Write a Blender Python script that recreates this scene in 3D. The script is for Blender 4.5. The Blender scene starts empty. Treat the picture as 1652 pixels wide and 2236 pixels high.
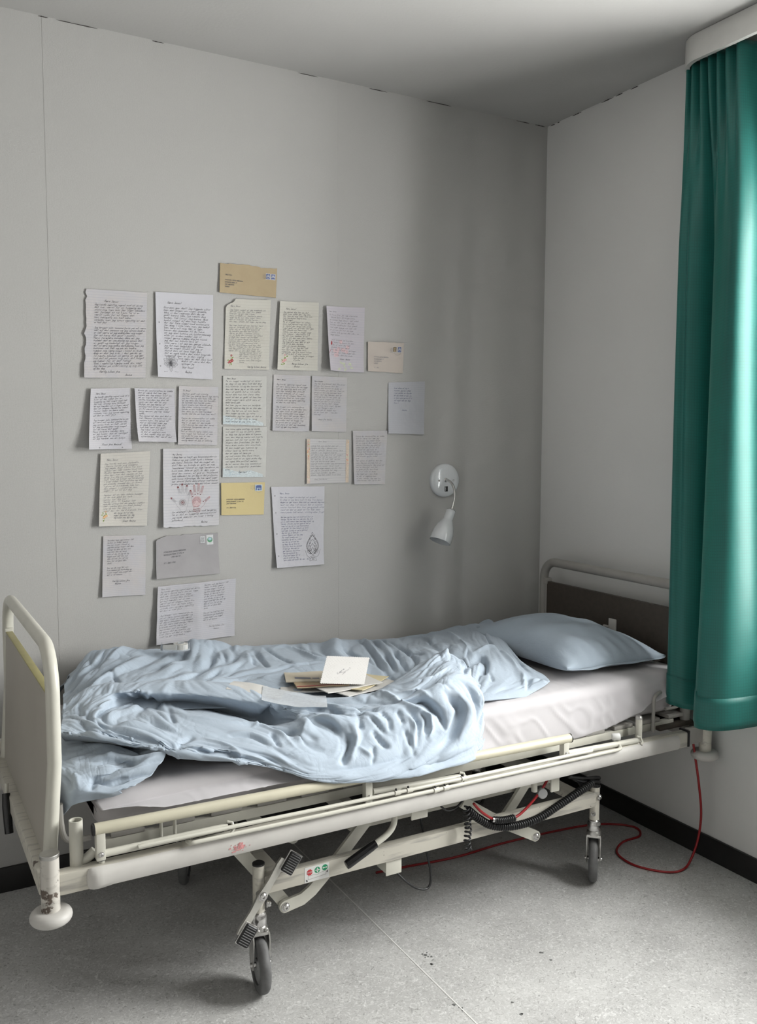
import bpy, bmesh, math, random
import numpy as np
from mathutils import Vector, Matrix, Euler

random.seed(7)
rng = np.random.default_rng(11)
scene = bpy.context.scene
COL = scene.collection
R = math.radians

# ------------------------------------------------------------------ camera
# world: back wall is y = 0, right wall is x = 0, floor z = 0; the room lies at x < 0, y < 0
cam_d = bpy.data.cameras.new('camera')
cam_o = bpy.data.objects.new('camera', cam_d)
COL.objects.link(cam_o)
cam_d.sensor_fit = 'HORIZONTAL'
cam_d.sensor_width = 36.0
cam_d.lens = 36.0 * 1945.0 / 1652.0
cam_d.clip_start = 0.05
PITCH, YAW, ROLL = 0.08560924, 0.51092011, 0.00304196
_f = Vector((math.sin(YAW) * math.cos(PITCH), math.cos(YAW) * math.cos(PITCH), -math.sin(PITCH)))
_r = Vector((math.cos(YAW), -math.sin(YAW), 0))
_u = _r.cross(_f)
_r2 = math.cos(ROLL) * _r + math.sin(ROLL) * _u
_u2 = -math.sin(ROLL) * _r + math.cos(ROLL) * _u
_m = Matrix((_r2, _u2, -_f)).transposed().to_4x4()
_m.translation = (-2.585, -3.124, 1.532)
cam_o.matrix_world = _m
scene.camera = cam_o

# ------------------------------------------------------------------ daylight
CEIL = 2.8675
WIN = (-2.45, -1.18, 0.88, 2.42)          # window opening in the right wall: y0, y1, z0, z1
world = bpy.data.worlds.new('overcast_sky')
scene.world = world
world.use_nodes = True
wn = world.node_tree.nodes
wl = world.node_tree.links
bg = wn['Background']
bg.inputs['Color'].default_value = (1.0, 0.975, 0.965, 1)
bg.inputs['Strength'].default_value = 36.0
pl = bpy.data.lights.new('window_portal', 'AREA')
pl.shape = 'RECTANGLE'
pl.size = WIN[3] - WIN[2]
pl.size_y = WIN[1] - WIN[0]
pl.cycles.is_portal = True
po = bpy.data.objects.new('window_portal', pl)
COL.objects.link(po)
po.matrix_world = Matrix.Translation((0.31, (WIN[0] + WIN[1]) / 2, (WIN[2] + WIN[3]) / 2)) @ Euler((0, R(90), 0)).to_matrix().to_4x4()

vs = scene.view_settings
vs.view_transform = 'Standard'
vs.look = 'None'
vs.gamma = 1.0
vs.exposure = -0.22
vs.use_curve_mapping = False
try:
    scene.cycles.use_denoising = True
    scene.cycles.max_bounces = 6
    scene.cycles.diffuse_bounces = 2
    scene.cycles.transparent_max_bounces = 16
    scene.cycles.sample_clamp_indirect = 6.0
except Exception:
    pass

# ------------------------------------------------------------------ material helpers
MATS = {}

def new_mat(name):
    m = bpy.data.materials.new(name)
    m.use_nodes = True
    nt = m.node_tree
    b = nt.nodes['Principled BSDF']
    MATS[name] = m
    return m, nt, b

def nd(nt, t, **kw):
    n = nt.nodes.new(t)
    for k, v in kw.items():
        if k in n.inputs:
            n.inputs[k].default_value = v
        else:
            setattr(n, k, v)
    return n

def col4(c):
    return (c[0], c[1], c[2], 1.0)

def ramp(nt, stops):
    n = nt.nodes.new('ShaderNodeValToRGB')
    e = n.color_ramp.elements
    e[0].position, e[0].color = stops[0][0], col4(stops[0][1])
    e[1].position, e[1].color = stops[-1][0], col4(stops[-1][1])
    for p, c in stops[1:-1]:
        x = e.new(p)
        x.color = col4(c)
    return n

def plain(name, c, rough=0.5, metal=0.0, vary=0.06, scale=30.0, bump=0.0, bscale=200.0, spec=0.5, coat=0.0):
    """painted / plastic / metal surface with a little colour variation and fine relief"""
    m, nt, b = new_mat(name)
    tc = nd(nt, 'ShaderNodeTexCoord')
    nz = nd(nt, 'ShaderNodeTexNoise', Scale=scale, Detail=4.0)
    nt.links.new(tc.outputs['Object'], nz.inputs['Vector'])
    lo = [max(0, k * (1 - vary)) for k in c]
    hi = [min(1, k * (1 + vary)) for k in c]
    rp = ramp(nt, [(0.3, lo), (0.7, hi)])
    nt.links.new(nz.outputs['Fac'], rp.inputs['Fac'])
    nt.links.new(rp.outputs['Color'], b.inputs['Base Color'])
    b.inputs['Roughness'].default_value = rough
    b.inputs['Metallic'].default_value = metal
    b.inputs['Specular IOR Level'].default_value = spec
    if coat:
        b.inputs['Coat Weight'].default_value = coat
    if bump:
        n2 = nd(nt, 'ShaderNodeTexNoise', Scale=bscale, Detail=3.0)
        nt.links.new(tc.outputs['Object'], n2.inputs['Vector'])
        bp = nd(nt, 'ShaderNodeBump', Strength=bump, Distance=0.002)
        nt.links.new(n2.outputs['Fac'], bp.inputs['Height'])
        nt.links.new(bp.outputs['Normal'], b.inputs['Normal'])
    return m

def wall_mat(name, c, axes):
    """white painted woven glass-fibre wallpaper: small raised threads in two directions"""
    m, nt, b = new_mat(name)
    tc = nd(nt, 'ShaderNodeTexCoord')
    mp = nd(nt, 'ShaderNodeMapping')
    nt.links.new(tc.outputs['Object'], mp.inputs['Vector'])
    wob = nd(nt, 'ShaderNodeTexNoise', Scale=55.0, Detail=2.0)
    nt.links.new(mp.outputs['Vector'], wob.inputs['Vector'])
    mixv = nd(nt, 'ShaderNodeVectorMath', operation='MULTIPLY_ADD')
    nt.links.new(wob.outputs['Color'], mixv.inputs[0])
    mixv.inputs[1].default_value = (0.007, 0.007, 0.007)
    nt.links.new(mp.outputs['Vector'], mixv.inputs[2])
    hs = []
    for ax, sc in axes:
        w = nd(nt, 'ShaderNodeTexWave', Scale=sc, Distortion=0.0)
        w.wave_type = 'BANDS'
        w.bands_direction = ax
        nt.links.new(mixv.outputs['Vector'], w.inputs['Vector'])
        hs.append(w)
    mx = nd(nt, 'ShaderNodeMath', operation='MULTIPLY')
    nt.links.new(hs[0].outputs['Fac'], mx.inputs[0])
    nt.links.new(hs[1].outputs['Fac'], mx.inputs[1])
    nz = nd(nt, 'ShaderNodeTexNoise', Scale=420.0, Detail=2.0)
    nt.links.new(mp.outputs['Vector'], nz.inputs['Vector'])
    ad = nd(nt, 'ShaderNodeMath', operation='ADD')
    nt.links.new(mx.outputs[0], ad.inputs[0])
    nt.links.new(nz.outputs['Fac'], ad.inputs[1])
    bp = nd(nt, 'ShaderNodeBump', Strength=0.35, Distance=0.0012)
    nt.links.new(ad.outputs[0], bp.inputs['Height'])
    nt.links.new(bp.outputs['Normal'], b.inputs['Normal'])
    big = nd(nt, 'ShaderNodeTexNoise', Scale=1.3, Detail=5.0)
    nt.links.new(mp.outputs['Vector'], big.inputs['Vector'])
    rp = ramp(nt, [(0.3, [k * 0.965 for k in c]), (0.7, [min(1, k * 1.02) for k in c])])
    nt.links.new(big.outputs['Fac'], rp.inputs['Fac'])
    nt.links.new(rp.outputs['Color'], b.inputs['Base Color'])
    b.inputs['Roughness'].default_value = 0.75
    b.inputs['Specular IOR Level'].default_value = 0.25
    return m

def cloth_mat(name, c, rough=0.85, sheen=0.2, weave=900.0, bump=0.12, vary=0.05, transl=0.0, wrinkle=0.0):
    m, nt, b = new_mat(name)
    tc = nd(nt, 'ShaderNodeTexCoord')
    nz = nd(nt, 'ShaderNodeTexNoise', Scale=9.0, Detail=6.0)
    nt.links.new(tc.outputs['Object'], nz.inputs['Vector'])
    rp = ramp(nt, [(0.3, [k * (1 - vary) for k in c]), (0.7, [min(1, k * (1 + vary)) for k in c])])
    nt.links.new(nz.outputs['Fac'], rp.inputs['Fac'])
    nt.links.new(rp.outputs['Color'], b.inputs['Base Color'])
    b.inputs['Roughness'].default_value = rough
    b.inputs['Specular IOR Level'].default_value = 0.2
    b.inputs['Sheen Weight'].default_value = sheen
    n2 = nd(nt, 'ShaderNodeTexNoise', Scale=weave, Detail=2.0)
    nt.links.new(tc.outputs['Object'], n2.inputs['Vector'])
    bp = nd(nt, 'ShaderNodeBump', Strength=bump, Distance=0.001)
    nt.links.new(n2.outputs['Fac'], bp.inputs['Height'])
    if wrinkle:
        # fine pressed-in creases of unironed cotton
        v1 = nd(nt, 'ShaderNodeTexNoise', Scale=14.0, Detail=3.0, Distortion=1.6)
        nt.links.new(tc.outputs['Object'], v1.inputs['Vector'])
        s1 = nd(nt, 'ShaderNodeMath', operation='SUBTRACT')
        s1.inputs[1].default_value = 0.5
        nt.links.new(v1.outputs['Fac'], s1.inputs[0])
        a1 = nd(nt, 'ShaderNodeMath', operation='ABSOLUTE')
        nt.links.new(s1.outputs[0], a1.inputs[0])
        p1 = nd(nt, 'ShaderNodeMath', operation='POWER')
        p1.inputs[1].default_value = 0.5
        nt.links.new(a1.outputs[0], p1.inputs[0])
        b2 = nd(nt, 'ShaderNodeBump', Strength=wrinkle, Distance=0.012)
        nt.links.new(p1.outputs[0], b2.inputs['Height'])
        nt.links.new(bp.outputs['Normal'], b2.inputs['Normal'])
        nt.links.new(b2.outputs['Normal'], b.inputs['Normal'])
    else:
        nt.links.new(bp.outputs['Normal'], b.inputs['Normal'])
    if transl:
        out = nt.nodes['Material Output']
        tr = nd(nt, 'ShaderNodeBsdfTranslucent')
        nt.links.new(rp.outputs['Color'], tr.inputs['Color'])
        mx = nd(nt, 'ShaderNodeMixShader')
        mx.inputs[0].default_value = transl
        nt.links.new(b.outputs[0], mx.inputs[1])
        nt.links.new(tr.outputs[0], mx.inputs[2])
        nt.links.new(mx.outputs[0], out.inputs['Surface'])
    return m

def paper_mat(name, c, lines=0, line_c=(0.55, 0.58, 0.66), margin=0.0, stain=0.0, stain_c=(0.62, 0.55, 0.47), grid=False):
    """paper sheet: flat print of ruled lines in sheet coordinates, slight blotches"""
    m, nt, b = new_mat(name)
    tc = nd(nt, 'ShaderNodeTexCoord')
    uv = tc.outputs['UV']
    nz = nd(nt, 'ShaderNodeTexNoise', Scale=3.5, Detail=5.0)
    nt.links.new(tc.outputs['Object'], nz.inputs['Vector'])
    sc = [k * (1 - stain) + s * stain for k, s in zip(c, stain_c)]
    rp = ramp(nt, [(0.42, sc), (0.62, c)])
    nt.links.new(nz.outputs['Fac'], rp.inputs['Fac'])
    nz.inputs['Scale'].default_value = 12.0
    cur = rp.outputs['Color']
    def rule(axis, n, wdt, colr, lo=0.0, hi=1.0):
        nonlocal cur
        sx = nd(nt, 'ShaderNodeSeparateXYZ')
        nt.links.new(uv, sx.inputs[0])
        mu = nd(nt, 'ShaderNodeMath', operation='MULTIPLY')
        mu.inputs[1].default_value = n
        nt.links.new(sx.outputs[axis], mu.inputs[0])
        fr = nd(nt, 'ShaderNodeMath', operation='FRACT')
        nt.links.new(mu.outputs[0], fr.inputs[0])
        lt = nd(nt, 'ShaderNodeMath', operation='LESS_THAN')
        lt.inputs[1].default_value = wdt
        nt.links.new(fr.outputs[0], lt.inputs[0])
        mx = nd(nt, 'ShaderNodeMixRGB')
        nt.links.new(lt.outputs[0], mx.inputs[0])
        nt.links.new(cur, mx.inputs[1])
        mx.inputs[2].default_value = col4(colr)
        cur = mx.outputs[0]
    if lines:
        rule('Y', lines, 0.09, line_c)
    if grid:
        rule('X', grid, 0.10, line_c)
    if margin:
        rule('X', 1.0 / margin / 1.0, 0.02, (0.68, 0.5, 0.52)) if False else None
    nt.links.new(cur, b.inputs['Base Color'])
    b.inputs['Roughness'].default_value = 0.8
    b.inputs['Specular IOR Level'].default_value = 0.2
    n2 = nd(nt, 'ShaderNodeTexNoise', Scale=30.0, Detail=4.0)
    nt.links.new(tc.outputs['Object'], n2.inputs['Vector'])
    bp = nd(nt, 'ShaderNodeBump', Strength=0.25, Distance=0.004)
    nt.links.new(n2.outputs['Fac'], bp.inputs['Height'])
    nt.links.new(bp.outputs['Normal'], b.inputs['Normal'])
    return m

def glass_mat(name, c=(0.95, 0.97, 1.0), alpha=0.25, rough=0.08):
    """thin clear plastic: mostly see-through with a glossy surface"""
    m, nt, b = new_mat(name)
    out = nt.nodes['Material Output']
    tr = nd(nt, 'ShaderNodeBsdfTransparent')
    tr.inputs['Color'].default_value = col4(c)
    b.inputs['Base Color'].default_value = col4(c)
    b.inputs['Roughness'].default_value = rough
    nz = nd(nt, 'ShaderNodeTexNoise', Scale=20.0)
    mr = nd(nt, 'ShaderNodeMapRange')
    mr.inputs['To Min'].default_value = alpha * 0.8
    mr.inputs['To Max'].default_value = alpha * 1.2
    nt.links.new(nz.outputs['Fac'], mr.inputs['Value'])
    mx = nd(nt, 'ShaderNodeMixShader')
    nt.links.new(mr.outputs['Result'], mx.inputs[0])
    nt.links.new(tr.outputs[0], mx.inputs[1])
    nt.links.new(b.outputs[0], mx.inputs[2])
    nt.links.new(mx.outputs[0], out.inputs['Surface'])
    return m

def chipped_mat(name, c, under=(0.13, 0.10, 0.08), amount=0.36, rough=0.35, scuff=(0.42, 0.40, 0.36)):
    """cream powder-coat with scuffs and chips worn through to dark metal"""
    m, nt, b = new_mat(name)
    tc = nd(nt, 'ShaderNodeTexCoord')
    n1 = nd(nt, 'ShaderNodeTexNoise', Scale=26.0, Detail=7.0, Roughness=0.62)
    nt.links.new(tc.outputs['Object'], n1.inputs['Vector'])
    r1 = ramp(nt, [(amount - 0.012, (1, 1, 1)), (amount + 0.012, (0, 0, 0))])
    nt.links.new(n1.outputs['Fac'], r1.inputs['Fac'])
    mp = nd(nt, 'ShaderNodeMapping')
    mp.inputs['Scale'].default_value = (7, 60, 60)
    nt.links.new(tc.outputs['Object'], mp.inputs['Vector'])
    n2 = nd(nt, 'ShaderNodeTexNoise', Scale=1.0, Detail=6.0)
    nt.links.new(mp.outputs['Vector'], n2.inputs['Vector'])
    r2 = ramp(nt, [(0.30, scuff), (0.47, c)])
    nt.links.new(n2.outputs['Fac'], r2.inputs['Fac'])
    mx = nd(nt, 'ShaderNodeMixRGB')
    nt.links.new(r1.outputs['Color'], mx.inputs[0])
    nt.links.new(r2.outputs['Color'], mx.inputs[1])
    mx.inputs[2].default_value = col4(under)
    nt.links.new(mx.outputs[0], b.inputs['Base Color'])
    b.inputs['Roughness'].default_value = rough
    bp = nd(nt, 'ShaderNodeBump', Strength=0.4, Distance=0.001)
    bp.invert = True
    nt.links.new(r1.outputs['Color'], bp.inputs['Height'])
    nt.links.new(bp.outputs['Normal'], b.inputs['Normal'])
    return m

# ------------------------------------------------------------------ mesh helpers
class MB:
    def __init__(s):
        s.v, s.f, s.uv = [], [], None

    def add(s, vs_, fs_):
        o = len(s.v)
        s.v.extend([tuple(map(float, p)) for p in vs_])
        s.f.extend([tuple(i + o for i in q) for q in fs_])
        return s

    def box(s, c, size, bevel=0.0, rot=None, seg=2):
        bm = bmesh.new()
        bmesh.ops.create_cube(bm, size=1.0)
        for v in bm.verts:
            v.co = Vector((v.co.x * size[0], v.co.y * size[1], v.co.z * size[2]))
        if bevel > 0:
            bmesh.ops.bevel(bm, geom=list(bm.edges), offset=bevel, segments=seg, affect='EDGES', profile=0.6)
        M = Matrix.Translation(Vector(c))
        if rot is not None:
            M = M @ (rot if isinstance(rot, Matrix) else Euler(rot).to_matrix().to_4x4())
        bm.verts.index_update()
        s.add([M @ v.co for v in bm.verts], [[v.index for v in f.verts] for f in bm.faces])
        bm.free()
        return s

    def box2(s, lo, hi, bevel=0.0):
        lo, hi = Vector(lo), Vector(hi)
        return s.box((lo + hi) / 2, hi - lo, bevel)

    def tube(s, pts, r, n=12, caps=True, closed=False):
        P = [Vector(p) for p in pts]
        L = len(P)
        rr = r if isinstance(r, (list, tuple)) else [r] * L
        T = []
        for i in range(L):
            a = P[(i - 1) % L] if (closed or i > 0) else P[i]
            b = P[(i + 1) % L] if (closed or i < L - 1) else P[i]
            d = b - a
            T.append(d.normalized() if d.length > 1e-9 else Vector((0, 0, 1)))
        up = Vector((0, 0, 1)) if abs(T[0].z) < 0.9 else Vector((1, 0, 0))
        nrm = (up - T[0] * up.dot(T[0])).normalized()
        vs_ = []
        for i in range(L):
            nrm = (nrm - T[i] * nrm.dot(T[i])).normalized()
            bn = T[i].cross(nrm)
            for k in range(n):
                a = 2 * math.pi * k / n
                vs_.append(P[i] + (nrm * math.cos(a) + bn * math.sin(a)) * rr[i])
        fs_ = []
        for i in range(L if closed else L - 1):
            j = (i + 1) % L
            for k in range(n):
                k2 = (k + 1) % n
                fs_.append((i * n + k, i * n + k2, j * n + k2, j * n + k))
        if caps and not closed:
            fs_.append(tuple(range(n - 1, -1, -1)))
            fs_.append(tuple((L - 1) * n + k for k in range(n)))
        return s.add(vs_, fs_)

    def lathe(s, prof, n=24, M=None, close=False):
        """profile of (radius, height) turned round local z"""
        M = M or Matrix.Identity(4)
        vs_, fs_ = [], []
        for r, z in prof:
            for k in range(n):
                a = 2 * math.pi * k / n
                vs_.append(M @ Vector((r * math.cos(a), r * math.sin(a), z)))
        L = len(prof)
        for i in range(L if close else L - 1):
            j = (i + 1) % L
            for k in range(n):
                k2 = (k + 1) % n
                fs_.append((i * n + k, i * n + k2, j * n + k2, j * n + k))
        if not close:
            if prof[0][0] > 1e-6:
                fs_.append(tuple(range(n - 1, -1, -1)))
            if prof[-1][0] > 1e-6:
                fs_.append(tuple((L - 1) * n + k for k in range(n)))
        return s.add(vs_, fs_)

    def prism(s, poly, h, M=None):
        """2-D outline (local x, y) extruded by h in local z"""
        M = M or Matrix.Identity(4)
        n = len(poly)
        vs_ = [M @ Vector((p[0], p[1], 0)) for p in poly] + [M @ Vector((p[0], p[1], h)) for p in poly]
        fs_ = [tuple(range(n - 1, -1, -1)), tuple(range(n, 2 * n))]
        for i in range(n):
            j = (i + 1) % n
            fs_.append((i, j, n + j, n + i))
        return s.add(vs_, fs_)

    def grid(s, fn, nu, nv, uv=False):
        vs_, fs_, uvs = [], [], []
        for j in range(nv + 1):
            for i in range(nu + 1):
                vs_.append(fn(i / nu, j / nv))
                uvs.append((i / nu, j / nv))
        for j in range(nv):
            for i in range(nu):
                a = j * (nu + 1) + i
                fs_.append((a, a + 1, a + nu + 2, a + nu + 1))
        if uv:
            s.uv = uvs
        return s.add(vs_, fs_)

    def build(s, name, mat, parent=None, angle=35, flip=False, loc=None):
        me = bpy.data.meshes.new(name)
        f = [tuple(reversed(q)) for q in s.f] if flip else s.f
        me.from_pydata(s.v, [], f)
        if s.uv is not None:
            lay = me.uv_layers.new(name='UVMap')
            for lp in me.loops:
                lay.data[lp.index].uv = s.uv[lp.vertex_index]
        me.validate()
        me.update()
        if angle:
            me.polygons.foreach_set('use_smooth', [True] * len(me.polygons))
            if angle < 180:
                me.set_sharp_from_angle(angle=R(angle))
        me.materials.append(MATS[mat] if isinstance(mat, str) else mat)
        o = bpy.data.objects.new(name, me)
        COL.objects.link(o)
        if parent is not None:
            o.parent = parent
            if parent.type == 'EMPTY':
                o.location = -parent.location
        return o

def catmull(pts, n=8, closed=False):
    P = [np.array(p, float) for p in pts]
    out = []
    L = len(P)
    for i in range(L if closed else L - 1):
        p0 = P[(i - 1) % L] if (closed or i > 0) else 2 * P[i] - P[i + 1]
        p1 = P[i]
        p2 = P[(i + 1) % L]
        p3 = P[(i + 2) % L] if (closed or i + 2 < L) else 2 * p2 - p1
        for k in range(n):
            t = k / n
            out.append(0.5 * ((2 * p1) + (-p0 + p2) * t + (2 * p0 - 5 * p1 + 4 * p2 - p3) * t * t + (-p0 + 3 * p1 - 3 * p2 + p3) * t ** 3))
    if not closed:
        out.append(P[-1])
    return [tuple(q) for q in out]

def arc(c, u, v, r, a0, a1, n=8):
    c, u, v = Vector(c), Vector(u), Vector(v)
    return [c + (u * math.cos(R(a0 + (a1 - a0) * i / n)) + v * math.sin(R(a0 + (a1 - a0) * i / n))) * r for i in range(n + 1)]

def tag(o, label=None, cat=None, group=None, kind=None):
    if label:
        o['label'] = label
    if cat:
        o['category'] = cat
    if group:
        o['group'] = group
    if kind:
        o['kind'] = kind
    return o

def thing(name, label, cat, loc=(0, 0, 0), group=None):
    o = bpy.data.objects.new(name, None)
    o.location = loc
    o.empty_display_size = 0.05
    COL.objects.link(o)
    return tag(o, label, cat, group)

def frame_to(p, z, x=(1, 0, 0)):
    """matrix at p whose local z axis points along z"""
    z = Vector(z).normalized()
    x = Vector(x)
    if abs(x.normalized().dot(z)) > 0.95:
        x = Vector((0, 1, 0))
    y = z.cross(x).normalized()
    x = y.cross(z).normalized()
    M = Matrix((x, y, z)).transposed().to_4x4()
    M.translation = Vector(p)
    return M

# ------------------------------------------------------------------ materials
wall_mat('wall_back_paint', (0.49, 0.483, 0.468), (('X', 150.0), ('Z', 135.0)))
wall_mat('wall_side_lightened', (0.84, 0.83, 0.81), (('Y', 150.0), ('Z', 135.0)))  # same paint as the back wall; its missing light is put into this colour
plain('wall_plain', (0.80, 0.79, 0.77), 0.8, vary=0.03, scale=4)
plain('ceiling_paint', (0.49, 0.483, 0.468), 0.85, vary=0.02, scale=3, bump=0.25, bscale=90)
plain('baseboard_black', (0.012, 0.011, 0.011), 0.45, vary=0.2)
plain('window_white', (0.78, 0.78, 0.76), 0.4)
plain('pelmet_white', (0.72, 0.71, 0.68), 0.5, vary=0.02)
plain('crack_dark', (0.06, 0.055, 0.05), 0.9)
plain('cream_paint', (0.65, 0.635, 0.56), 0.32, vary=0.04, scale=18)
chipped_mat('cream_worn', (0.66, 0.63, 0.55), amount=0.335)
chipped_mat('cream_chipped', (0.62, 0.59, 0.54), amount=0.43)
plain('rail_yellow', (0.60, 0.565, 0.44), 0.35, vary=0.05, scale=12)
plain('bumper_grey', (0.60, 0.58, 0.55), 0.45, vary=0.05, scale=14)
plain('board_beige', (0.45, 0.42, 0.37), 0.5, vary=0.04, scale=5)
plain('board_edge_olive', (0.40, 0.36, 0.16), 0.45)
plain('board_dark', (0.060, 0.048, 0.038), 0.55, vary=0.12, scale=60)
plain('tube_grey', (0.36, 0.345, 0.32), 0.4, vary=0.04)
plain('black_rubber', (0.012, 0.012, 0.013), 0.42, vary=0.2)
plain('black_gloss', (0.006, 0.006, 0.007), 0.16)
plain('tyre_grey', (0.13, 0.13, 0.13), 0.6, vary=0.2, scale=40, bump=0.2, bscale=160)
plain('hub_grey', (0.32, 0.32, 0.32), 0.45)
plain('steel', (0.62, 0.61, 0.60), 0.22, metal=1.0, vary=0.1)
plain('zinc', (0.55, 0.54, 0.52), 0.38, metal=1.0, vary=0.12)
plain('pedal_metal', (0.55, 0.54, 0.50), 0.34, metal=0.6, vary=0.12)
plain('red_cable', (0.30, 0.010, 0.013), 0.4)
plain('sticker_white', (0.80, 0.80, 0.78), 0.4, vary=0.02)
plain('sign_red', (0.55, 0.04, 0.05), 0.4)
plain('sign_green', (0.01, 0.30, 0.13), 0.4)
plain('red_paint_smear', (0.60, 0.27, 0.27), 0.6, vary=0.3, scale=120)
plain('lamp_white', (0.72, 0.74, 0.76), 0.16, vary=0.02, coat=0.5)
plain('plastic_white', (0.74, 0.74, 0.72), 0.35)
cloth_mat('sheet_lilac', (0.56, 0.54, 0.555), vary=0.03, bump=0.10)
cloth_mat('mattress_cover', (0.62, 0.59, 0.60), vary=0.03)
cloth_mat('duvet_blue', (0.43, 0.50, 0.58), sheen=0.12, vary=0.05, wrinkle=0.12)
cloth_mat('pillow_blue', (0.41, 0.48, 0.555), sheen=0.12, vary=0.04, wrinkle=0.10)

# ------------------------------------------------------------------ the room
def smooth(t):
    t = np.clip(t, 0, 1)
    return t * t * (3 - 2 * t)
XL, YF = -4.3, -4.7            # left wall and wall behind the camera

def floor_material():
    m, nt, b = new_mat('linoleum')
    tc = nd(nt, 'ShaderNodeTexCoord')
    big = nd(nt, 'ShaderNodeTexNoise', Scale=5.0, Detail=6.0, Roughness=0.6)
    nt.links.new(tc.outputs['Object'], big.inputs['Vector'])
    r0 = ramp(nt, [(0.3, (0.45, 0.445, 0.435)), (0.7, (0.59, 0.585, 0.57))])
    nt.links.new(big.outputs['Fac'], r0.inputs['Fac'])
    # pale and dark marbled flecks, drawn out in all directions
    mid = nd(nt, 'ShaderNodeTexNoise', Scale=55.0, Detail=6.0, Roughness=0.65, Distortion=2.2)
    nt.links.new(tc.outputs['Object'], mid.inputs['Vector'])
    r1 = ramp(nt, [(0.50, (0, 0, 0)), (0.70, (0.95, 0.95, 0.95))])
    nt.links.new(mid.outputs['Fac'], r1.inputs['Fac'])
    m1 = nd(nt, 'ShaderNodeMixRGB')
    nt.links.new(r1.outputs['Color'], m1.inputs[0])
    nt.links.new(r0.outputs['Color'], m1.inputs[1])
    m1.inputs[2].default_value = (0.78, 0.775, 0.76, 1)
    dk = nd(nt, 'ShaderNodeTexNoise', Scale=60.0, Detail=6.0, Roughness=0.65, Distortion=2.6)
    mp = nd(nt, 'ShaderNodeMapping')
    mp.inputs['Location'].default_value = (3.1, 7.7, 0)
    nt.links.new(tc.outputs['Object'], mp.inputs['Vector'])
    nt.links.new(mp.outputs['Vector'], dk.inputs['Vector'])
    r2 = ramp(nt, [(0.54, (0, 0, 0)), (0.70, (0.95, 0.95, 0.95))])
    nt.links.new(dk.outputs['Fac'], r2.inputs['Fac'])
    m2 = nd(nt, 'ShaderNodeMixRGB')
    nt.links.new(r2.outputs['Color'], m2.inputs[0])
    nt.links.new(m1.outputs[0], m2.inputs[1])
    m2.inputs[2].default_value = (0.24, 0.235, 0.225, 1)
    nt.links.new(m2.outputs[0], b.inputs['Base Color'])
    rr = nd(nt, 'ShaderNodeMapRange')
    rr.inputs['To Min'].default_value = 0.42
    rr.inputs['To Max'].default_value = 0.62
    nt.links.new(mid.outputs['Fac'], rr.inputs['Value'])
    nt.links.new(rr.outputs['Result'], b.inputs['Roughness'])
    bp = nd(nt, 'ShaderNodeBump', Strength=0.15, Distance=0.001)
    fine = nd(nt, 'ShaderNodeTexNoise', Scale=220.0, Detail=2.0)
    nt.links.new(tc.outputs['Object'], fine.inputs['Vector'])
    nt.links.new(fine.outputs['Fac'], bp.inputs['Height'])
    nt.links.new(bp.outputs['Normal'], b.inputs['Normal'])

floor_material()
plain('weld_seam', (0.80, 0.79, 0.77), 0.5)
plain('floor_scuff', (0.13, 0.13, 0.125), 0.7)
floor_o = tag(MB().box2((XL - 0.2, YF - 0.2, -0.12), (0.3, 0.2, 0.0)).build('floor', 'linoleum'), 'grey marbled linoleum floor with a pale welded seam', kind='structure')
MB().box2((-1.2805, YF, 0.0), (-1.2765, -0.02, 0.0009)).build('weld_seam', 'weld_seam', floor_o)
for (sx, sy, n) in ((-1.23, -1.02, 9), (-1.28, -1.24, 4), (-1.15, -1.33, 3), (-0.93, -1.18, 3)):
    sc = MB()
    for k in range(n):
        a = random.uniform(0, 6.28)
        px, py = sx + random.uniform(-0.012, 0.012), sy + random.uniform(-0.03, 0.03)
        w = random.uniform(0.003, 0.006)
        sc.prism([(px + w * math.cos(a + t) * random.uniform(.5, 1.4), py + w * math.sin(a + t) * random.uniform(.4, 1.2)) for t in (0, 1.2, 2.2, 3.4, 4.6, 5.5)], 0.0007)
    tag(sc.build('scuff_mark', 'floor_scuff', floor_o), kind='stuff')
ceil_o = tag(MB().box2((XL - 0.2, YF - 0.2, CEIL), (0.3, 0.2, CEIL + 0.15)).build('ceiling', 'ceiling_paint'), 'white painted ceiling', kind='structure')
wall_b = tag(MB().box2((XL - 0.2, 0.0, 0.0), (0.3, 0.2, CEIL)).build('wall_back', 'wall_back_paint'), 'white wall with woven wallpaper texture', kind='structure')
tag(MB().box2((XL - 0.2, YF, 0.0), (XL, 0.0, CEIL)).build('wall_left', 'wall_plain'), 'white side wall', kind='structure')
tag(MB().box2((XL, YF - 0.2, 0.0), (0.3, YF, CEIL)).build('wall_front', 'wall_plain'), 'white wall behind the viewer', kind='structure')

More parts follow.
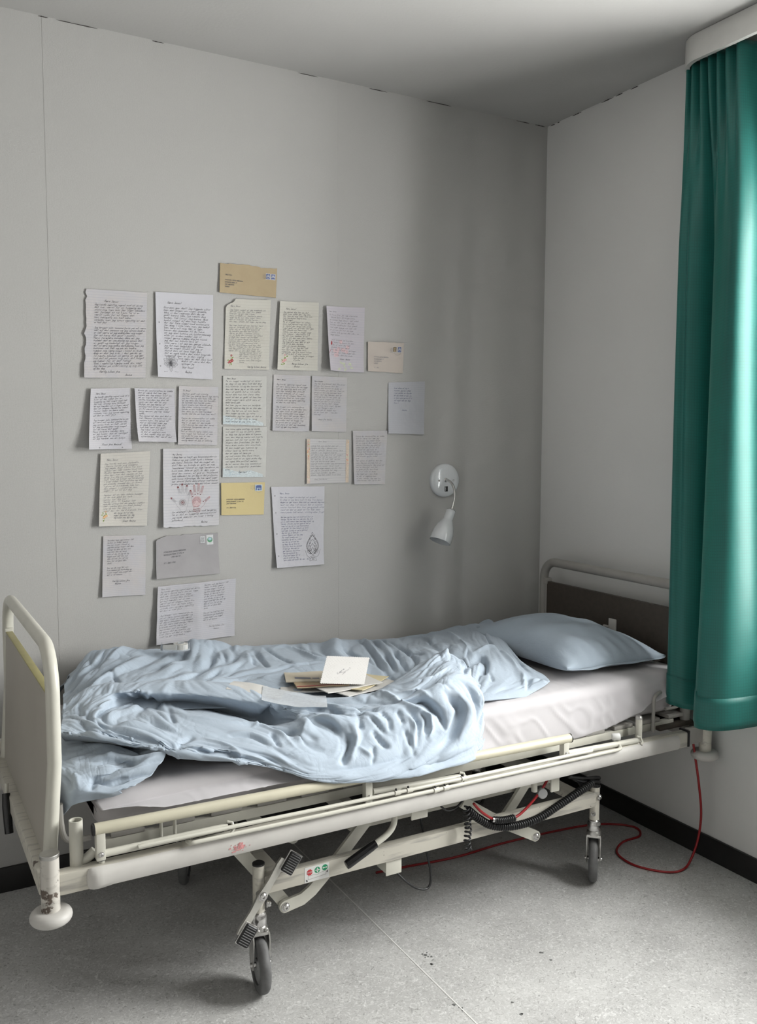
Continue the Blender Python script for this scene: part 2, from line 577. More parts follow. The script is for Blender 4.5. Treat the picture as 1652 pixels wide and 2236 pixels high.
def wall_with_hole():
    ys = [YF, WIN[0], WIN[1], 0.0]
    zs = [0.0, WIN[2], WIN[3], CEIL]
    vs_, fs_ = [], []
    for x in (0.0, 0.3):
        for z in zs:
            for y in ys:
                vs_.append((x, y, z))
    def i(k, a, c):
        return k * 16 + c * 4 + a
    for c in range(3):
        for a in range(3):
            if a == 1 and c == 1:
                continue
            fs_.append((i(0, a, c), i(0, a, c + 1), i(0, a + 1, c + 1), i(0, a + 1, c)))
            fs_.append((i(1, a, c), i(1, a + 1, c), i(1, a + 1, c + 1), i(1, a, c + 1)))
    for (a0, c0, a1, c1) in ((1, 1, 2, 1), (2, 1, 2, 2), (2, 2, 1, 2), (1, 2, 1, 1)):
        fs_.append((i(0, a0, c0), i(0, a1, c1), i(1, a1, c1), i(1, a0, c0)))
    for (a0, c0, a1, c1) in ((0, 0, 3, 0), (3, 0, 3, 3), (3, 3, 0, 3), (0, 3, 0, 0)):
        fs_.append((i(0, a1, c1), i(0, a0, c0), i(1, a0, c0), i(1, a1, c1)))
    return MB().add(vs_, fs_)

wall_r = tag(wall_with_hole().build('wall_right', 'wall_side_lightened', angle=0), 'white wall beside the bed with the window opening', kind='structure')

def skirting(name, lo, hi, label):
    tag(MB().box2(lo, hi, 0.003).build(name, 'baseboard_black'), label, kind='structure')

skirting('baseboard_back', (XL, -0.012, 0.0), (0.0, 0.0, 0.085), 'black baseboard along the wall with letters')
skirting('baseboard_right', (-0.012, YF, 0.0), (0.0, -0.012, 0.085), 'black baseboard under the window wall')
skirting('baseboard_left', (XL, YF, 0.0), (XL + 0.012, -0.012, 0.085), 'black baseboard along the side wall')
skirting('baseboard_front', (XL + 0.012, YF, 0.0), (-0.012, YF + 0.012, 0.085), 'black baseboard behind the viewer')

# wallpaper seam: a barely raised butt joint, and hairline cracks where the paper leaves the ceiling
MB().box2((-2.075, -0.0006, 0.085), (-2.0725, 0.0, CEIL)).build('wallpaper_seam', 'wall_back_paint', wall_b)
MB().box2((-1.015, -0.0005, 0.085), (-1.0135, 0.0, CEIL)).build('wallpaper_seam', 'wall_back_paint', wall_b)
def crack(p, q, axis, parent):
    n = 9
    top, bot = [], []
    for k in range(n + 1):
        t = k / n
        a = p + (q - p) * t
        w = 0.0016 * math.sin(math.pi * t) ** 0.5 * random.uniform(0.5, 1.5)
        top.append((a, random.uniform(0, 0.0005) + w))
        bot.append((a, -w * 0.6))
    vs_ = []
    for a, z in top + bot[::-1]:
        vs_.append((a, -0.0012, CEIL - 0.0035 + z) if axis == 'x' else (-0.0012, a, CEIL - 0.0035 + z))
    mb = MB()
    N = len(vs_)
    vs2 = vs_ + [(v[0], -0.0001, v[2]) if axis == 'x' else (-0.0001, v[1], v[2]) for v in vs_]
    fs_ = [tuple(range(N)), tuple(range(2 * N - 1, N - 1, -1))] + [(i, (i + 1) % N, N + (i + 1) % N, N + i) for i in range(N)]
    mb.add(vs2, fs_)
    mb.build('crack', 'crack_dark', parent, angle=0)
for p, q in ((-2.085, -2.055), (-2.03, -1.90), (-1.72, -1.68), (-1.18, -1.10), (-0.88, -0.80), (-0.62, -0.50), (-0.17, -0.10), (-0.07, -0.015)):
    crack(p, q, 'x', wall_b)
for p, q in ((-0.02, -0.05), (-0.065, -0.08), (-0.16, -0.215), (-0.33, -0.40), (-0.41, -0.45), (-0.49, -0.53)):
    crack(p, q, 'y', wall_r)

# window
def window():
    y0, y1, z0, z1 = WIN
    w = bpy.data.objects.new('window_1', None)
    COL.objects.link(w)
    tag(w, 'white framed window behind the green curtain', kind='structure')
    fr = MB()
    t = 0.06
    X0, X1 = 0.16, 0.23
    fr.box2((X0, y0, z0), (X1, y1, z0 + t), 0.004)
    fr.box2((X0, y0, z1 - t), (X1, y1, z1), 0.004)
    fr.box2((X0, y0, z0 + t), (X1, y0 + t, z1 - t), 0.004)
    fr.box2((X0, y1 - t, z0 + t), (X1, y1, z1 - t), 0.004)
    fr.build('window_frame', 'window_white', w)
    ym = (y0 + y1) / 2
    MB().box2((X0, ym - 0.04, z0 + t), (X1, ym + 0.04, z1 - t), 0.004).build('mullion', 'window_white', w)
    m, nt, b = new_mat('window_glass')
    out = nt.nodes['Material Output']
    tr = nd(nt, 'ShaderNodeBsdfTransparent')
    tr.inputs['Color'].default_value = (0.97, 0.985, 0.98, 1)
    gl = nd(nt, 'ShaderNodeBsdfGlossy', Roughness=0.02)
    mx = nd(nt, 'ShaderNodeMixShader')
    mx.inputs[0].default_value = 0.04
    nt.links.new(tr.outputs[0], mx.inputs[1])
    nt.links.new(gl.outputs[0], mx.inputs[2])
    nt.links.new(mx.outputs[0], out.inputs['Surface'])
    for a, c in ((y0 + t, ym - 0.04), (ym + 0.04, y1 - t)):
        MB().box2((0.19, a, z0 + t), (0.196, c, z1 - t)).build('pane', 'window_glass', w)
    MB().box2((-0.03, y0 - 0.03, z0 - 0.03), (0.16, y1 + 0.03, z0), 0.004).build('window_sill', 'window_white', w)
window()

# pelmet: a white board under the ceiling that curves back to the wall at its end
def pelmet():
    path = [(-0.012, -0.845, 0)] + [(p.x, p.y, 0) for p in arc((-0.055, -0.955, 0), (1, 0, 0), (0, 1, 0), 0.11, 80, 180, 16)]
    path = [(min(-0.001, x), y, z) for x, y, z in path]
    path = [(-0.001, -0.843, 0)] + path[1:] + [(-0.165, -3.75, 0), (-0.001, -3.75, 0)]
    z0, z1 = CEIL - 0.086, CEIL - 0.002
    P = [Vector(p) for p in path]
    vs_, fs_ = [], []
    L = len(P)
    for i in range(L):
        a = P[max(0, i - 1)]
        c = P[min(L - 1, i + 1)]
        d = (c - a).normalized()
        nrm = Vector((d.y, -d.x, 0))           # towards the wall side
        for off, z in ((0, z0), (0, z1), (-0.016, z1), (-0.016, z0)):
            q = P[i] + nrm * off
            vs_.append((min(q.x, -0.001), q.y, z))
    for i in range(L - 1):
        for k in range(4):
            k2 = (k + 1) % 4
            fs_.append((i * 4 + k, i * 4 + k2, i * 4 + 4 + k2, i * 4 + 4 + k))
    o = MB().add(vs_, fs_ + [(3, 2, 1, 0), tuple((L - 1) * 4 + k for k in range(4))]).build('curtain_pelmet', 'pelmet_white', angle=40)
    tag(o, 'white rounded pelmet board fixed under the ceiling above the curtain', 'pelmet')
    MB().box2((-0.10, -3.72, CEIL - 0.03), (-0.075, -0.93, CEIL - 0.004), 0.002).build('curtain_track', 'window_white', o)
pelmet()

# curtain
def curtain_material():
    m, nt, b = new_mat('curtain_teal')
    tc = nd(nt, 'ShaderNodeTexCoord')
    c = (0.012, 0.150, 0.130)
    nz = nd(nt, 'ShaderNodeTexNoise', Scale=6.0, Detail=4.0)
    nt.links.new(tc.outputs['Object'], nz.inputs['Vector'])
    rp = ramp(nt, [(0.3, [k * 0.92 for k in c]), (0.7, [k * 1.06 for k in c])])
    nt.links.new(nz.outputs['Fac'], rp.inputs['Fac'])
    # woven check: thicker threads every centimetre let less light through
    uv = nd(nt, 'ShaderNodeSeparateXYZ')
    nt.links.new(tc.outputs['UV'], uv.inputs[0])
    hs = []
    for ax, n in (('X', 95.0), ('Y', 230.0)):
        mu = nd(nt, 'ShaderNodeMath', operation='MULTIPLY')
        mu.inputs[1].default_value = n
        nt.links.new(uv.outputs[ax], mu.inputs[0])
        fr = nd(nt, 'ShaderNodeMath', operation='FRACT')
        nt.links.new(mu.outputs[0], fr.inputs[0])
        lt = nd(nt, 'ShaderNodeMath', operation='LESS_THAN')
        lt.inputs[1].default_value = 0.24
        nt.links.new(fr.outputs[0], lt.inputs[0])
        hs.append(lt)
    mxm = nd(nt, 'ShaderNodeMath', operation='MAXIMUM')
    nt.links.new(hs[0].outputs[0], mxm.inputs[0])
    nt.links.new(hs[1].outputs[0], mxm.inputs[1])
    tcol = nd(nt, 'ShaderNodeMixRGB')
    nt.links.new(mxm.outputs[0], tcol.inputs[0])
    tcol.inputs[1].default_value = (0.012, 0.40, 0.30, 1)
    tcol.inputs[2].default_value = (0.008, 0.25, 0.19, 1)
    nt.links.new(rp.outputs['Color'], b.inputs['Base Color'])
    b.inputs['Roughness'].default_value = 0.50
    b.inputs['Specular IOR Level'].default_value = 0.55
    b.inputs['Sheen Weight'].default_value = 0.35
    b.inputs['Sheen Roughness'].default_value = 0.4
    b.inputs['Sheen Tint'].default_value = (0.7, 1.0, 0.95, 1)
    bp = nd(nt, 'ShaderNodeBump', Strength=0.10, Distance=0.0006)
    nt.links.new(mxm.outputs[0], bp.inputs['Height'])
    nt.links.new(bp.outputs['Normal'], b.inputs['Normal'])
    tr = nd(nt, 'ShaderNodeBsdfTranslucent')
    nt.links.new(tcol.outputs[0], tr.inputs['Color'])
    mx = nd(nt, 'ShaderNodeMixShader')
    mx.inputs[0].default_value = 0.20
    nt.links.new(b.outputs[0], mx.inputs[1])
    nt.links.new(tr.outputs[0], mx.inputs[2])
    nt.links.new(mx.outputs[0], nt.nodes['Material Output'].inputs['Surface'])
curtain_material()

def curtain():
    # plan of the folds (y, x) from the wall end towards the window: gathered at the track, below the gathers, at the hem
    TOP = [(-0.868, -0.085), (-0.876, -0.122), (-0.890, -0.096), (-0.905, -0.128), (-0.922, -0.088), (-0.938, -0.126), (-0.955, -0.090),
           (-0.972, -0.128), (-0.990, -0.090), (-1.008, -0.128), (-1.026, -0.092), (-1.045, -0.130), (-1.068, -0.100), (-1.088, -0.130), (-1.104, -0.105),
           (-1.112, -0.070), (-1.135, -0.050), (-1.165, -0.065), (-1.19, -0.048)]
    MID = [(-0.915, -0.120), (-0.912, -0.165), (-0.930, -0.187), (-0.948, -0.172), (-0.968, -0.180), (-0.992, -0.150), (-1.004, -0.112), (-1.012, -0.112), (-1.026, -0.130),
           (-1.052, -0.146), (-1.085, -0.160), (-1.118, -0.176), (-1.148, -0.190), (-1.168, -0.182), (-1.178, -0.145), (-1.174, -0.090), (-1.185, -0.050), (-1.215, -0.045), (-1.24, -0.055)]
    HEM = [(-0.950, -0.150), (-0.948, -0.200), (-0.972, -0.216), (-0.992, -0.205), (-1.012, -0.190), (-1.034, -0.155), (-1.046, -0.132), (-1.056, -0.145), (-1.070, -0.185),
           (-1.098, -0.235), (-1.140, -0.264), (-1.185, -0.262), (-1.222, -0.235), (-1.242, -0.190), (-1.250, -0.140), (-1.252, -0.085), (-1.270, -0.055), (-1.30, -0.050), (-1.32, -0.060)]
    TOP, MID, HEM = np.array(TOP), np.array(MID), np.array(HEM)
    sub = 7
    top, bot = 2.80, 0.595
    nv = 110
    rows = []
    for j in range(nv + 1):
        v = j / nv
        if v < 0.30:
            k = float(smooth(v / 0.30)) ** 0.8
            pm = TOP * (1 - k) + MID * k
        else:
            k = (v - 0.30) / 0.70
            k = 0.5 * k + 0.5 * k * k
            pm = MID * (1 - k) + HEM * k
        rows.append(catmull([(p[1], p[0]) for p in pm], sub))
    nu = len(rows[0])
    vs_, fs_, uvs = [], [], []
    L = 0
    hem_n = 3
    for j, row in enumerate(rows):
        v = j / nv
        for i, (x, y) in enumerate(row):
            u = i / (nu - 1)
            low = bot + 0.012 * math.sin(u * 9 + 1) - (0.016 if y < -1.12 else 0.0) + 0.03 * max(0, -1.2 - y)
            z = top + (low - top) * v
            wob = 0.004 * math.sin(7 * v + 13 * u) * math.sin(math.pi * v)
            vs_.append((x + wob, y + wob * 0.5, z))
            uvs.append((u * 0.95, v))
    for j in range(nv):
        for i in range(nu - 1):
            a = j * nu + i
            fs_.append((a, a + 1, a + nu + 1, a + nu))
    mb = MB().add(vs_, fs_)
    mb.uv = uvs
    o = mb.build('curtain', 'curtain_teal', angle=180)
    sd = o.modifiers.new('thick', 'SOLIDIFY')
    sd.thickness = 0.0012
    tag(o, 'teal green satin curtain hanging in folds beside the bed head', 'curtain')
    # stitched hem: a doubled band along the lower edge
    hj = [nv - 5, nv - 3, nv]
    hv, hf, huv = [], [], []
    for j in range(nv - 5, nv + 1):
        for i in range(nu):
            p = vs_[j * nu + i]
            a = vs_[j * nu + max(0, i - 1)]
            c = vs_[j * nu + min(nu - 1, i + 1)]
            d = Vector((c[0] - a[0], c[1] - a[1], 0)).normalized()
            q = Vector((d.y, -d.x, 0)) * 0.0022
            hv.append((p[0] + q.x, p[1] + q.y, p[2] - (0.002 if j == nv else 0)))
            huv.append(uvs[j * nu + i])
    for j in range(5):
        for i in range(nu - 1):
            a = j * nu + i
            hf.append((a, a + 1, a + nu + 1, a + nu))
    h = MB().add(hv, hf)
    h.uv = huv
    ho = h.build('hem', 'curtain_teal', o, angle=180)
    ho.modifiers.new('thick', 'SOLIDIFY').thickness = 0.0012
curtain()

# ------------------------------------------------------------------ the hospital bed
BED = thing('hospital_bed', 'cream steel hospital bed on casters with a lowered side guard rail', 'bed', (-1.17, -0.53, 0))

def bed(mb, name, mat, parent=None, angle=35):
    return mb.build(name, mat, BED if parent is None else parent, angle=angle)

def hollow(mb, p, r, z0, z1, wall=0.0025, n=24, depth=0.06):
    mb.lathe([(r, z0), (r, z1), (r - wall, z1), (r - wall, z1 - depth), (0.0005, z1 - depth)], n, Matrix.Translation((p[0], p[1], 0)))
    return mb

def bolt(p, d, r=0.009, h=0.006, name='bolt', mat='steel', parent=None):
    return bed(MB().lathe([(r * 1.25, 0), (r * 1.25, h * 0.25), (r, h * 0.35), (r * 0.96, h * 0.7), (r * 0.7, h), (r * 0.35, h), (r * 0.33, h * 0.55), (0.0003, h * 0.55)], 16, frame_to(p, d)), name, mat, parent)

# main frame
ZB, ZT = 0.450, 0.503
near = bed(MB().box2((-2.256, -1.008, ZB), (-0.145, -0.972, ZT), 0.006), 'side_beam', 'cream_worn')
bed(MB().box2((-2.256, -0.100, ZB), (-0.145, -0.064, ZT), 0.006), 'side_beam', 'cream_worn')
# convex plastic bumper strip on the near beam with a rounded end
def strip():
    prof = [(-1.008, ZB + 0.002), (-1.016, ZB + 0.004), (-1.0205, ZB + 0.014), (-1.0205, ZB + 0.034), (-1.0165, ZB + 0.046), (-1.008, ZB + 0.0515)]
    xs = [-2.192, -2.190, -2.186, -2.178, -2.168, -2.155, -2.13, -1.9, -1.6, -1.3, -1.0, -0.7, -0.4, -0.21]
    sw = [0.0, 0.45, 0.8, 1.25, 1.45, 1.35, 1.0] + [1.0] * 7
    mid = ZB + 0.027
    vs_, fs_ = [], []
    for x, k in zip(xs, sw):
        kz = min(1.0, 0.25 + k) * (1.06 if 1.2 < k else 1.0)
        for y, z in prof:
            vs_.append((x, -1.008 + (y + 1.008) * k, mid + (z - mid) * kz))
    n = len(prof)
    for i in range(len(xs) - 1):
        for k in range(n - 1):
            fs_.append((i * n + k, i * n + k + 1, i * n + n + k + 1, i * n + n + k))
    fs_.append(tuple((len(xs) - 1) * n + k for k in range(n)))
    o = bed(MB().add(vs_, fs_), 'bumper_strip', 'bumper_grey', near, 50)
    # a smear of red paint left on the strip
    sm = MB()
    for k in range(70):
        cx, cz = -1.815 + random.gauss(0, 0.013), ZB + 0.024 + random.gauss(0, 0.006)
        w, h = random.uniform(0.0015, 0.006), random.uniform(0.001, 0.004)
        if cz < ZB + 0.012 or cz > ZB + 0.036:
            continue
        sm.box((cx, -1.0207 - k * 4e-6, cz), (w, 0.0006, h), 0.0, (0, random.uniform(-0.3, 0.3), 0))
    tag(bed(sm, 'paint_smear', 'red_paint_smear', near, 0), 'smear of red paint', kind='stuff')
strip()
bed(MB().box2((-2.296, -0.985, ZB + 0.002), (-2.262, -0.080, ZT - 0.002), 0.005), 'end_beam', 'cream_worn')
bed(MB().box2((-0.085, -0.985, ZB + 0.002), (-0.055, -0.080, ZT - 0.002), 0.005), 'end_beam', 'tube_grey')
for (px, py, mat) in ((-2.273, -1.0, 'cream_chipped'), (-0.060, -1.0, 'cream_worn'), (-2.273, -0.072, 'cream_worn'), (-0.060, -0.072, 'cream_worn')):
    post = bed(hollow(MB(), (px, py), 0.0215, 0.405, 0.556), 'corner_post', mat)
    bed(MB().lathe([(0.0222, 0.548), (0.0226, 0.5562), (0.0213, 0.5575), (0.0190, 0.5565)], 24, Matrix.Translation((px, py, 0))), 'post_rim', 'zinc', post)
    prof = [(0.020, 0.420)] + [(0.031 + 0.0175 * math.cos(a), 0.405 + 0.016 * math.sin(a)) for a in [R(t) for t in range(90, -91, -18)]] + [(0.002, 0.389)]
    bed(MB().lathe(prof, 32, Matrix.Translation((px, py, 0))), 'bumper_wheel', 'bumper_grey', post)
# joint bracket beside the far corner post of the near beam
bed(MB().box2((-0.150, -1.006, 0.455), (-0.070, -0.985, 0.512), 0.003), 'beam_bracket', 'tube_grey')
bed(MB().box2((-0.160, -1.012, 0.452), (-0.152, -0.970, 0.508), 0.001), 'beam_gasket', 'black_rubber')
# sockets
s1 = bed(hollow(MB(), (-2.207, -0.972), 0.0160, 0.470, 0.613), 'socket_tube', 'cream_paint')
bed(MB().tube(catmull([(-2.207, -0.972, 0.507), (-2.185, -0.972, 0.512), (-2.165, -0.975, 0.528)], 6), [0.012] * 13, 12), 'socket_brace', 'cream_paint', s1)
s2 = bed(hollow(MB(), (-0.372, -0.985), 0.0115, 0.480, 0.583, depth=0.004), 'socket_tube', 'cream_paint')
bed(MB().lathe([(0.0122, 0.578), (0.0122, 0.584), (0.009, 0.589), (0.0004, 0.589)], 20, Matrix.Translation((-0.372, -0.985, 0))), 'socket_plug', 'zinc', s2)

# lowered side guard rail
def lerp3(a, b, t):
    return tuple(a[i] + (b[i] - a[i]) * t for i in range(3))
g0, g1 = (-2.172, -1.000, 0.592), (-0.690, -1.000, 0.569)
rail = bed(MB().tube([lerp3(g0, g1, t / 20) for t in range(21)], 0.0145, 18), 'guard_rail', 'rail_yellow')
for p, d in ((g0, (-1, 0, 0)), (g1, (1, 0, 0))):
    bed(MB().lathe([(0.0150, -0.002), (0.0150, 0.002), (0.0125, 0.004), (0.011, 0.001), (0.0004, 0.001)], 18, frame_to(p, d)), 'rail_end_cap', 'black_rubber', rail)
for x, zt, zb in ((-2.157, 0.583, 0.515), (-1.427, 0.570, 0.510), (-0.712, 0.560, 0.508)):
    lk = bed(MB().box2((x - 0.011, -1.011, zb), (x + 0.011, -0.988, zt), 0.003), 'hinge_link', 'cream_paint', rail)
    bolt((x, -1.011, zb + 0.016), (0, -1, 0), 0.0055, 0.005, 'pivot_bolt', 'steel', rail)
    bed(MB().lathe([(0.0075, 0.496), (0.0075, zb + 0.002)], 14, Matrix.Translation((x + 0.004, -0.992, 0))), 'hinge_foot', 'cream_paint', rail)
    bed(MB().lathe([(0.0085, zb - 0.006), (0.0085, zb + 0.001)], 14, Matrix.Translation((x + 0.004, -0.992, 0))), 'hinge_washer', 'black_rubber', rail)
for a, b in (((-2.146, -0.999, 0.527), (-1.838, -0.999, 0.526)), ((-1.410, -0.999, 0.535), (-1.115, -0.999, 0.521)), ((-0.697, -0.999, 0.520), (-0.394, -0.999, 0.511))):
    bed(MB().tube([a, lerp3(a, b, .5), b], 0.0095, 14), 'lower_tube', 'cream_paint', rail)
    bed(MB().tube([(b[0], -0.999, b[2] + 0.013), (b[0] + 0.012, -1.003, b[2] + 0.010), (b[0] + 0.014, -1.010, b[2] - 0.004), (b[0] + 0.006, -1.014, b[2] - 0.012)], 0.0042, 8), 'tube_clip', 'cream_paint', rail)
def rod(pts, r=0.0055):
    return bed(MB().tube(pts, r, 10), 'guide_rod', 'cream_paint', rail)
rod(catmull([(-2.068, -1.000, 0.528), (-2.062, -1.013, 0.530), (-2.045, -1.0165, 0.5335), (-1.8, -1.0165, 0.5305)], 5) + [(-1.57, -1.0165, 0.5265), (-1.0, -1.0165, 0.5215), (-0.66, -1.0165, 0.5195)] + catmull([(-0.66, -1.0165, 0.5195), (-0.618, -1.0165, 0.519), (-0.606, -1.010, 0.518), (-0.604, -0.998, 0.517)], 5)[1:])
rod(catmull([(-1.945, -1.000, 0.512), (-1.938, -1.019, 0.514), (-1.915, -1.0235, 0.5155), (-1.75, -1.0235, 0.5135)], 5) + [(-1.57, -1.0235, 0.5115), (-1.0, -1.0235, 0.508), (-0.55, -1.0235, 0.505)] + catmull([(-0.55, -1.0235, 0.505), (-0.50, -1.0235, 0.5055), (-0.485, -1.016, 0.508), (-0.483, -1.002, 0.514)], 5)[1:])
for x, y, z in ((-1.340, -1.0165, 0.5245), (-1.213, -1.0235, 0.5093), (-1.112, -1.0165, 0.5225), (-1.30, -1.0165, 0.5240), (-1.180, -1.0235, 0.5090)):
    bed(MB().tube([(x - 0.009, y, z), (x + 0.009, y, z)], 0.0078, 12), 'rod_clamp', 'cream_paint', rail)
    bolt((x - 0.004, y, z + 0.007), (0, 0, 1), 0.003, 0.005, 'clamp_screw', 'black_rubber', rail)
kn = bed(MB().lathe([(0.0005, -0.013), (0.0105, -0.013), (0.0125, -0.010), (0.0125, 0.010), (0.0105, 0.013), (0.0005, 0.013)], 20, frame_to((-0.482, -0.992, 0.536), (0.85, -0.5, 0.1))), 'rubber_knob', 'plastic_white')
bed(MB().tube([(-0.482, -0.992, 0.525), (-0.482, -0.992, 0.500)], 0.004, 8), 'knob_stem', 'zinc', kn)
for x in (-2.00, -1.965):
    bed(MB().tube([(x, -0.965, 0.505), (x, -0.965, 0.565)], 0.0045, 8), 'stay_pin', 'cream_paint')

# end boards
def arch(x0, xlow, yn, yf, ztop, rad, zlow, r, name, mat):
    pts = [(xlow, yn, zlow), (x0 * 0.5 + xlow * 0.5, yn, zlow * 0.5 + 0.375), (x0, yn, 0.75)]
    c = (x0, yn + rad, ztop - rad)
    pts += arc(c, (0, -1, 0), (0, 0, 1), rad, 0, 90, 10)
    c = (x0, yf - rad, ztop - rad)
    pts += arc(c, (0, 0, 1), (0, 1, 0), rad, 0, 90, 10)
    pts += [(x0, yf, 0.75), (x0 * 0.5 + xlow * 0.5, yf, zlow * 0.5 + 0.375), (xlow, yf, zlow)]
    return bed(MB().tube(pts, r, 20), name, mat, None, 60)
fb = arch(-2.246, -2.266, -0.938, -0.108, 1.022, 0.105, 0.47, 0.0168, 'footboard_tube', 'cream_paint')
def board(xm, y0, y1, z0, z1, t, lean, mat, name, parent):
    m = MB()
    vs_ = []
    for (y, z) in ((y0, z0), (y1, z0), (y1, z1), (y0, z1)):
        xo = xm + lean * (z1 - z)
        vs_ += [(xo - t / 2, y, z), (xo + t / 2, y, z)]
    m.add(vs_, [(0, 2, 4, 6), (1, 7, 5, 3), (0, 1, 3, 2), (2, 3, 5, 4), (4, 5, 7, 6), (6, 7, 1, 0)])
    return bed(m, name, mat, parent, 20)
fp = board(-2.246, -0.922, -0.124, 0.475, 0.908, 0.016, -0.04, 'board_beige', 'footboard_panel', None)
bed(MB().box2((-2.2558, -0.922, 0.908), (-2.2362, -0.124, 0.9125), 0.001), 'edge_strip', 'board_edge_olive', fp)
for y in (-0.918, -0.128):
    bed(MB().box2((-2.258, y - 0.012, 0.896), (-2.234, y + 0.012, 0.922), 0.003), 'panel_clip', 'cream_paint', fp)
hb = arch(-0.098, -0.098, -0.938, -0.152, 0.997, 0.072, 0.49, 0.0185, 'headboard_tube', 'tube_grey')
hp = board(-0.098, -0.920, -0.170, 0.520, 0.912, 0.018, 0.0, 'board_dark', 'headboard_panel', None)
bed(MB().box2((-0.110, -0.182, 0.520), (-0.0865, -0.1695, 0.912), 0.001), 'edge_strip', 'tube_grey', hp)
for y in (-0.905, -0.172):
    bed(MB().box2((-0.113, y - 0.014, 0.902), (-0.083, y + 0.014, 0.926), 0.003), 'panel_clip', 'tube_grey', hp)
hk = bed(MB().box2((-0.113, -0.600, 0.755), (-0.1075, -0.560, 0.822), 0.002), 'name_card_holder', 'bumper_grey', hp)
bed(MB().box2((-0.118, -0.565, 0.785), (-0.1085, -0.535, 0.792), 0.002), 'card_clip', 'bumper_grey', hk)
# brackets and loops round the head corner
bed(MB().box2((-0.250, -0.965, 0.508), (-0.075, -0.835, 0.522), 0.003), 'head_bracket', 'board_dark')
bed(MB().tube(catmull([(-0.276, -0.958, 0.510), (-0.276, -0.958, 0.600), (-0.272, -0.957, 0.628), (-0.255, -0.955, 0.640), (-0.235, -0.950, 0.642)], 6), 0.0060, 10), 'mattress_retainer', 'tube_grey')
bed(MB().tube(catmull([(-0.150, -0.938, 0.640), (-0.135, -0.938, 0.640), (-0.128, -0.938, 0.625), (-0.128, -0.938, 0.585), (-0.138, -0.938, 0.574), (-0.165, -0.938, 0.572), (-0.200, -0.940, 0.574)], 6), 0.0055, 10), 'mattress_retainer', 'tube_grey')
bed(MB().tube(catmull([(-2.235, -0.925, 0.640), (-2.232, -0.920, 0.585), (-2.222, -0.905, 0.545), (-2.200, -0.90, 0.530), (-2.16, -0.90, 0.530)], 6), 0.0075, 10), 'mattress_retainer', 'tube_grey')
# mattress platform: cross slats on an inner frame
pf = bed(MB().box2((-2.14, -0.945, 0.508), (-0.16, -0.925, 0.535), 0.003), 'mattress_platform', 'cream_paint')
bed(MB().box2((-2.14, -0.125, 0.508), (-0.16, -0.105, 0.535), 0.003), 'platform_beam', 'cream_paint', pf)
for k in range(16):
    x = -2.12 + k * 0.129
    bed(MB().box2((x, -0.945, 0.536), (x + 0.085, -0.105, 0.549), 0.003), 'platform_slat', 'tube_grey', pf)
# black grip hanging at the foot end
gp = bed(MB().tube([(-2.303, -0.44, 0.505), (-2.304, -0.455, 0.47), (-2.302, -0.475, 0.40)], [0.011, 0.0125, 0.012], 12), 'hand_grip', 'black_gloss')
bed(MB().tube([(-2.300, -0.43, 0.53), (-2.302, -0.44, 0.505)], 0.006, 8), 'grip_rod', 'cream_paint', gp)

# ---- undercarriage
YB = -0.910
beam = bed(MB().box2((-1.706, YB - 0.014, 0.273), (-0.492, YB + 0.014, 0.324), 0.005), 'chassis_beam', 'cream_worn')
bed(MB().box2((-1.706, -0.24, 0.273), (-0.492, -0.21, 0.324), 0.005), 'chassis_beam', 'cream_worn')
for x in (-1.66, -0.54):
    bed(MB().box2((x - 0.02, YB + 0.014, 0.283), (x + 0.02, -0.24, 0.315), 0.004), 'chassis_crossbar', 'cream_worn')

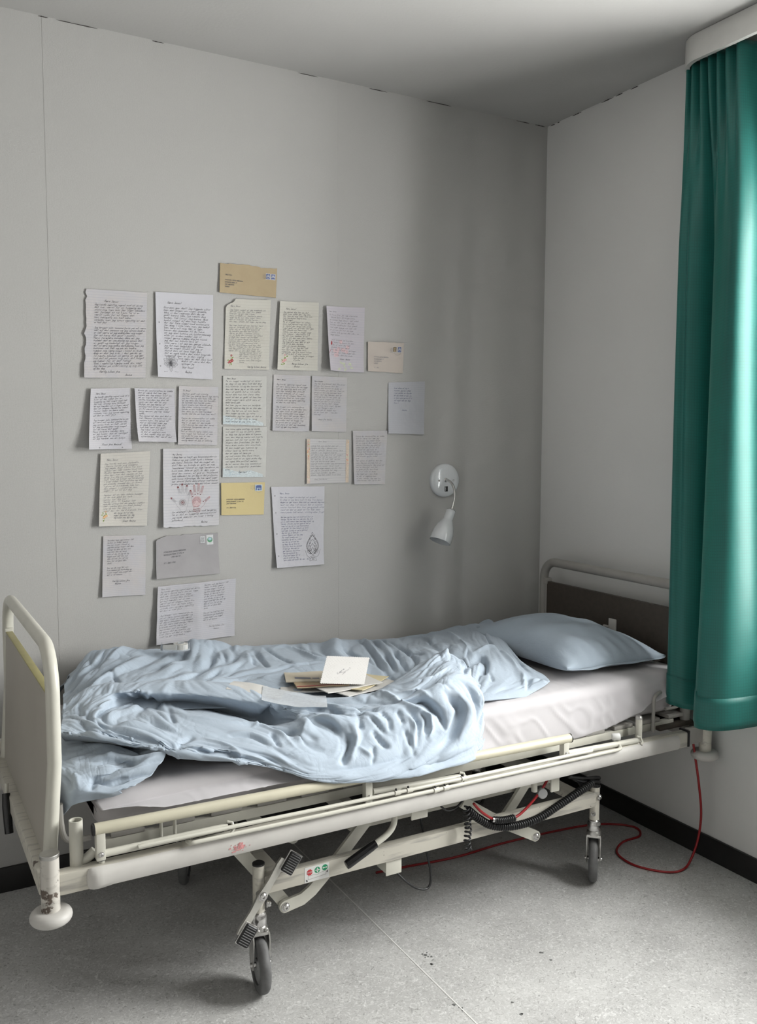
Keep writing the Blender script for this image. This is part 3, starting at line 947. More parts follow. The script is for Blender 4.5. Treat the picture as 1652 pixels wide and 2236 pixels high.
def caster(x, y, axis, ztop, first=False):
    leg = bed(MB().lathe([(0.0165, 0.212), (0.0165, ztop), (0.014, ztop + 0.002)], 20, Matrix.Translation((x, y, 0))), 'caster_leg', 'cream_worn')
    bed(MB().lathe([(0.0172, ztop), (0.0172, ztop + 0.005), (0.012, ztop + 0.008), (0.0004, ztop + 0.008)], 20, Matrix.Translation((x, y, 0))), 'leg_cap', 'black_rubber', leg)
    bed(MB().lathe([(0.0215, 0.188), (0.0225, 0.191), (0.0225, 0.212), (0.0200, 0.216), (0.0200, 0.222), (0.0165, 0.225)], 24, Matrix.Translation((x, y, 0))), 'caster_collar', 'steel', leg)
    ax = Vector((axis[0], axis[1], 0)).normalized()
    fw = Vector((-ax.y, ax.x, 0))
    Mw = Matrix((fw, ax, Vector((0, 0, 1)))).transposed().to_4x4()
    Mw.translation = Vector((x, y, 0)) 
    # fork: crown and two cheeks
    fk = MB()
    fk.lathe([(0.0245, 0.171), (0.0245, 0.178), (0.018, 0.188)], 20, Matrix.Translation((x, y, 0)))
    wc = Vector((0.012, 0, 0.078))
    for s in (-1, 1):
        poly = [(-0.022, 0.172), (0.028, 0.172), (0.034, 0.150), (0.026, 0.095), (0.022, 0.068), (0.006, 0.064), (-0.006, 0.085), (-0.022, 0.140)]
        M2 = Mw @ Matrix.Translation((0, s * 0.0225 - 0.0018, 0)) @ Euler((R(90), 0, 0)).to_matrix().to_4x4()
        fk.prism([(p[0], p[1]) for p in poly], -0.0036, M2)
    fk.box(Mw @ Vector((0.003, 0, 0.170)), (0.048, 0.047, 0.010), 0.002, Mw.to_3x3().to_4x4())
    fork = bed(fk, 'fork', 'zinc', leg)
    Mx = Mw @ Matrix.Translation(wc) @ Euler((R(-90), 0, 0)).to_matrix().to_4x4()
    tyre = [(0.052, -0.0145), (0.062, -0.0155), (0.071, -0.0135), (0.0765, -0.008), (0.0780, 0.0), (0.0765, 0.008), (0.071, 0.0135), (0.062, 0.0155), (0.052, 0.0145)]
    wh = bed(MB().lathe(tyre, 44, Mx, close=True), 'tyre', 'tyre_grey', leg)
    bed(MB().lathe([(0.0004, -0.013), (0.016, -0.013), (0.018, -0.009), (0.0525, -0.009), (0.0525, 0.009), (0.018, 0.009), (0.016, 0.013), (0.0004, 0.013)], 32, Mx), 'wheel_hub', 'hub_grey', leg)
    bed(MB().lathe([(0.0004, -0.029), (0.006, -0.029), (0.0072, -0.026), (0.0072, 0.026), (0.006, 0.029), (0.0004, 0.029)], 10, Mx), 'axle_nut', 'steel', leg)
    return leg
c1 = caster(-1.7185, YB, (-1.0, 0.13), 0.357)
c2 = caster(-0.4925, YB, (0.72, -0.69), 0.340)
caster(-1.7185, -0.225, (-0.9, 0.4), 0.345)
caster(-0.4925, -0.225, (0.5, -0.8), 0.340)
bolt((-0.488, YB - 0.0165, 0.306), (0.1, -1, 0), 0.0085, 0.007, parent=c2)
bolt((-0.512, YB - 0.0150, 0.252), (-0.2, -1, 0), 0.007, 0.008, parent=c2)
bolt((-1.700, YB - 0.0140, 0.246), (0.9, -0.5, 0), 0.008, 0.012, parent=c1)
for dx in (-0.012, 0.012):
    bolt((-1.7185 + dx, YB - 0.024, 0.178), (0, -1, 0.2), 0.005, 0.004, 'rivet', 'zinc', c1)

# brake pedal: bright lever with two ribbed pads
YP = -0.943
def xz_prism(poly, y, h):
    """outline in x, z extruded along +y"""
    M = Matrix(((1, 0, 0, 0), (0, 0, 1, y), (0, 1, 0, 0), (0, 0, 0, 1)))
    return MB().prism(poly, h, M)
a = Vector((-1.786, 0.188))
b_ = Vector((-1.655, 0.372))
d = (b_ - a).normalized()
nrm = Vector((-d.y, d.x))
poly = []
for t, w in ((0, 0.010), (0.08, 0.012), (0.3, 0.0095), (0.44, 0.012), (0.5, 0.0145), (0.56, 0.012), (0.7, 0.0095), (0.92, 0.012), (1.0, 0.010)):
    poly.append((a + (b_ - a) * t + nrm * w))
for t, w in ((1.0, 0.010), (0.92, 0.012), (0.7, 0.0095), (0.56, 0.012), (0.5, 0.0145), (0.44, 0.012), (0.3, 0.0095), (0.08, 0.012), (0, 0.010)):
    poly.append((a + (b_ - a) * t - nrm * w))
lever = bed(xz_prism([(p.x, p.y) for p in poly], YP, 0.008), 'brake_lever', 'pedal_metal')
bolt((-1.7195, YP, 0.281), (0, -1, 0), 0.0105, 0.008, parent=lever)
bed(MB().tube([(-1.7195, YP + 0.008, 0.281), (-1.7195, YB - 0.01, 0.281)], 0.012, 14), 'lever_shaft', 'zinc', lever)
for (cx, cz, sgn) in ((-1.648, 0.366, 1), (-1.778, 0.194, -1)):
    ang = math.atan2(d.y, d.x)
    rot = Matrix.Rotation(-ang, 4, 'Y') @ Matrix.Rotation(R(-14), 4, 'X')
    ctr = Vector((cx, YP - 0.004, cz)) + rot @ Vector((0.0, 0, -0.012))
    pad = bed(MB().box(ctr, (0.058, 0.013, 0.036), 0.0055, rot, 3), 'pedal_pad', 'black_rubber', lever)
    bed(MB().box(ctr + (rot @ Vector((0, 0.004, 0))), (0.063, 0.008, 0.041), 0.0035, rot, 2), 'pad_rim', 'steel', lever)
    rb = MB()
    for k in range(8):
        rb.box(ctr + (rot @ Vector((-0.0225 + k * 0.0064, -0.0068, 0))), (0.0026, 0.0028, 0.028), 0.0008, rot, 1)
    tag(bed(rb, 'pad_ribs', 'tyre_grey', lever), kind='stuff')

# sticker with brake positions on the beam
YS = YB - 0.0141
st = bed(MB().box2((-1.586, YS - 0.0006, 0.2765), (-1.510, YS, 0.3205), 0.0), 'brake_sticker', 'sticker_white', None, 0)
st['label'] = 'white sticker with STOP and arrow symbols'
def disc(cx, cz, r, mat, name, n=24, depth=0.0010, parent=st):
    return bed(xz_prism([(cx + r * math.cos(2 * math.pi * k / n + (math.pi / n if n == 8 else 0)), cz + r * math.sin(2 * math.pi * k / n + (math.pi / n if n == 8 else 0))) for k in range(n)], YS - depth, 0.0005), name, mat, parent, 0)
disc(-1.571, 0.3045, 0.0092, 'sign_red', 'stop_symbol', 8)
disc(-1.547, 0.3065, 0.0088, 'sign_green', 'free_symbol')
disc(-1.5235, 0.3085, 0.0088, 'sign_green', 'steer_symbol')
def arrow(cx, cz, ang, l, mat='sticker_white'):
    ca, sa = math.cos(ang), math.sin(ang)
    pts = [(0, -0.0009), (l * 0.55, -0.0009), (l * 0.55, -0.0026), (l, 0), (l * 0.55, 0.0026), (l * 0.55, 0.0009), (0, 0.0009)]
    bed(xz_prism([(cx + p[0] * ca - p[1] * sa, cz + p[0] * sa + p[1] * ca) for p in pts], YS - 0.0016, 0.0005), 'arrow', mat, st, 0)
for k in range(4):
    arrow(-1.547, 0.3065, k * math.pi / 2, 0.0072)
for k in range(2):
    arrow(-1.5235, 0.3085, k * math.pi, 0.0076)
arrow(-1.582, 0.2850, R(-55), 0.007, 'black_rubber')
arrow(-1.514, 0.2990, R(-125), 0.007, 'black_rubber')
ln = MB()
for p, q in (((-1.576, 0.284), (-1.52, 0.288)), ((-1.576, 0.294), (-1.556, 0.2955)), ((-1.54, 0.2965), (-1.521, 0.2985)), ((-1.556, 0.2955), (-1.548, 0.2925)), ((-1.548, 0.2925), (-1.54, 0.2965)), ((-1.576, 0.284), (-1.576, 0.294)), ((-1.52, 0.288), (-1.52, 0.2985))):
    dd = Vector((q[0] - p[0], q[1] - p[1]))
    nn = Vector((-dd.y, dd.x)).normalized() * 0.0005
    ln.add([(p[0] + nn.x, YS - 0.0009, p[1] + nn.y), (p[0] - nn.x, YS - 0.0009, p[1] - nn.y), (q[0] - nn.x, YS - 0.0009, q[1] - nn.y), (q[0] + nn.x, YS - 0.0009, q[1] + nn.y)], [(0, 1, 2, 3)])
tag(bed(ln, 'pedal_diagram', 'tube_grey', st, 0), kind='stuff')
def flat_text(txt, cx, cz, size, y, mat, parent, name):
    cu = bpy.data.curves.new(name, 'FONT')
    cu.body = txt
    cu.size = size
    cu.align_x = 'CENTER'
    cu.align_y = 'CENTER'
    cu.extrude = 0.0001
    cu.resolution_u = 2
    t = bpy.data.objects.new(name, cu)
    COL.objects.link(t)
    dg = bpy.context.evaluated_depsgraph_get()
    me = bpy.data.meshes.new_from_object(t.evaluated_get(dg))
    bpy.data.objects.remove(t)
    M = Matrix(((1, 0, 0, cx), (0, 0, -1, y), (0, 1, 0, cz), (0, 0, 0, 1)))
    me.transform(M)
    me.materials.clear()
    me.materials.append(MATS[mat])
    o = bpy.data.objects.new(name, me)
    COL.objects.link(o)
    o.parent = parent
    return o
flat_text('STOP', -1.571, 0.3045, 0.0066, YS - 0.0017, 'sticker_white', st, 'stop_lettering')

# scissor lift arms
def arm(pts, y, w, t, mat, name, eyes=()):
    """flat lift arm: mitred strip with a round eye at its first end"""
    P = [Vector(p) for p in pts]
    n = len(P)
    vs_, fs_ = [], []
    for i, p in enumerate(P):
        q0, q1 = P[max(0, i - 1)], P[min(n - 1, i + 1)]
        dd = (q1 - q0).normalized()
        nn = Vector((-dd.y, dd.x)) * w / 2
        for yy in (y, y + t):
            for sg in (1, -1):
                vs_.append((p.x + nn.x * sg, yy, p.y + nn.y * sg))
    for i in range(n - 1):
        a = i * 4
        for k, k2 in ((0, 1), (1, 3), (3, 2), (2, 0)):
            fs_.append((a + k, a + k2, a + 4 + k2, a + 4 + k))
    fs_ += [(2, 3, 1, 0), tuple(4 * (n - 1) + k for k in (0, 1, 3, 2))]
    m = MB().add(vs_, fs_)
    m.lathe([(w * 0.5, -0.0006), (w * 0.5, t + 0.0006)], 24, frame_to((P[0].x, y + t, P[0].y), (0, -1, 0)))
    o = bed(m, name, mat, None, 30)
    bm_ = bmesh.new()
    bm_.from_mesh(o.data)
    bmesh.ops.recalc_face_normals(bm_, faces=bm_.faces)
    bm_.to_mesh(o.data)
    bm_.free()
    for e in eyes:
        bolt((e[0], y - 0.0006, e[1]), (0, -1, 0), 0.0105, 0.009, parent=o)
    return o
arm([(-1.628, 0.200), (-1.575, 0.208), (-1.545, 0.225), (-1.46, 0.300), (-1.36, 0.40)], -0.885, 0.036, 0.010, 'cream_paint', 'lift_arm', [(-1.628, 0.200)])
arm([(-1.625, 0.205), (-1.70, 0.31), (-1.79, 0.43)], -0.868, 0.036, 0.012, 'cream_paint', 'lift_arm')
arm([(-0.726, 0.205), (-0.79, 0.240), (-0.90, 0.300), (-1.02, 0.38)], -0.885, 0.036, 0.014, 'cream_paint', 'lift_arm', [(-0.726, 0.205)])
arm([(-0.865, 0.262), (-0.80, 0.33), (-0.74, 0.40)], -0.868, 0.032, 0.012, 'cream_paint', 'lift_arm')
arm([(-1.52, 0.30), (-1.62, 0.36), (-1.70, 0.44)], -0.70, 0.032, 0.012, 'cream_paint', 'lift_arm')
lf = bed(MB().box2((-1.40, -0.840, 0.352), (-0.62, -0.815, 0.412), 0.004), 'lift_frame', 'cream_paint')
bed(MB().box2((-1.40, -0.27, 0.352), (-0.62, -0.245, 0.412), 0.004), 'lift_frame', 'cream_paint')
bolt((-1.375, -0.840, 0.372), (0, -1, 0), 0.011, 0.006, parent=lf)
for x in (-1.36, -0.66):
    bed(MB().box2((x - 0.018, -0.815, 0.36), (x + 0.018, -0.27, 0.405), 0.004), 'lift_crossbar', 'cream_paint')
mo = bed(MB().box2((-1.20, -0.70, 0.32), (-0.85, -0.58, 0.44), 0.015), 'lift_motor', 'board_dark')
bed(MB().box2((-1.318, YB - 0.006, 0.226), (-1.264, YB - 0.0035, 0.274), 0.002), 'beam_bracket', 'cream_paint')
bed(MB().box2((-1.318, YB - 0.003, 0.234), (-1.314, YB + 0.05, 0.274), 0.001), 'beam_bracket', 'cream_paint')
bed(MB().box2((-1.262, -0.968, 0.405), (-1.205, -0.962, 0.452), 0.003), 'hanging_tab', 'cream_paint')
bed(MB().box2((-0.735, -0.968, 0.385), (-0.700, -0.960, 0.452), 0.004), 'hanging_tab', 'cream_paint')
bt = bed(MB().tube([(-0.790, -0.95, 0.452), (-0.790, -0.95, 0.395)], 0.010, 12), 'control_stub', 'cream_paint')
bed(MB().lathe([(0.014, -0.010), (0.0165, -0.006), (0.0165, 0.006), (0.0145, 0.009), (0.0004, 0.009)], 24, frame_to((-0.762, -0.955, 0.385), (-0.35, -0.9, 0.1))), 'control_button', 'hub_grey', bt)

# crank handle with black grip
gr = bed(MB().tube(catmull([(-1.475, -0.962, 0.318), (-1.468, -0.962, 0.321), (-1.43, -0.962, 0.338), (-1.385, -0.962, 0.358), (-1.378, -0.962, 0.361)], 4), [0.008] + [0.0125] * 3 + [0.0135] * 8 + [0.0125] * 4 + [0.010], 14), 'crank_grip', 'black_gloss')
bed(MB().tube(catmull([(-1.385, -0.962, 0.358), (-1.345, -0.962, 0.377), (-1.322, -0.960, 0.396), (-1.312, -0.955, 0.420), (-1.312, -0.950, 0.455)], 6), 0.0090, 12), 'crank_handle', 'cream_paint', gr)

# cables
def helix(path, rad, wire, pitch, n=10, sides=6):
    pts = [Vector(p) for p in path]
    seg = [0]
    for i in range(1, len(pts)):
        seg.append(seg[-1] + (pts[i] - pts[i - 1]).length)
    total = seg[-1]
    N = int(total / pitch * n)
    out = []
    k = 0
    for i in range(N + 1):
        s = total * i / N
        while k < len(seg) - 2 and seg[k + 1] < s:
            k += 1
        t = (s - seg[k]) / max(1e-9, seg[k + 1] - seg[k])
        p = pts[k].lerp(pts[k + 1], t)
        dd = (pts[k + 1] - pts[k]).normalized()
        up = Vector((0, 1, 0))
        e1 = (up - dd * up.dot(dd)).normalized()
        e2 = dd.cross(e1)
        a = 2 * math.pi * i / n
        out.append(p + (e1 * math.cos(a) + e2 * math.sin(a)) * rad)
    return MB().tube(out, wire, sides)
bed(helix(catmull([(-1.045, -0.945, 0.385), (-1.00, -0.945, 0.345), (-0.945, -0.945, 0.312), (-0.86, -0.945, 0.294), (-0.77, -0.945, 0.298), (-0.68, -0.945, 0.325), (-0.60, -0.945, 0.352), (-0.53, -0.935, 0.368)], 10), 0.0100, 0.0038, 0.0088), 'coiled_cable', 'black_rubber', None, 180)
bed(helix(catmull([(-1.060, -0.955, 0.400), (-1.057, -0.958, 0.36), (-1.052, -0.958, 0.33), (-1.056, -0.958, 0.29), (-1.050, -0.958, 0.262)], 8), 0.0095, 0.0030, 0.0135), 'dangling_cable', 'black_rubber', None, 180)
bed(helix(catmull([(-0.955, -0.957, 0.338), (-0.92, -0.957, 0.330), (-0.875, -0.957, 0.328)], 8), 0.0085, 0.0034, 0.0075), 'cable_sleeve', 'black_rubber', None, 180)
bed(MB().tube([(-0.963, -0.957, 0.341), (-0.948, -0.957, 0.337)], 0.0088, 12), 'cable_connector', 'steel')
bed(MB().tube(catmull([(-1.03, -0.953, 0.405), (-1.0, -0.955, 0.372), (-0.955, -0.957, 0.340), (-0.915, -0.957, 0.330), (-0.87, -0.957, 0.329), (-0.83, -0.955, 0.345), (-0.79, -0.953, 0.372), (-0.755, -0.950, 0.40), (-0.72, -0.94, 0.43)], 6), 0.0042, 8), 'red_cable', 'red_cable', None, 180)
for k in range(3):
    bed(MB().tube(catmull([(-0.62 + 0.02 * k, -0.92, 0.40 - 0.01 * k), (-0.56, -0.925, 0.385 - 0.012 * k), (-0.50, -0.92, 0.375 - 0.014 * k), (-0.465, -0.90, 0.36 - 0.015 * k), (-0.45, -0.86, 0.34)], 6), 0.0065, 8), 'cable_bundle', 'black_rubber', None, 180)
bed(MB().tube(catmull([(-1.165, -0.86, 0.36), (-1.155, -0.88, 0.26), (-1.150, -0.90, 0.185), (-1.165, -0.91, 0.150), (-1.205, -0.91, 0.158), (-1.25, -0.90, 0.195), (-1.30, -0.86, 0.26)], 8), 0.0036, 8), 'hanging_cable', 'black_rubber', None, 180)
bed(MB().tube(catmull([(-1.16, -0.955, 0.43), (-1.13, -0.956, 0.405), (-1.10, -0.956, 0.405), (-1.07, -0.955, 0.425)], 6), 0.0030, 8), 'hanging_cable', 'black_rubber', None, 180)

pc = MB().tube(catmull([(-0.105, -0.985, 0.452), (-0.100, -0.988, 0.42), (-0.085, -1.000, 0.30), (-0.068, -1.000, 0.19), (-0.072, -0.995, 0.10), (-0.105, -0.998, 0.035), (-0.160, -1.010, 0.008), (-0.225, -0.990, 0.0045), (-0.285, -0.900, 0.0045), (-0.272, -0.80, 0.0045), (-0.190, -0.745, 0.0045), (-0.09, -0.735, 0.0045), (-0.06, -0.66, 0.0045), (-0.20, -0.57, 0.0045), (-0.565, -0.534, 0.0045), (-0.80, -0.54, 0.0045), (-1.0, -0.515, 0.0045), (-1.12, -0.50, 0.0045)], 8), 0.0042, 8).build('power_cord', 'red_cable', angle=180)
tag(pc, 'red power cord hanging from the bed head and looping on the floor', 'power cord')

# ------------------------------------------------------------------ mattress and fitted sheet
def bed_top(x):
    """upper side of the mattress: it lies lower towards the foot"""
    return float(np.interp(x, [-2.15, -1.7, -1.3, -0.9, -0.3, -0.1], [0.646, 0.660, 0.677, 0.692, 0.705, 0.706]))

def mattress():
    xs = [-2.150, -2.146, -2.136, -2.118] + list(np.linspace(-2.09, -0.19, 40)) + [-0.160, -0.142, -0.132, -0.128]
    inset = [0.028, 0.014, 0.005, 0.001] + [0.0] * 40 + [0.001, 0.005, 0.014, 0.028]
    vs_, fs_ = [], []
    prof = []
    for k in range(4):
        for i in range(7):
            a = R(k * 90 + i * 15)
            prof.append((k, math.cos(a), math.sin(a)))
    n = len(prof)
    for x, q in zip(xs, inset):
        zt, zb = bed_top(x) - 0.006 - q, 0.553 + q
        y0, y1 = -0.925 + q, -0.105 - q
        r = 0.028
        for k, c, s in prof:
            cy = (y1 - r) if k in (0, 3) else (y0 + r)
            cz = (zt - r) if k in (0, 1) else (zb + r)
            vs_.append((x, cy + r * c, cz + r * s))
    for i in range(len(xs) - 1):
        for k in range(n):
            k2 = (k + 1) % n
            fs_.append((i * n + k, i * n + k2, i * n + n + k2, i * n + n + k))
    fs_.append(tuple(range(n - 1, -1, -1)))
    fs_.append(tuple((len(xs) - 1) * n + k for k in range(n)))
    tag(MB().add(vs_, fs_).build('mattress', 'mattress_cover', angle=60), 'pale foam mattress lying on the hospital bed under the sheet', 'mattress')
mattress()

def vnoise(x, y, seed=0):
    """smooth value noise, numpy"""
    r_ = np.random.default_rng(seed)
    g = r_.random((64, 64))
    xi, yi = np.floor(x).astype(int), np.floor(y).astype(int)
    fx, fy = smooth(x - xi), smooth(y - yi)
    a = g[xi % 64, yi % 64]
    b = g[(xi + 1) % 64, yi % 64]
    c = g[xi % 64, (yi + 1) % 64]
    d = g[(xi + 1) % 64, (yi + 1) % 64]
    return (a * (1 - fx) + b * fx) * (1 - fy) + (c * (1 - fx) + d * fx) * fy

def fitted_sheet():
    nu, nv = 260, 56
    hx = [-2.16, -2.05, -1.80, -1.55, -1.30, -1.10, -0.95, -0.70, -0.50, -0.36, -0.25, -0.12]
    hz = [0.618, 0.605, 0.600, 0.598, 0.588, 0.572, 0.555, 0.532, 0.545, 0.575, 0.615, 0.650]   # hem height
    hy = [-0.968, -0.978, -0.976, -0.972, -0.962, -0.955, -0.950, -0.948, -0.948, -0.950, -0.952, -0.955]
    vs_, fs_ = [], []
    xs = np.linspace(-2.153, -0.120, nu + 1)
    for i, x in enumerate(xs):
        zt = bed_top(x) + 0.003 * math.sin(x * 4.1 + 0.5)
        h = float(np.interp(x, hx, hz))
        ye = float(np.interp(x, hx, hy))
        loose = float(smooth((-1.05 - x) / 0.5))       # at the foot the sheet hangs loose
        for j in range(nv + 1):
            t = j / nv
            # profile: flat top, rounded shoulder, hanging side, tiny hem return
            if t < 0.42:
                y = -0.102 - (0.800 * t / 0.42)
                z = zt
            elif t < 0.56:
                a = (t - 0.42) / 0.14 * math.pi / 2
                y = -0.902 - 0.034 * math.sin(a)
                z = zt - 0.034 * (1 - math.cos(a))
            else:
                s = (t - 0.56) / 0.44
                y = -0.936 + (ye + 0.936) * s ** (1.4)
                z = zt - 0.034 + (h - zt + 0.034) * s
            drop = max(0.0, (t - 0.5) / 0.5)
            xx = x
            if x < -1.9:
                xx = x + drop * 0.095 * (-1.9 - x) / 0.25      # foot corner pulled inwards
            # soft horizontal drag folds on the hanging part
            w = 0.0045 * loose * drop * math.sin(40 * z + 5 * x + 2 * math.sin(3 * x)) + 0.004 * drop * (1 - loose) * math.sin(9 * x + 30 * z + 3 * math.sin(6 * x))
            y -= w
            if x > -0.75:
                # diagonal strain folds at the head corner
                k = (x + 0.75) / 0.6
                ph = (x * 0.75 + z * 1.0) * 60
                y -= 0.0085 * k * drop * math.sin(ph) * max(0, math.sin(ph * 0.31 + 1))
            z += 0.0032 * (1 - drop) * (math.sin(23 * x + 9 * y) * math.sin(11 * y + 3 * x)) * (1.0 if t < 0.5 else 0.4)
            rn = float(vnoise(np.array((x * 0.8 + z * 0.6) * 26), np.array((z * 0.8 - x * 0.6 + y) * 9), 77))
            cr = max(0.0, 1 - abs(2 * rn - 1) * 3.2)
            if t > 0.44:
                y -= 0.0032 * cr * min(1.0, drop * 2.5)
            else:
                z += 0.0022 * cr
            vs_.append((xx, y, z))
    for i in range(nu):
        for j in range(nv):
            a = i * (nv + 1) + j
            fs_.append((a, a + nv + 1, a + nv + 2, a + 1))
    # end flap over the head end
    o = MB().add(vs_, fs_).build('fitted_sheet', 'sheet_lilac', angle=180, flip=True)
    sd = o.modifiers.new('thick', 'SOLIDIFY')
    sd.thickness = 0.0016
    sd.offset = -1
    tag(o, 'pale lilac sheet stretched over the mattress and hanging down its front', 'bed sheet')
fitted_sheet()

def pillow():
    nu, nv = 110, 130
    A, B, C, D = [np.array(p) for p in ((-0.575, -0.850), (-0.135, -0.875), (-0.128, -0.26), (-0.60, -0.235))]
    vs_, fs_ = [], []
    def pt(u, v, side):
        a, b = 2 * u - 1, 2 * v - 1
        # edges pulled inwards between the corner ears
        sx = 1 - 0.075 * (1 - b * b) ** 1.2 * 0 - 0.0
        pu = 0.5 + (u - 0.5) * (1 - 0.10 * (1 - abs(b) ** 2.4))
        pv = 0.5 + (v - 0.5) * (1 - 0.07 * (1 - abs(a) ** 2.4))
        p = (A * (1 - pu) + B * pu) * (1 - pv) + (D * (1 - pu) + C * pu) * pv
        e = max(0.0, (1 - abs(a) ** 2.6)) * max(0.0, (1 - abs(b) ** 2.8))
        f = e ** 0.55
        if side > 0:
            # strain wrinkles running in from corners and seam
            rim = (1 - f)
            w = 0.006 * math.sin(26 * a + 9 * b) * max(0, b * -1) ** 1.0 * math.exp(-((1 - abs(b)) / 0.25) ** 2) * f ** 0.3
            w += 0.007 * math.sin(9 * (a + 0.8 * b) + 1.2 * math.sin(4 * a)) * math.exp(-((a + 0.35) ** 2 + (b + 0.55) ** 2) / 0.10)
            w += 0.004 * math.sin(13 * (a - 0.6 * b)) * math.exp(-((a - 0.4) ** 2 + (b + 0.4) ** 2) / 0.15)
            w += 0.003 * math.sin(11 * b + 5 * a)
            z = 0.735 + 0.108 * f + w * f ** 0.4
        else:
            z = 0.735 - 0.022 * e ** 0.25
        cz = 0.012 * (abs(a) * abs(b)) ** 6            # corner ears lift a little
        return (p[0], p[1], z + cz)
    for side in (1, -1):
        o = len(vs_)
        for j in range(nv + 1):
            for i in range(nu + 1):
                vs_.append(pt(i / nu, j / nv, side))
        for j in range(nv):
            for i in range(nu):
                a = o + j * (nu + 1) + i
                q = (a, a + 1, a + nu + 2, a + nu + 1)
                fs_.append(q if side > 0 else q[::-1])
    bm_ = MB().add(vs_, fs_)
    o = bm_.build('pillow', 'pillow_blue', angle=180)
    b2 = bmesh.new()
    b2.from_mesh(o.data)
    bmesh.ops.remove_doubles(b2, verts=b2.verts, dist=0.0004)
    b2.to_mesh(o.data)
    b2.free()
    o.data.polygons.foreach_set('use_smooth', [True] * len(o.data.polygons))
    tag(o, 'light blue cotton pillow at the head of the bed', 'pillow')
    # flat seam lip round the opening end and a care tag
    lip = []
    for i in range(41):
        p = pt(i / 40, 0.0, 1)
        lip.append(p)
    vs2, fs2 = [], []
    for i, p in enumerate(lip):
        t = i / 40
        wv = 0.010 + 0.004 * math.sin(9 * t)
        vs2 += [(p[0], p[1] + 0.002, p[2]), (p[0] + 0.002 * math.sin(14 * t), p[1] - wv * math.sin(math.pi * t) ** 0.3, p[2] - 0.004 + 0.003 * math.sin(17 * t))]
    for i in range(40):
        fs2.append((2 * i, 2 * i + 1, 2 * i + 3, 2 * i + 2))
    lo = MB().add(vs2, fs2).build('seam_lip', 'pillow_blue', o, angle=180)
    lo.modifiers.new('thick', 'SOLIDIFY').thickness = 0.002
    MB().box((-0.185, -0.885, 0.733), (0.022, 0.010, 0.0015), 0.0, (0.3, 0, 0.1)).build('care_tag', 'board_dark', o)
pillow()

# ------------------------------------------------------------------ duvet
def cr_matrix(n, N):
    """Catmull-Rom interpolation weights from n control values to N samples"""
    W = np.zeros((N, n))
    for a in range(N):
        s = a / (N - 1) * (n - 1)
        i = min(int(s), n - 2)
        t = s - i
        w = (0.5 * (-t + 2 * t * t - t ** 3), 0.5 * (2 - 5 * t * t + 3 * t ** 3), 0.5 * (t + 4 * t * t - 3 * t ** 3), 0.5 * (-t * t + t ** 3))
        for k, wk in zip((i - 1, i, i + 1, i + 2), w):
            if k < 0:
                W[a, 0] += 2 * wk
                W[a, 1] -= wk
            elif k >= n:
                W[a, n - 1] += 2 * wk
                W[a, n - 2] -= wk
            else:
                W[a, k] += wk
    return W

def loft(net, nv, nu):
    P = np.array(net, float)
    A = cr_matrix(P.shape[0], nv)
    Bm = cr_matrix(P.shape[1], nu)
    return np.einsum('ai,bj,ijk->abk', A, Bm, P)

def normals(X):
    du = np.gradient(X, axis=1)
    dv = np.gradient(X, axis=0)
    n = np.cross(dv, du)
    l = np.linalg.norm(n, axis=2, keepdims=True)
    n = n / np.maximum(l, 1e-9)
    return n

def crumple(B, gu, gv, iters=140, kf=0.03, kb=0.5, seed=3, amp=0.003):
    """cloth relaxation: the fabric is a little longer than the shape it lies on, so it buckles into folds"""
    r_ = np.random.default_rng(seed)
    nv, nu, _ = B.shape
    N = normals(B)
    jj, ii = np.mgrid[0:nv, 0:nu]
    nz = vnoise(ii / 6.0 + 3, jj / 6.0 + 8, seed) + 0.6 * vnoise(ii / 2.5, jj / 2.5, seed + 1) - 0.8
    X = B + N * (amp * nz)[..., None]
    def sl(d, m):
        a = slice(0, m - d if d >= 0 else m)
        b = slice(d, m)
        return a, b
    sets = []
    for dv, du, st in ((0, 1, 0.9), (1, 0, 0.9), (1, 1, 0.35), (1, -1, 0.35), (0, 2, kb), (2, 0, kb), (0, 4, kb * 0.5), (4, 0, kb * 0.5)):
        va, vb = slice(0, nv - dv), slice(dv, nv)
        if du >= 0:
            ua, ub = slice(0, nu - du), slice(du, nu)
        else:
            ua, ub = slice(-du, nu), slice(0, nu + du)
        d = B[vb, ub] - B[va, ua]
        L = np.linalg.norm(d, axis=2)
        w = dv / (abs(dv) + abs(du))
        g = gv[va, ua] * w + gu[va, ua] * (1 - w)
        bend = max(dv, abs(du)) > 1
        L = L * (1 + g * (0.55 if bend else 1.0))
        sets.append((va, vb, ua, ub, L, st, bend))
    for it in range(iters):
        D = np.zeros_like(X)
        C = np.zeros(X.shape[:2])
        for va, vb, ua, ub, L, st, bend in sets:
            d = X[vb, ub] - X[va, ua]
            l = np.linalg.norm(d, axis=2)
            e = (l - L) / np.maximum(l, 1e-9) * 0.5 * st
            if bend:
                e = np.minimum(e, 0)          # only resist folding too sharply
            q = d * e[..., None]
            D[va, ua] += q
            D[vb, ub] -= q
            C[va, ua] += 1
            C[vb, ub] += 1
        X = X + D / np.maximum(C, 1)[..., None] * 2.2
        X = X + (B - X) * kf
    return X

def upsample(X, f):
    nv, nu, _ = X.shape
    A = cr_matrix(nv, (nv - 1) * f + 1)
    Bm = cr_matrix(nu, (nu - 1) * f + 1)
    return np.einsum('ai,bj,ijk->abk', A, Bm, X, optimize=True)

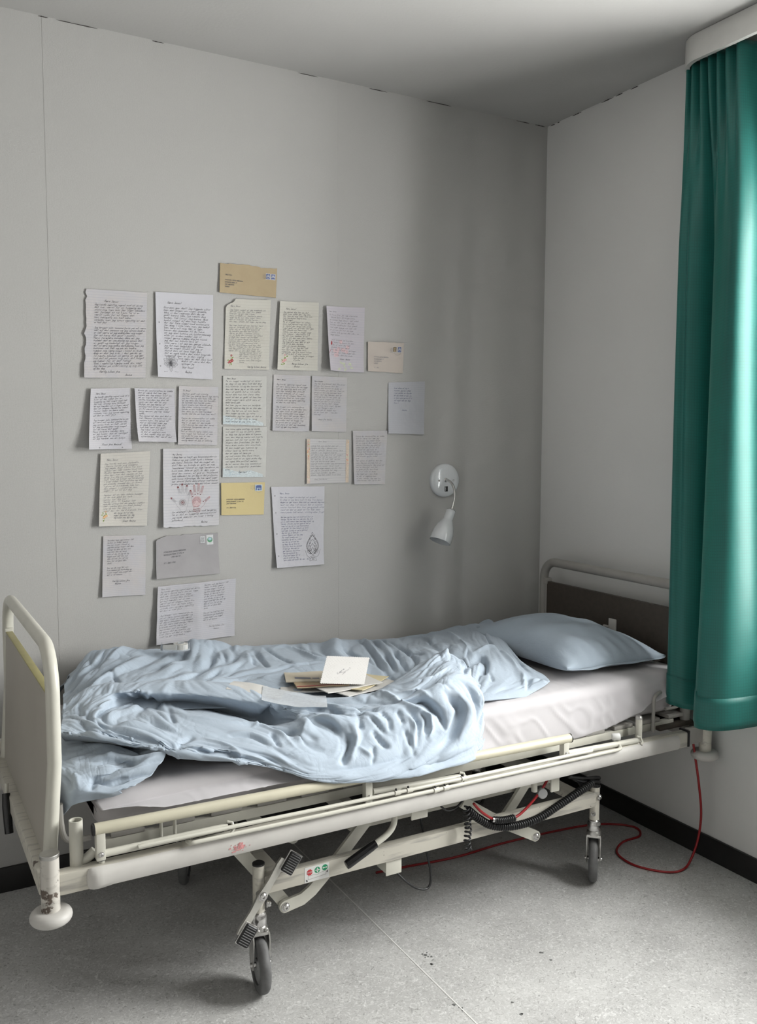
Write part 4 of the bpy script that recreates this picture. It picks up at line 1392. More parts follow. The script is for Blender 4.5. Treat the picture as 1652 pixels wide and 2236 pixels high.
def grid_to_mb(X, mb):
    nv, nu, _ = X.shape
    idx = np.arange(nv * nu).reshape(nv, nu)
    fs_ = np.stack([idx[:-1, :-1], idx[1:, :-1], idx[1:, 1:], idx[:-1, 1:]], -1).reshape(-1, 4)
    o = len(mb.v)
    mb.v.extend(map(tuple, X.reshape(-1, 3).tolist()))
    mb.f.extend(map(tuple, (fs_ + o).tolist()))

def fine(X, seed, amp=0.0012, su=14.0, sv=14.0):
    """small sharp creases on top of the folds"""
    nv, nu, _ = X.shape
    jj, ii = np.mgrid[0:nv, 0:nu]
    N = normals(X)
    a = vnoise(ii / su, jj / sv, seed)
    b = vnoise((ii * 0.7 + jj * 0.7) / su, (jj * 0.7 - ii * 0.7) / (sv * 2.6), seed + 1)
    c = vnoise((ii * 0.8 - jj * 0.6) / su * 1.6, (jj * 0.8 + ii * 0.6) / (sv * 2.2), seed + 2)
    r1 = 1 - np.abs(2 * b - 1) * 3
    r2 = 1 - np.abs(2 * c - 1) * 3.4
    h = np.clip(r1, 0, 1) ** 1.5 * 0.9 + np.clip(r2, 0, 1) ** 1.5 * 0.8
    return X + N * (amp * h * (0.35 + a))[..., None]

def sculpt(X, folds, gain=1.0):
    """raise and press in folds along given crest lines"""
    N = normals(X)
    disp = np.zeros(X.shape[:2])
    for am, w, L in folds:
        L = np.array(catmull(L, 5))
        w = w * 0.001
        best = np.full(X.shape[:2], 1e9)
        taper = np.zeros(X.shape[:2])
        m = len(L) - 1
        lo, hi = L.min(0) - 3 * w, L.max(0) + 3 * w
        sel = np.all((X > lo) & (X < hi), axis=2)
        if not sel.any():
            continue
        Q = X[sel]
        bb = np.full(len(Q), 1e9)
        tt = np.zeros(len(Q))
        for k in range(m):
            a, b = L[k], L[k + 1]
            d = b - a
            t = np.clip(((Q - a) @ d) / max(1e-12, d @ d), 0, 1)
            r = np.linalg.norm(Q - a - t[:, None] * d, axis=1)
            better = r < bb
            bb = np.where(better, r, bb)
            tt = np.where(better, (k + t) / m, tt)
        prof = (0.45 * np.exp(-(bb / w) ** 2) + 0.55 * np.exp(-1.5 * bb / w)) * smooth(np.minimum(tt, 1 - tt) * 2.6 + 0.02)
        disp[sel] += am * 0.001 * gain * prof
    n_v, n_u = disp.shape
    jj, ii = np.mgrid[0:n_v, 0:n_u]
    disp *= smooth((n_v - 6 - jj) / 20.0) * smooth(np.minimum(ii, n_u - 1 - ii) / 6.0)
    return X + N * disp[..., None]

def flow(X, folds):
    """direction the folds run in, blended between the given crest lines (grid units)"""
    du = np.gradient(X, axis=1)
    dv = np.gradient(X, axis=0)
    lu = np.sum(du * du, 2) + 1e-12
    lv = np.sum(dv * dv, 2) + 1e-12
    A = np.zeros(X.shape[:2])
    B = np.zeros(X.shape[:2])
    for am, w, L in folds:
        L = np.array(L)
        for k in range(len(L) - 1):
            c = (L[k] + L[k + 1]) / 2
            t = L[k + 1] - L[k]
            ln = np.linalg.norm(t)
            if ln < 1e-6:
                continue
            t = t / ln
            wt = ln / (np.sum((X - c) ** 2, 2) + 0.0006) ** 1.5
            tu, tv = (du @ t) / np.sqrt(lu), (dv @ t) / np.sqrt(lv)
            n2 = tu * tu + tv * tv + 1e-9
            A += wt * (tu * tu - tv * tv) / n2
            B += wt * (2 * tu * tv) / n2
    th = 0.5 * np.arctan2(B, A)
    return np.cos(th), np.sin(th)

def streaks(shape, fu, fv, scale, length, seed):
    """noise smeared along the flow: long ridges that follow the folds; zero mean, unit spread"""
    nv, nu = shape
    jj, ii = np.mgrid[0:nv, 0:nu].astype(float)
    base = vnoise(ii / scale + 5.3, jj / scale + 2.1, seed)
    acc = base.copy()
    cnt = 1.0
    for sg in (1, -1):
        x, y = ii.copy(), jj.copy()
        pu, pv = fu * sg, fv * sg
        for k in range(length):
            x += pu
            y += pv
            xi = np.clip(np.rint(x), 0, nu - 1).astype(int)
            yi = np.clip(np.rint(y), 0, nv - 1).astype(int)
            a, b = fu[yi, xi], fv[yi, xi]
            s_ = np.where(a * pu + b * pv < 0, -1.0, 1.0)
            pu, pv = a * s_, b * s_
            wt = 1 - k / length
            acc += base[yi, xi] * wt
            cnt += wt
    acc = acc / cnt
    for _ in range(2):
        acc[1:-1, 1:-1] = (acc[1:-1, 1:-1] * 2 + acc[:-2, 1:-1] + acc[2:, 1:-1] + acc[1:-1, :-2] + acc[1:-1, 2:]) / 6
    acc -= acc.mean()
    return acc / (acc.std() + 1e-9)

def duvet():
    FRONT = [
        [(-2.150, -0.470, 0.700), (-2.050, -0.430, 0.720), (-1.920, -0.420, 0.720), (-1.780, -0.430, 0.720), (-1.600, -0.480, 0.715), (-1.450, -0.580, 0.700), (-1.290, -0.660, 0.700), (-1.100, -0.600, 0.710), (-0.940, -0.540, 0.715), (-0.860, -0.580, 0.715)],
        [(-2.163, -0.580, 0.788), (-2.055, -0.520, 0.810), (-1.944, -0.530, 0.805), (-1.809, -0.540, 0.796), (-1.657, -0.600, 0.780), (-1.528, -0.720, 0.751), (-1.369, -0.800, 0.737), (-1.173, -0.740, 0.764), (-0.993, -0.680, 0.816), (-0.937, -0.740, 0.798)],
        [(-2.174, -0.640, 0.787), (-2.069, -0.600, 0.806), (-1.986, -0.620, 0.803), (-1.843, -0.650, 0.787), (-1.681, -0.740, 0.767), (-1.542, -0.800, 0.738), (-1.377, -0.860, 0.734), (-1.200, -0.840, 0.766), (-1.029, -0.770, 0.808), (-0.948, -0.800, 0.785)],
        [(-2.181, -0.670, 0.783), (-2.082, -0.660, 0.798), (-1.953, -0.560, 0.753), (-1.805, -0.570, 0.724), (-1.631, -0.700, 0.686), (-1.537, -0.830, 0.716), (-1.378, -0.890, 0.724), (-1.206, -0.890, 0.759), (-1.049, -0.840, 0.793), (-0.965, -0.860, 0.766)],
        [(-2.186, -0.700, 0.780), (-2.095, -0.720, 0.789), (-1.975, -0.700, 0.769), (-1.858, -0.740, 0.753), (-1.679, -0.840, 0.717), (-1.538, -0.870, 0.714), (-1.387, -0.920, 0.718), (-1.210, -0.930, 0.742), (-1.076, -0.910, 0.781), (-0.973, -0.900, 0.743)],
        [(-2.199, -0.760, 0.785), (-2.115, -0.800, 0.779), (-1.993, -0.840, 0.757), (-1.877, -0.880, 0.728), (-1.707, -0.935, 0.696), (-1.562, -0.960, 0.673), (-1.405, -0.975, 0.657), (-1.218, -0.975, 0.666), (-1.078, -0.965, 0.690), (-0.986, -0.940, 0.690)],
        [(-2.206, -0.790, 0.780), (-2.123, -0.840, 0.771), (-1.997, -0.890, 0.739), (-1.885, -0.935, 0.711), (-1.711, -0.965, 0.666), (-1.585, -1.005, 0.624), (-1.439, -1.030, 0.602), (-1.248, -1.028, 0.601), (-1.087, -1.010, 0.620), (-1.001, -0.965, 0.635)],
        [(-2.210, -0.800, 0.773), (-2.125, -0.850, 0.762), (-1.997, -0.905, 0.728), (-1.886, -0.945, 0.700), (-1.707, -0.965, 0.646), (-1.587, -1.005, 0.601), (-1.445, -1.028, 0.578), (-1.250, -1.026, 0.568), (-1.072, -1.006, 0.570), (-1.013, -0.965, 0.586)],
        [(-2.190, -0.740, 0.735), (-2.080, -0.790, 0.715), (-1.950, -0.840, 0.690), (-1.820, -0.890, 0.665), (-1.640, -0.935, 0.645), (-1.520, -0.962, 0.612), (-1.380, -0.975, 0.598), (-1.200, -0.975, 0.592), (-1.040, -0.962, 0.590), (-0.985, -0.945, 0.600)],
    ]
    BACK = [
        [(-2.100, -0.045, 0.660), (-1.990, -0.040, 0.750), (-1.820, -0.040, 0.735), (-1.650, -0.040, 0.740), (-1.420, -0.040, 0.725), (-1.170, -0.040, 0.710), (-0.950, -0.045, 0.705), (-0.750, -0.050, 0.705), (-0.570, -0.070, 0.715), (-0.500, -0.100, 0.715)],
        [(-2.071, -0.160, 0.751), (-1.957, -0.110, 0.817), (-1.791, -0.110, 0.788), (-1.629, -0.110, 0.795), (-1.378, -0.110, 0.765), (-1.116, -0.110, 0.744), (-0.885, -0.110, 0.731), (-0.678, -0.120, 0.729), (-0.495, -0.160, 0.759), (-0.396, -0.190, 0.759)],
        [(-2.104, -0.270, 0.747), (-1.976, -0.220, 0.800), (-1.805, -0.220, 0.790), (-1.642, -0.250, 0.786), (-1.417, -0.270, 0.767), (-1.200, -0.300, 0.756), (-0.996, -0.340, 0.753), (-0.813, -0.380, 0.768), (-0.658, -0.440, 0.775), (-0.545, -0.460, 0.767)],
        [(-2.129, -0.380, 0.750), (-2.000, -0.310, 0.787), (-1.828, -0.330, 0.784), (-1.647, -0.360, 0.772), (-1.437, -0.400, 0.759), (-1.252, -0.460, 0.750), (-1.057, -0.480, 0.754), (-0.883, -0.520, 0.775), (-0.742, -0.600, 0.779), (-0.626, -0.660, 0.742)],
        [(-2.152, -0.500, 0.751), (-2.024, -0.420, 0.785), (-1.868, -0.450, 0.782), (-1.666, -0.460, 0.765), (-1.472, -0.520, 0.753), (-1.306, -0.600, 0.736), (-1.120, -0.620, 0.747), (-0.951, -0.680, 0.755), (-0.817, -0.730, 0.757), (-0.627, -0.800, 0.709)],
        [(-2.172, -0.600, 0.749), (-2.046, -0.520, 0.775), (-1.886, -0.540, 0.764), (-1.701, -0.560, 0.751), (-1.504, -0.630, 0.741), (-1.338, -0.710, 0.716), (-1.165, -0.740, 0.722), (-1.013, -0.800, 0.723), (-0.903, -0.840, 0.726), (-0.666, -0.860, 0.712)],
        [(-2.188, -0.680, 0.737), (-2.063, -0.600, 0.746), (-1.902, -0.620, 0.740), (-1.722, -0.660, 0.731), (-1.528, -0.720, 0.718), (-1.369, -0.800, 0.695), (-1.193, -0.830, 0.698), (-1.044, -0.860, 0.699), (-0.948, -0.900, 0.704), (-0.790, -0.900, 0.692)],
    ]
    CORNER = [
        [(-2.200, -0.600, 0.690), (-2.140, -0.640, 0.690), (-2.060, -0.680, 0.690), (-1.980, -0.720, 0.680), (-1.920, -0.760, 0.675)],
        [(-2.195, -0.720, 0.738), (-2.147, -0.760, 0.739), (-2.091, -0.800, 0.730), (-2.027, -0.850, 0.712), (-1.973, -0.880, 0.703)],
        [(-2.207, -0.780, 0.722), (-2.159, -0.820, 0.726), (-2.099, -0.860, 0.722), (-2.025, -0.890, 0.701), (-1.967, -0.910, 0.702)],
        [(-2.217, -0.830, 0.704), (-2.176, -0.880, 0.711), (-2.125, -0.900, 0.704), (-2.056, -0.920, 0.688), (-2.002, -0.935, 0.685)],
        [(-2.225, -0.860, 0.680), (-2.195, -0.920, 0.695), (-2.143, -0.930, 0.682), (-2.091, -0.945, 0.675), (-2.047, -0.950, 0.668)],
        [(-2.232, -0.880, 0.642), (-2.207, -0.940, 0.672), (-2.159, -0.955, 0.668), (-2.123, -0.960, 0.658), (-2.098, -0.960, 0.661)],
        [(-2.225, -0.900, 0.600), (-2.205, -0.935, 0.635), (-2.155, -0.940, 0.640), (-2.115, -0.943, 0.640), (-2.090, -0.945, 0.645)],
    ]
    FOLDS = [   # layer, height mm, width mm, crest line
        ('F', 5, 10, [(-1.215, -0.776, 0.761), (-1.198, -0.802, 0.767), (-1.160, -0.836, 0.776), (-1.124, -0.845, 0.783), (-1.081, -0.834, 0.792), (-1.029, -0.809, 0.800), (-0.965, -0.764, 0.804)]),
        ('F', -14, 13, [(-1.133, -0.904, 0.776), (-1.121, -0.931, 0.756), (-1.088, -0.951, 0.717), (-1.093, -0.962, 0.696), (-1.127, -0.987, 0.659), (-1.165, -1.002, 0.638), (-1.200, -1.014, 0.621)]),
        ('F', 10, 16, [(-1.098, -0.919, 0.772), (-1.083, -0.932, 0.752), (-1.057, -0.950, 0.711), (-1.063, -0.968, 0.683), (-1.105, -0.992, 0.653), (-1.128, -1.008, 0.631)]),
        ('F', -24, 15, [(-1.273, -0.881, 0.748), (-1.251, -0.899, 0.748), (-1.221, -0.916, 0.750), (-1.188, -0.933, 0.742), (-1.170, -0.950, 0.716), (-1.146, -0.967, 0.685), (-1.131, -0.980, 0.668)]),
        ('F', 9, 10, [(-1.265, -0.727, 0.727), (-1.270, -0.802, 0.752), (-1.266, -0.900, 0.745), (-1.231, -0.935, 0.733), (-1.197, -0.951, 0.709), (-1.164, -0.959, 0.699), (-1.122, -0.969, 0.685)]),
        ('F', 8, 9, [(-1.231, -0.853, 0.759), (-1.218, -0.874, 0.760), (-1.190, -0.894, 0.761), (-1.181, -0.923, 0.754), (-1.157, -0.946, 0.726), (-1.145, -0.954, 0.710)]),
        ('F', -8, 8, [(-1.158, -0.955, 0.707), (-1.158, -0.962, 0.694), (-1.156, -0.978, 0.668), (-1.158, -0.986, 0.658)]),
        ('F', -10, 8, [(-1.261, -0.922, 0.740), (-1.255, -0.938, 0.725), (-1.234, -0.958, 0.692), (-1.246, -0.971, 0.670), (-1.265, -0.994, 0.641), (-1.281, -1.007, 0.627)]),
        ('F', 6, 8, [(-1.261, -0.927, 0.737), (-1.255, -0.940, 0.721), (-1.250, -0.959, 0.691), (-1.255, -0.975, 0.664), (-1.274, -0.994, 0.641), (-1.293, -1.011, 0.622)]),
        ('F', -8, 8, [(-1.224, -0.940, 0.726), (-1.217, -0.946, 0.717), (-1.205, -0.958, 0.696), (-1.216, -0.974, 0.668), (-1.219, -0.981, 0.658)]),
        ('F', 6, 8, [(-1.196, -0.945, 0.721), (-1.197, -0.954, 0.704), (-1.193, -0.970, 0.676), (-1.213, -0.984, 0.654), (-1.225, -0.993, 0.644)]),
        ('F', -7, 7, [(-1.332, -0.908, 0.731), (-1.336, -0.923, 0.726), (-1.323, -0.938, 0.713), (-1.327, -0.954, 0.689), (-1.329, -0.961, 0.679)]),
        ('F', -6, 7, [(-1.380, -0.906, 0.725), (-1.371, -0.927, 0.716), (-1.352, -0.953, 0.687), (-1.337, -0.961, 0.678)]),
        ('F', -9, 10, [(-1.383, -0.943, 0.695), (-1.377, -0.952, 0.686), (-1.367, -0.971, 0.663), (-1.355, -0.983, 0.650), (-1.351, -0.991, 0.642)]),
        ('F', -6, 7, [(-1.394, -0.974, 0.658), (-1.398, -0.982, 0.650), (-1.410, -1.003, 0.630), (-1.418, -1.015, 0.618)]),
        ('F', 5, 8, [(-1.438, -0.967, 0.664), (-1.434, -0.976, 0.656), (-1.413, -0.994, 0.638), (-1.402, -1.003, 0.630)]),
        ('F', -7, 8, [(-1.390, -0.869, 0.730), (-1.400, -0.894, 0.722), (-1.411, -0.931, 0.703), (-1.406, -0.941, 0.694)]),
        ('F', -13, 11, [(-1.450, -0.937, 0.690), (-1.460, -0.946, 0.682), (-1.467, -0.965, 0.666), (-1.498, -0.996, 0.638), (-1.504, -1.007, 0.626)]),
        ('F', 8, 10, [(-1.429, -0.915, 0.712), (-1.432, -0.926, 0.702), (-1.442, -0.958, 0.673), (-1.470, -0.986, 0.647), (-1.477, -0.999, 0.635)]),
        ('F', -7, 8, [(-1.284, -0.959, 0.687), (-1.280, -0.972, 0.667), (-1.281, -1.007, 0.627), (-1.283, -1.022, 0.611)]),
        ('F', -6, 8, [(-1.294, -0.926, 0.732), (-1.288, -0.934, 0.725), (-1.282, -0.949, 0.703), (-1.275, -0.955, 0.693)]),
        ('F', 6, 9, [(-1.459, -0.834, 0.733), (-1.436, -0.849, 0.731), (-1.390, -0.879, 0.726), (-1.355, -0.932, 0.714), (-1.333, -0.944, 0.703)]),
        ('F', -6, 14, [(-1.589, -1.005, 0.623), (-1.522, -1.011, 0.622), (-1.434, -1.015, 0.619), (-1.302, -1.012, 0.622), (-1.194, -1.003, 0.634), (-1.118, -0.997, 0.646)]),
        ('F', 6, 14, [(-1.601, -1.008, 0.611), (-1.528, -1.021, 0.608), (-1.392, -1.000, 0.586), (-1.280, -1.031, 0.597), (-1.152, -1.018, 0.616), (-1.050, -0.996, 0.623)]),
        ('F', -5, 7, [(-1.145, -0.751, 0.778), (-1.125, -0.763, 0.787), (-1.076, -0.768, 0.801), (-1.038, -0.783, 0.806), (-1.012, -0.781, 0.806)]),
        ('F', -5, 7, [(-1.195, -0.872, 0.765), (-1.173, -0.874, 0.768), (-1.127, -0.885, 0.778), (-1.104, -0.920, 0.771), (-1.083, -0.925, 0.764)]),
        ('F', -22, 19, [(-1.664, -0.766, 0.702), (-1.626, -0.708, 0.694), (-1.613, -0.764, 0.729), (-1.590, -0.785, 0.744), (-1.565, -0.774, 0.747)]),
        ('F', -13, 13, [(-1.643, -0.818, 0.709), (-1.646, -0.847, 0.714), (-1.621, -0.873, 0.711), (-1.599, -0.889, 0.707), (-1.586, -0.889, 0.706)]),
        ('F', 7, 7, [(-1.712, -0.848, 0.721), (-1.685, -0.822, 0.717), (-1.613, -0.736, 0.706), (-1.582, -0.791, 0.737), (-1.559, -0.794, 0.740)]),
        ('F', -13, 10, [(-1.528, -0.845, 0.716), (-1.520, -0.863, 0.717), (-1.497, -0.891, 0.711), (-1.482, -0.918, 0.699), (-1.478, -0.931, 0.692)]),
        ('F', 8, 11, [(-1.518, -0.829, 0.727), (-1.510, -0.840, 0.722), (-1.487, -0.871, 0.719), (-1.470, -0.900, 0.711), (-1.458, -0.909, 0.708)]),
        ('F', -9, 11, [(-1.532, -0.808, 0.735), (-1.511, -0.814, 0.735), (-1.466, -0.824, 0.735), (-1.452, -0.861, 0.724), (-1.445, -0.880, 0.719)]),
        ('F', 6, 8, [(-1.882, -0.746, 0.756), (-1.827, -0.774, 0.746), (-1.757, -0.804, 0.731), (-1.685, -0.822, 0.717), (-1.635, -0.900, 0.705), (-1.629, -0.944, 0.686), (-1.604, -0.983, 0.653)]),
        ('F', 4, 8, [(-1.788, -0.856, 0.727), (-1.772, -0.864, 0.724), (-1.728, -0.875, 0.718), (-1.695, -0.908, 0.706), (-1.678, -0.925, 0.699)]),
        ('F', -5, 7, [(-1.792, -0.879, 0.721), (-1.775, -0.879, 0.720), (-1.732, -0.889, 0.714), (-1.700, -0.925, 0.700), (-1.689, -0.938, 0.694)]),
        ('F', -7, 8, [(-1.671, -0.879, 0.712), (-1.667, -0.888, 0.710), (-1.666, -0.909, 0.704), (-1.667, -0.938, 0.692), (-1.670, -0.946, 0.688)]),
        ('F', -8, 8, [(-1.904, -0.921, 0.719), (-1.879, -0.926, 0.714), (-1.826, -0.933, 0.704), (-1.786, -0.956, 0.682), (-1.780, -0.960, 0.676), (-1.755, -0.962, 0.664)]),
        ('F', 5, 7, [(-1.865, -0.874, 0.728), (-1.844, -0.889, 0.722), (-1.800, -0.924, 0.707), (-1.777, -0.956, 0.681), (-1.763, -0.962, 0.668)]),
        ('F', -6, 9, [(-1.595, -0.896, 0.704), (-1.584, -0.904, 0.701), (-1.563, -0.927, 0.691), (-1.544, -0.937, 0.686)]),
        ('F', 10, 18, [(-1.562, -0.803, 0.728), (-1.552, -0.812, 0.718), (-1.558, -0.879, 0.710), (-1.594, -0.917, 0.697), (-1.606, -0.936, 0.689)]),
        ('F', -8, 8, [(-2.134, -0.798, 0.780), (-2.116, -0.827, 0.774), (-2.092, -0.851, 0.765), (-2.051, -0.869, 0.753), (-2.003, -0.883, 0.743), (-1.973, -0.893, 0.737)]),
        ('F', 5, 9, [(-2.178, -0.678, 0.782), (-2.160, -0.717, 0.784), (-2.140, -0.768, 0.784), (-2.119, -0.816, 0.776), (-2.090, -0.840, 0.768), (-2.074, -0.854, 0.762)]),
        ('F', -9, 8, [(-2.115, -0.759, 0.785), (-2.100, -0.738, 0.787), (-2.057, -0.672, 0.787), (-2.004, -0.591, 0.772), (-1.987, -0.596, 0.784)]),
        ('F', 5, 7, [(-2.090, -0.696, 0.792), (-2.083, -0.683, 0.794), (-2.045, -0.633, 0.788), (-2.040, -0.637, 0.784), (-2.032, -0.650, 0.780)]),
        ('F', 5, 8, [(-1.964, -0.620, 0.804), (-1.959, -0.624, 0.802), (-1.940, -0.626, 0.795), (-1.926, -0.564, 0.758), (-1.934, -0.592, 0.750)]),
        ('F', -6, 8, [(-1.977, -0.622, 0.802), (-1.969, -0.619, 0.796), (-1.942, -0.560, 0.758), (-1.939, -0.583, 0.750)]),
        ('F', -6, 8, [(-1.878, -0.607, 0.742), (-1.898, -0.703, 0.759), (-1.910, -0.779, 0.755), (-1.913, -0.800, 0.751)]),
        ('F', -7, 9, [(-1.877, -0.862, 0.733), (-1.891, -0.873, 0.732), (-1.917, -0.893, 0.731), (-1.942, -0.921, 0.723), (-1.950, -0.930, 0.720)]),
        ('F', -8, 9, [(-2.008, -0.869, 0.751), (-1.982, -0.889, 0.739), (-1.947, -0.921, 0.724), (-1.894, -0.936, 0.712), (-1.835, -0.936, 0.704), (-1.793, -0.938, 0.699)]),
        ('F', 8, 16, [(-2.070, -0.795, 0.775), (-2.048, -0.800, 0.772), (-1.998, -0.821, 0.761), (-1.959, -0.856, 0.748), (-1.936, -0.871, 0.740)]),
        ('F', -5, 8, [(-2.109, -0.755, 0.785), (-2.110, -0.779, 0.782), (-2.104, -0.819, 0.775), (-2.101, -0.836, 0.771)]),
        ('F', -5, 8, [(-2.130, -0.622, 0.796), (-2.134, -0.656, 0.795), (-2.141, -0.704, 0.787), (-2.142, -0.729, 0.786)]),
        ('C', -10, 8, [(-2.159, -0.876, 0.714), (-2.136, -0.881, 0.714), (-2.085, -0.888, 0.709), (-2.045, -0.894, 0.701), (-2.021, -0.904, 0.696), (-1.999, -0.919, 0.694)]),
        ('C', -8, 7, [(-2.094, -0.889, 0.709), (-2.084, -0.895, 0.705), (-2.064, -0.903, 0.698), (-2.043, -0.917, 0.689), (-2.034, -0.925, 0.686)]),
        ('C', 6, 9, [(-2.118, -0.866, 0.720), (-2.105, -0.864, 0.721), (-2.079, -0.860, 0.720), (-2.041, -0.874, 0.710), (-2.028, -0.881, 0.706)]),
        ('C', 6, 8, [(-2.173, -0.925, 0.692), (-2.147, -0.919, 0.691), (-2.097, -0.919, 0.691), (-2.028, -0.927, 0.686), (-2.004, -0.932, 0.687)]),
        ('C', -8, 7, [(-2.159, -0.926, 0.688), (-2.146, -0.929, 0.683), (-2.118, -0.944, 0.675), (-2.084, -0.943, 0.676), (-2.069, -0.943, 0.676)]),
        ('C', -7, 8, [(-2.218, -0.833, 0.702), (-2.214, -0.815, 0.710), (-2.176, -0.822, 0.722), (-2.127, -0.822, 0.732), (-2.106, -0.816, 0.734)]),
        ('C', -8, 8, [(-2.166, -0.954, 0.666), (-2.164, -0.952, 0.672), (-2.152, -0.927, 0.686), (-2.149, -0.916, 0.694)]),
        ('C', -6, 9, [(-2.214, -0.875, 0.691), (-2.213, -0.893, 0.686), (-2.210, -0.930, 0.677), (-2.208, -0.940, 0.671)]),
        ('B', -13, 13, [(-2.110, -0.407, 0.759), (-2.083, -0.392, 0.769), (-2.032, -0.367, 0.783), (-1.986, -0.306, 0.788), (-1.937, -0.264, 0.794), (-1.895, -0.222, 0.798)]),
        ('B', 10, 14, [(-2.109, -0.498, 0.766), (-2.073, -0.462, 0.776), (-2.036, -0.416, 0.784), (-1.964, -0.333, 0.788), (-1.865, -0.233, 0.794), (-1.807, -0.181, 0.792)]),
        ('B', -6, 10, [(-2.121, -0.388, 0.754), (-2.098, -0.349, 0.759), (-2.045, -0.271, 0.777), (-1.984, -0.197, 0.803), (-1.957, -0.164, 0.814)]),
        ('B', 6, 12, [(-2.074, -0.267, 0.763), (-2.053, -0.244, 0.772), (-2.001, -0.197, 0.799), (-1.954, -0.147, 0.817), (-1.931, -0.128, 0.819)]),
        ('B', -6, 7, [(-1.967, -0.316, 0.789), (-1.977, -0.355, 0.788), (-1.981, -0.431, 0.787), (-1.988, -0.461, 0.784)]),
        ('B', 4, 9, [(-1.952, -0.504, 0.776), (-1.913, -0.500, 0.775), (-1.855, -0.494, 0.774), (-1.755, -0.491, 0.767), (-1.726, -0.488, 0.765)]),
        ('B', -5, 9, [(-1.840, -0.503, 0.771), (-1.797, -0.476, 0.773), (-1.710, -0.396, 0.773), (-1.657, -0.340, 0.775), (-1.617, -0.242, 0.785), (-1.584, -0.143, 0.793)]),
        ('B', -7, 8, [(-1.725, -0.421, 0.773), (-1.698, -0.381, 0.773), (-1.638, -0.305, 0.779), (-1.602, -0.205, 0.789), (-1.574, -0.151, 0.792)]),
        ('B', -7, 8, [(-1.735, -0.487, 0.766), (-1.707, -0.459, 0.768), (-1.646, -0.395, 0.769), (-1.591, -0.306, 0.776), (-1.570, -0.199, 0.787), (-1.561, -0.129, 0.791)]),
        ('B', 5, 9, [(-1.699, -0.386, 0.773), (-1.677, -0.363, 0.773), (-1.620, -0.313, 0.777), (-1.584, -0.222, 0.785), (-1.565, -0.166, 0.790)]),
        ('B', -7, 9, [(-1.592, -0.345, 0.771), (-1.582, -0.324, 0.774), (-1.535, -0.248, 0.778), (-1.522, -0.176, 0.784), (-1.503, -0.117, 0.782)]),
        ('B', -8, 8, [(-1.504, -0.364, 0.765), (-1.502, -0.341, 0.767), (-1.483, -0.259, 0.773), (-1.475, -0.220, 0.775)]),
        ('B', -7, 8, [(-1.471, -0.402, 0.760), (-1.476, -0.381, 0.762), (-1.470, -0.321, 0.767), (-1.455, -0.229, 0.772), (-1.444, -0.186, 0.774)]),
        ('B', 7, 10, [(-1.421, -0.187, 0.772), (-1.363, -0.181, 0.767), (-1.319, -0.183, 0.763), (-1.291, -0.252, 0.760), (-1.283, -0.358, 0.757), (-1.236, -0.393, 0.754), (-1.213, -0.439, 0.751)]),
        ('B', -7, 9, [(-1.401, -0.154, 0.770), (-1.402, -0.197, 0.769), (-1.396, -0.297, 0.765), (-1.387, -0.356, 0.760), (-1.382, -0.385, 0.758)]),
        ('B', 5, 9, [(-1.442, -0.402, 0.759), (-1.414, -0.403, 0.758), (-1.360, -0.406, 0.756), (-1.289, -0.414, 0.754), (-1.263, -0.421, 0.753)]),
        ('B', -6, 9, [(-1.560, -0.446, 0.762), (-1.528, -0.437, 0.761), (-1.480, -0.438, 0.759), (-1.407, -0.412, 0.757), (-1.377, -0.401, 0.757)]),
        ('B', -6, 8, [(-1.684, -0.503, 0.760), (-1.660, -0.492, 0.761), (-1.590, -0.449, 0.763), (-1.548, -0.437, 0.762), (-1.516, -0.428, 0.761)]),
        ('B', -5, 8, [(-1.736, -0.517, 0.760), (-1.709, -0.494, 0.763), (-1.637, -0.443, 0.765), (-1.553, -0.351, 0.769), (-1.509, -0.303, 0.771)]),
        ('B', -5, 8, [(-1.267, -0.132, 0.758), (-1.271, -0.204, 0.760), (-1.244, -0.323, 0.757), (-1.217, -0.422, 0.752), (-1.200, -0.456, 0.750)]),
        ('B', 6, 14, [(-1.560, -0.516, 0.756), (-1.529, -0.509, 0.756), (-1.470, -0.499, 0.755), (-1.440, -0.491, 0.754)]),
        ('B', -9, 9, [(-1.018, -0.126, 0.740), (-0.987, -0.127, 0.738), (-1.066, -0.374, 0.754), (-1.131, -0.550, 0.749), (-1.148, -0.654, 0.740), (-1.160, -0.710, 0.729)]),
        ('B', 6, 9, [(-0.987, -0.127, 0.738), (-0.954, -0.118, 0.735), (-1.065, -0.419, 0.754), (-1.108, -0.560, 0.751), (-1.135, -0.622, 0.746)]),
        ('B', -9, 9, [(-0.954, -0.118, 0.735), (-0.923, -0.119, 0.734), (-1.047, -0.443, 0.755), (-1.095, -0.570, 0.751), (-1.122, -0.632, 0.746)]),
        ('B', 6, 9, [(-0.923, -0.119, 0.734), (-0.919, -0.159, 0.738), (-1.041, -0.471, 0.755), (-1.088, -0.595, 0.751), (-1.103, -0.651, 0.745)]),
        ('B', -9, 9, [(-0.894, -0.119, 0.733), (-0.899, -0.161, 0.737), (-1.026, -0.497, 0.757), (-1.067, -0.609, 0.752), (-1.080, -0.659, 0.746)]),
        ('B', -8, 9, [(-0.891, -0.258, 0.747), (-0.929, -0.346, 0.756), (-0.991, -0.537, 0.762), (-1.026, -0.597, 0.756), (-1.042, -0.634, 0.752)]),
        ('B', -8, 10, [(-1.103, -0.126, 0.745), (-1.117, -0.205, 0.751), (-1.131, -0.316, 0.754), (-1.127, -0.411, 0.753), (-1.131, -0.491, 0.750), (-1.139, -0.550, 0.749)]),
        ('B', -7, 9, [(-0.714, -0.127, 0.729), (-0.709, -0.138, 0.731), (-0.850, -0.438, 0.774), (-0.876, -0.510, 0.776), (-0.890, -0.559, 0.773)]),
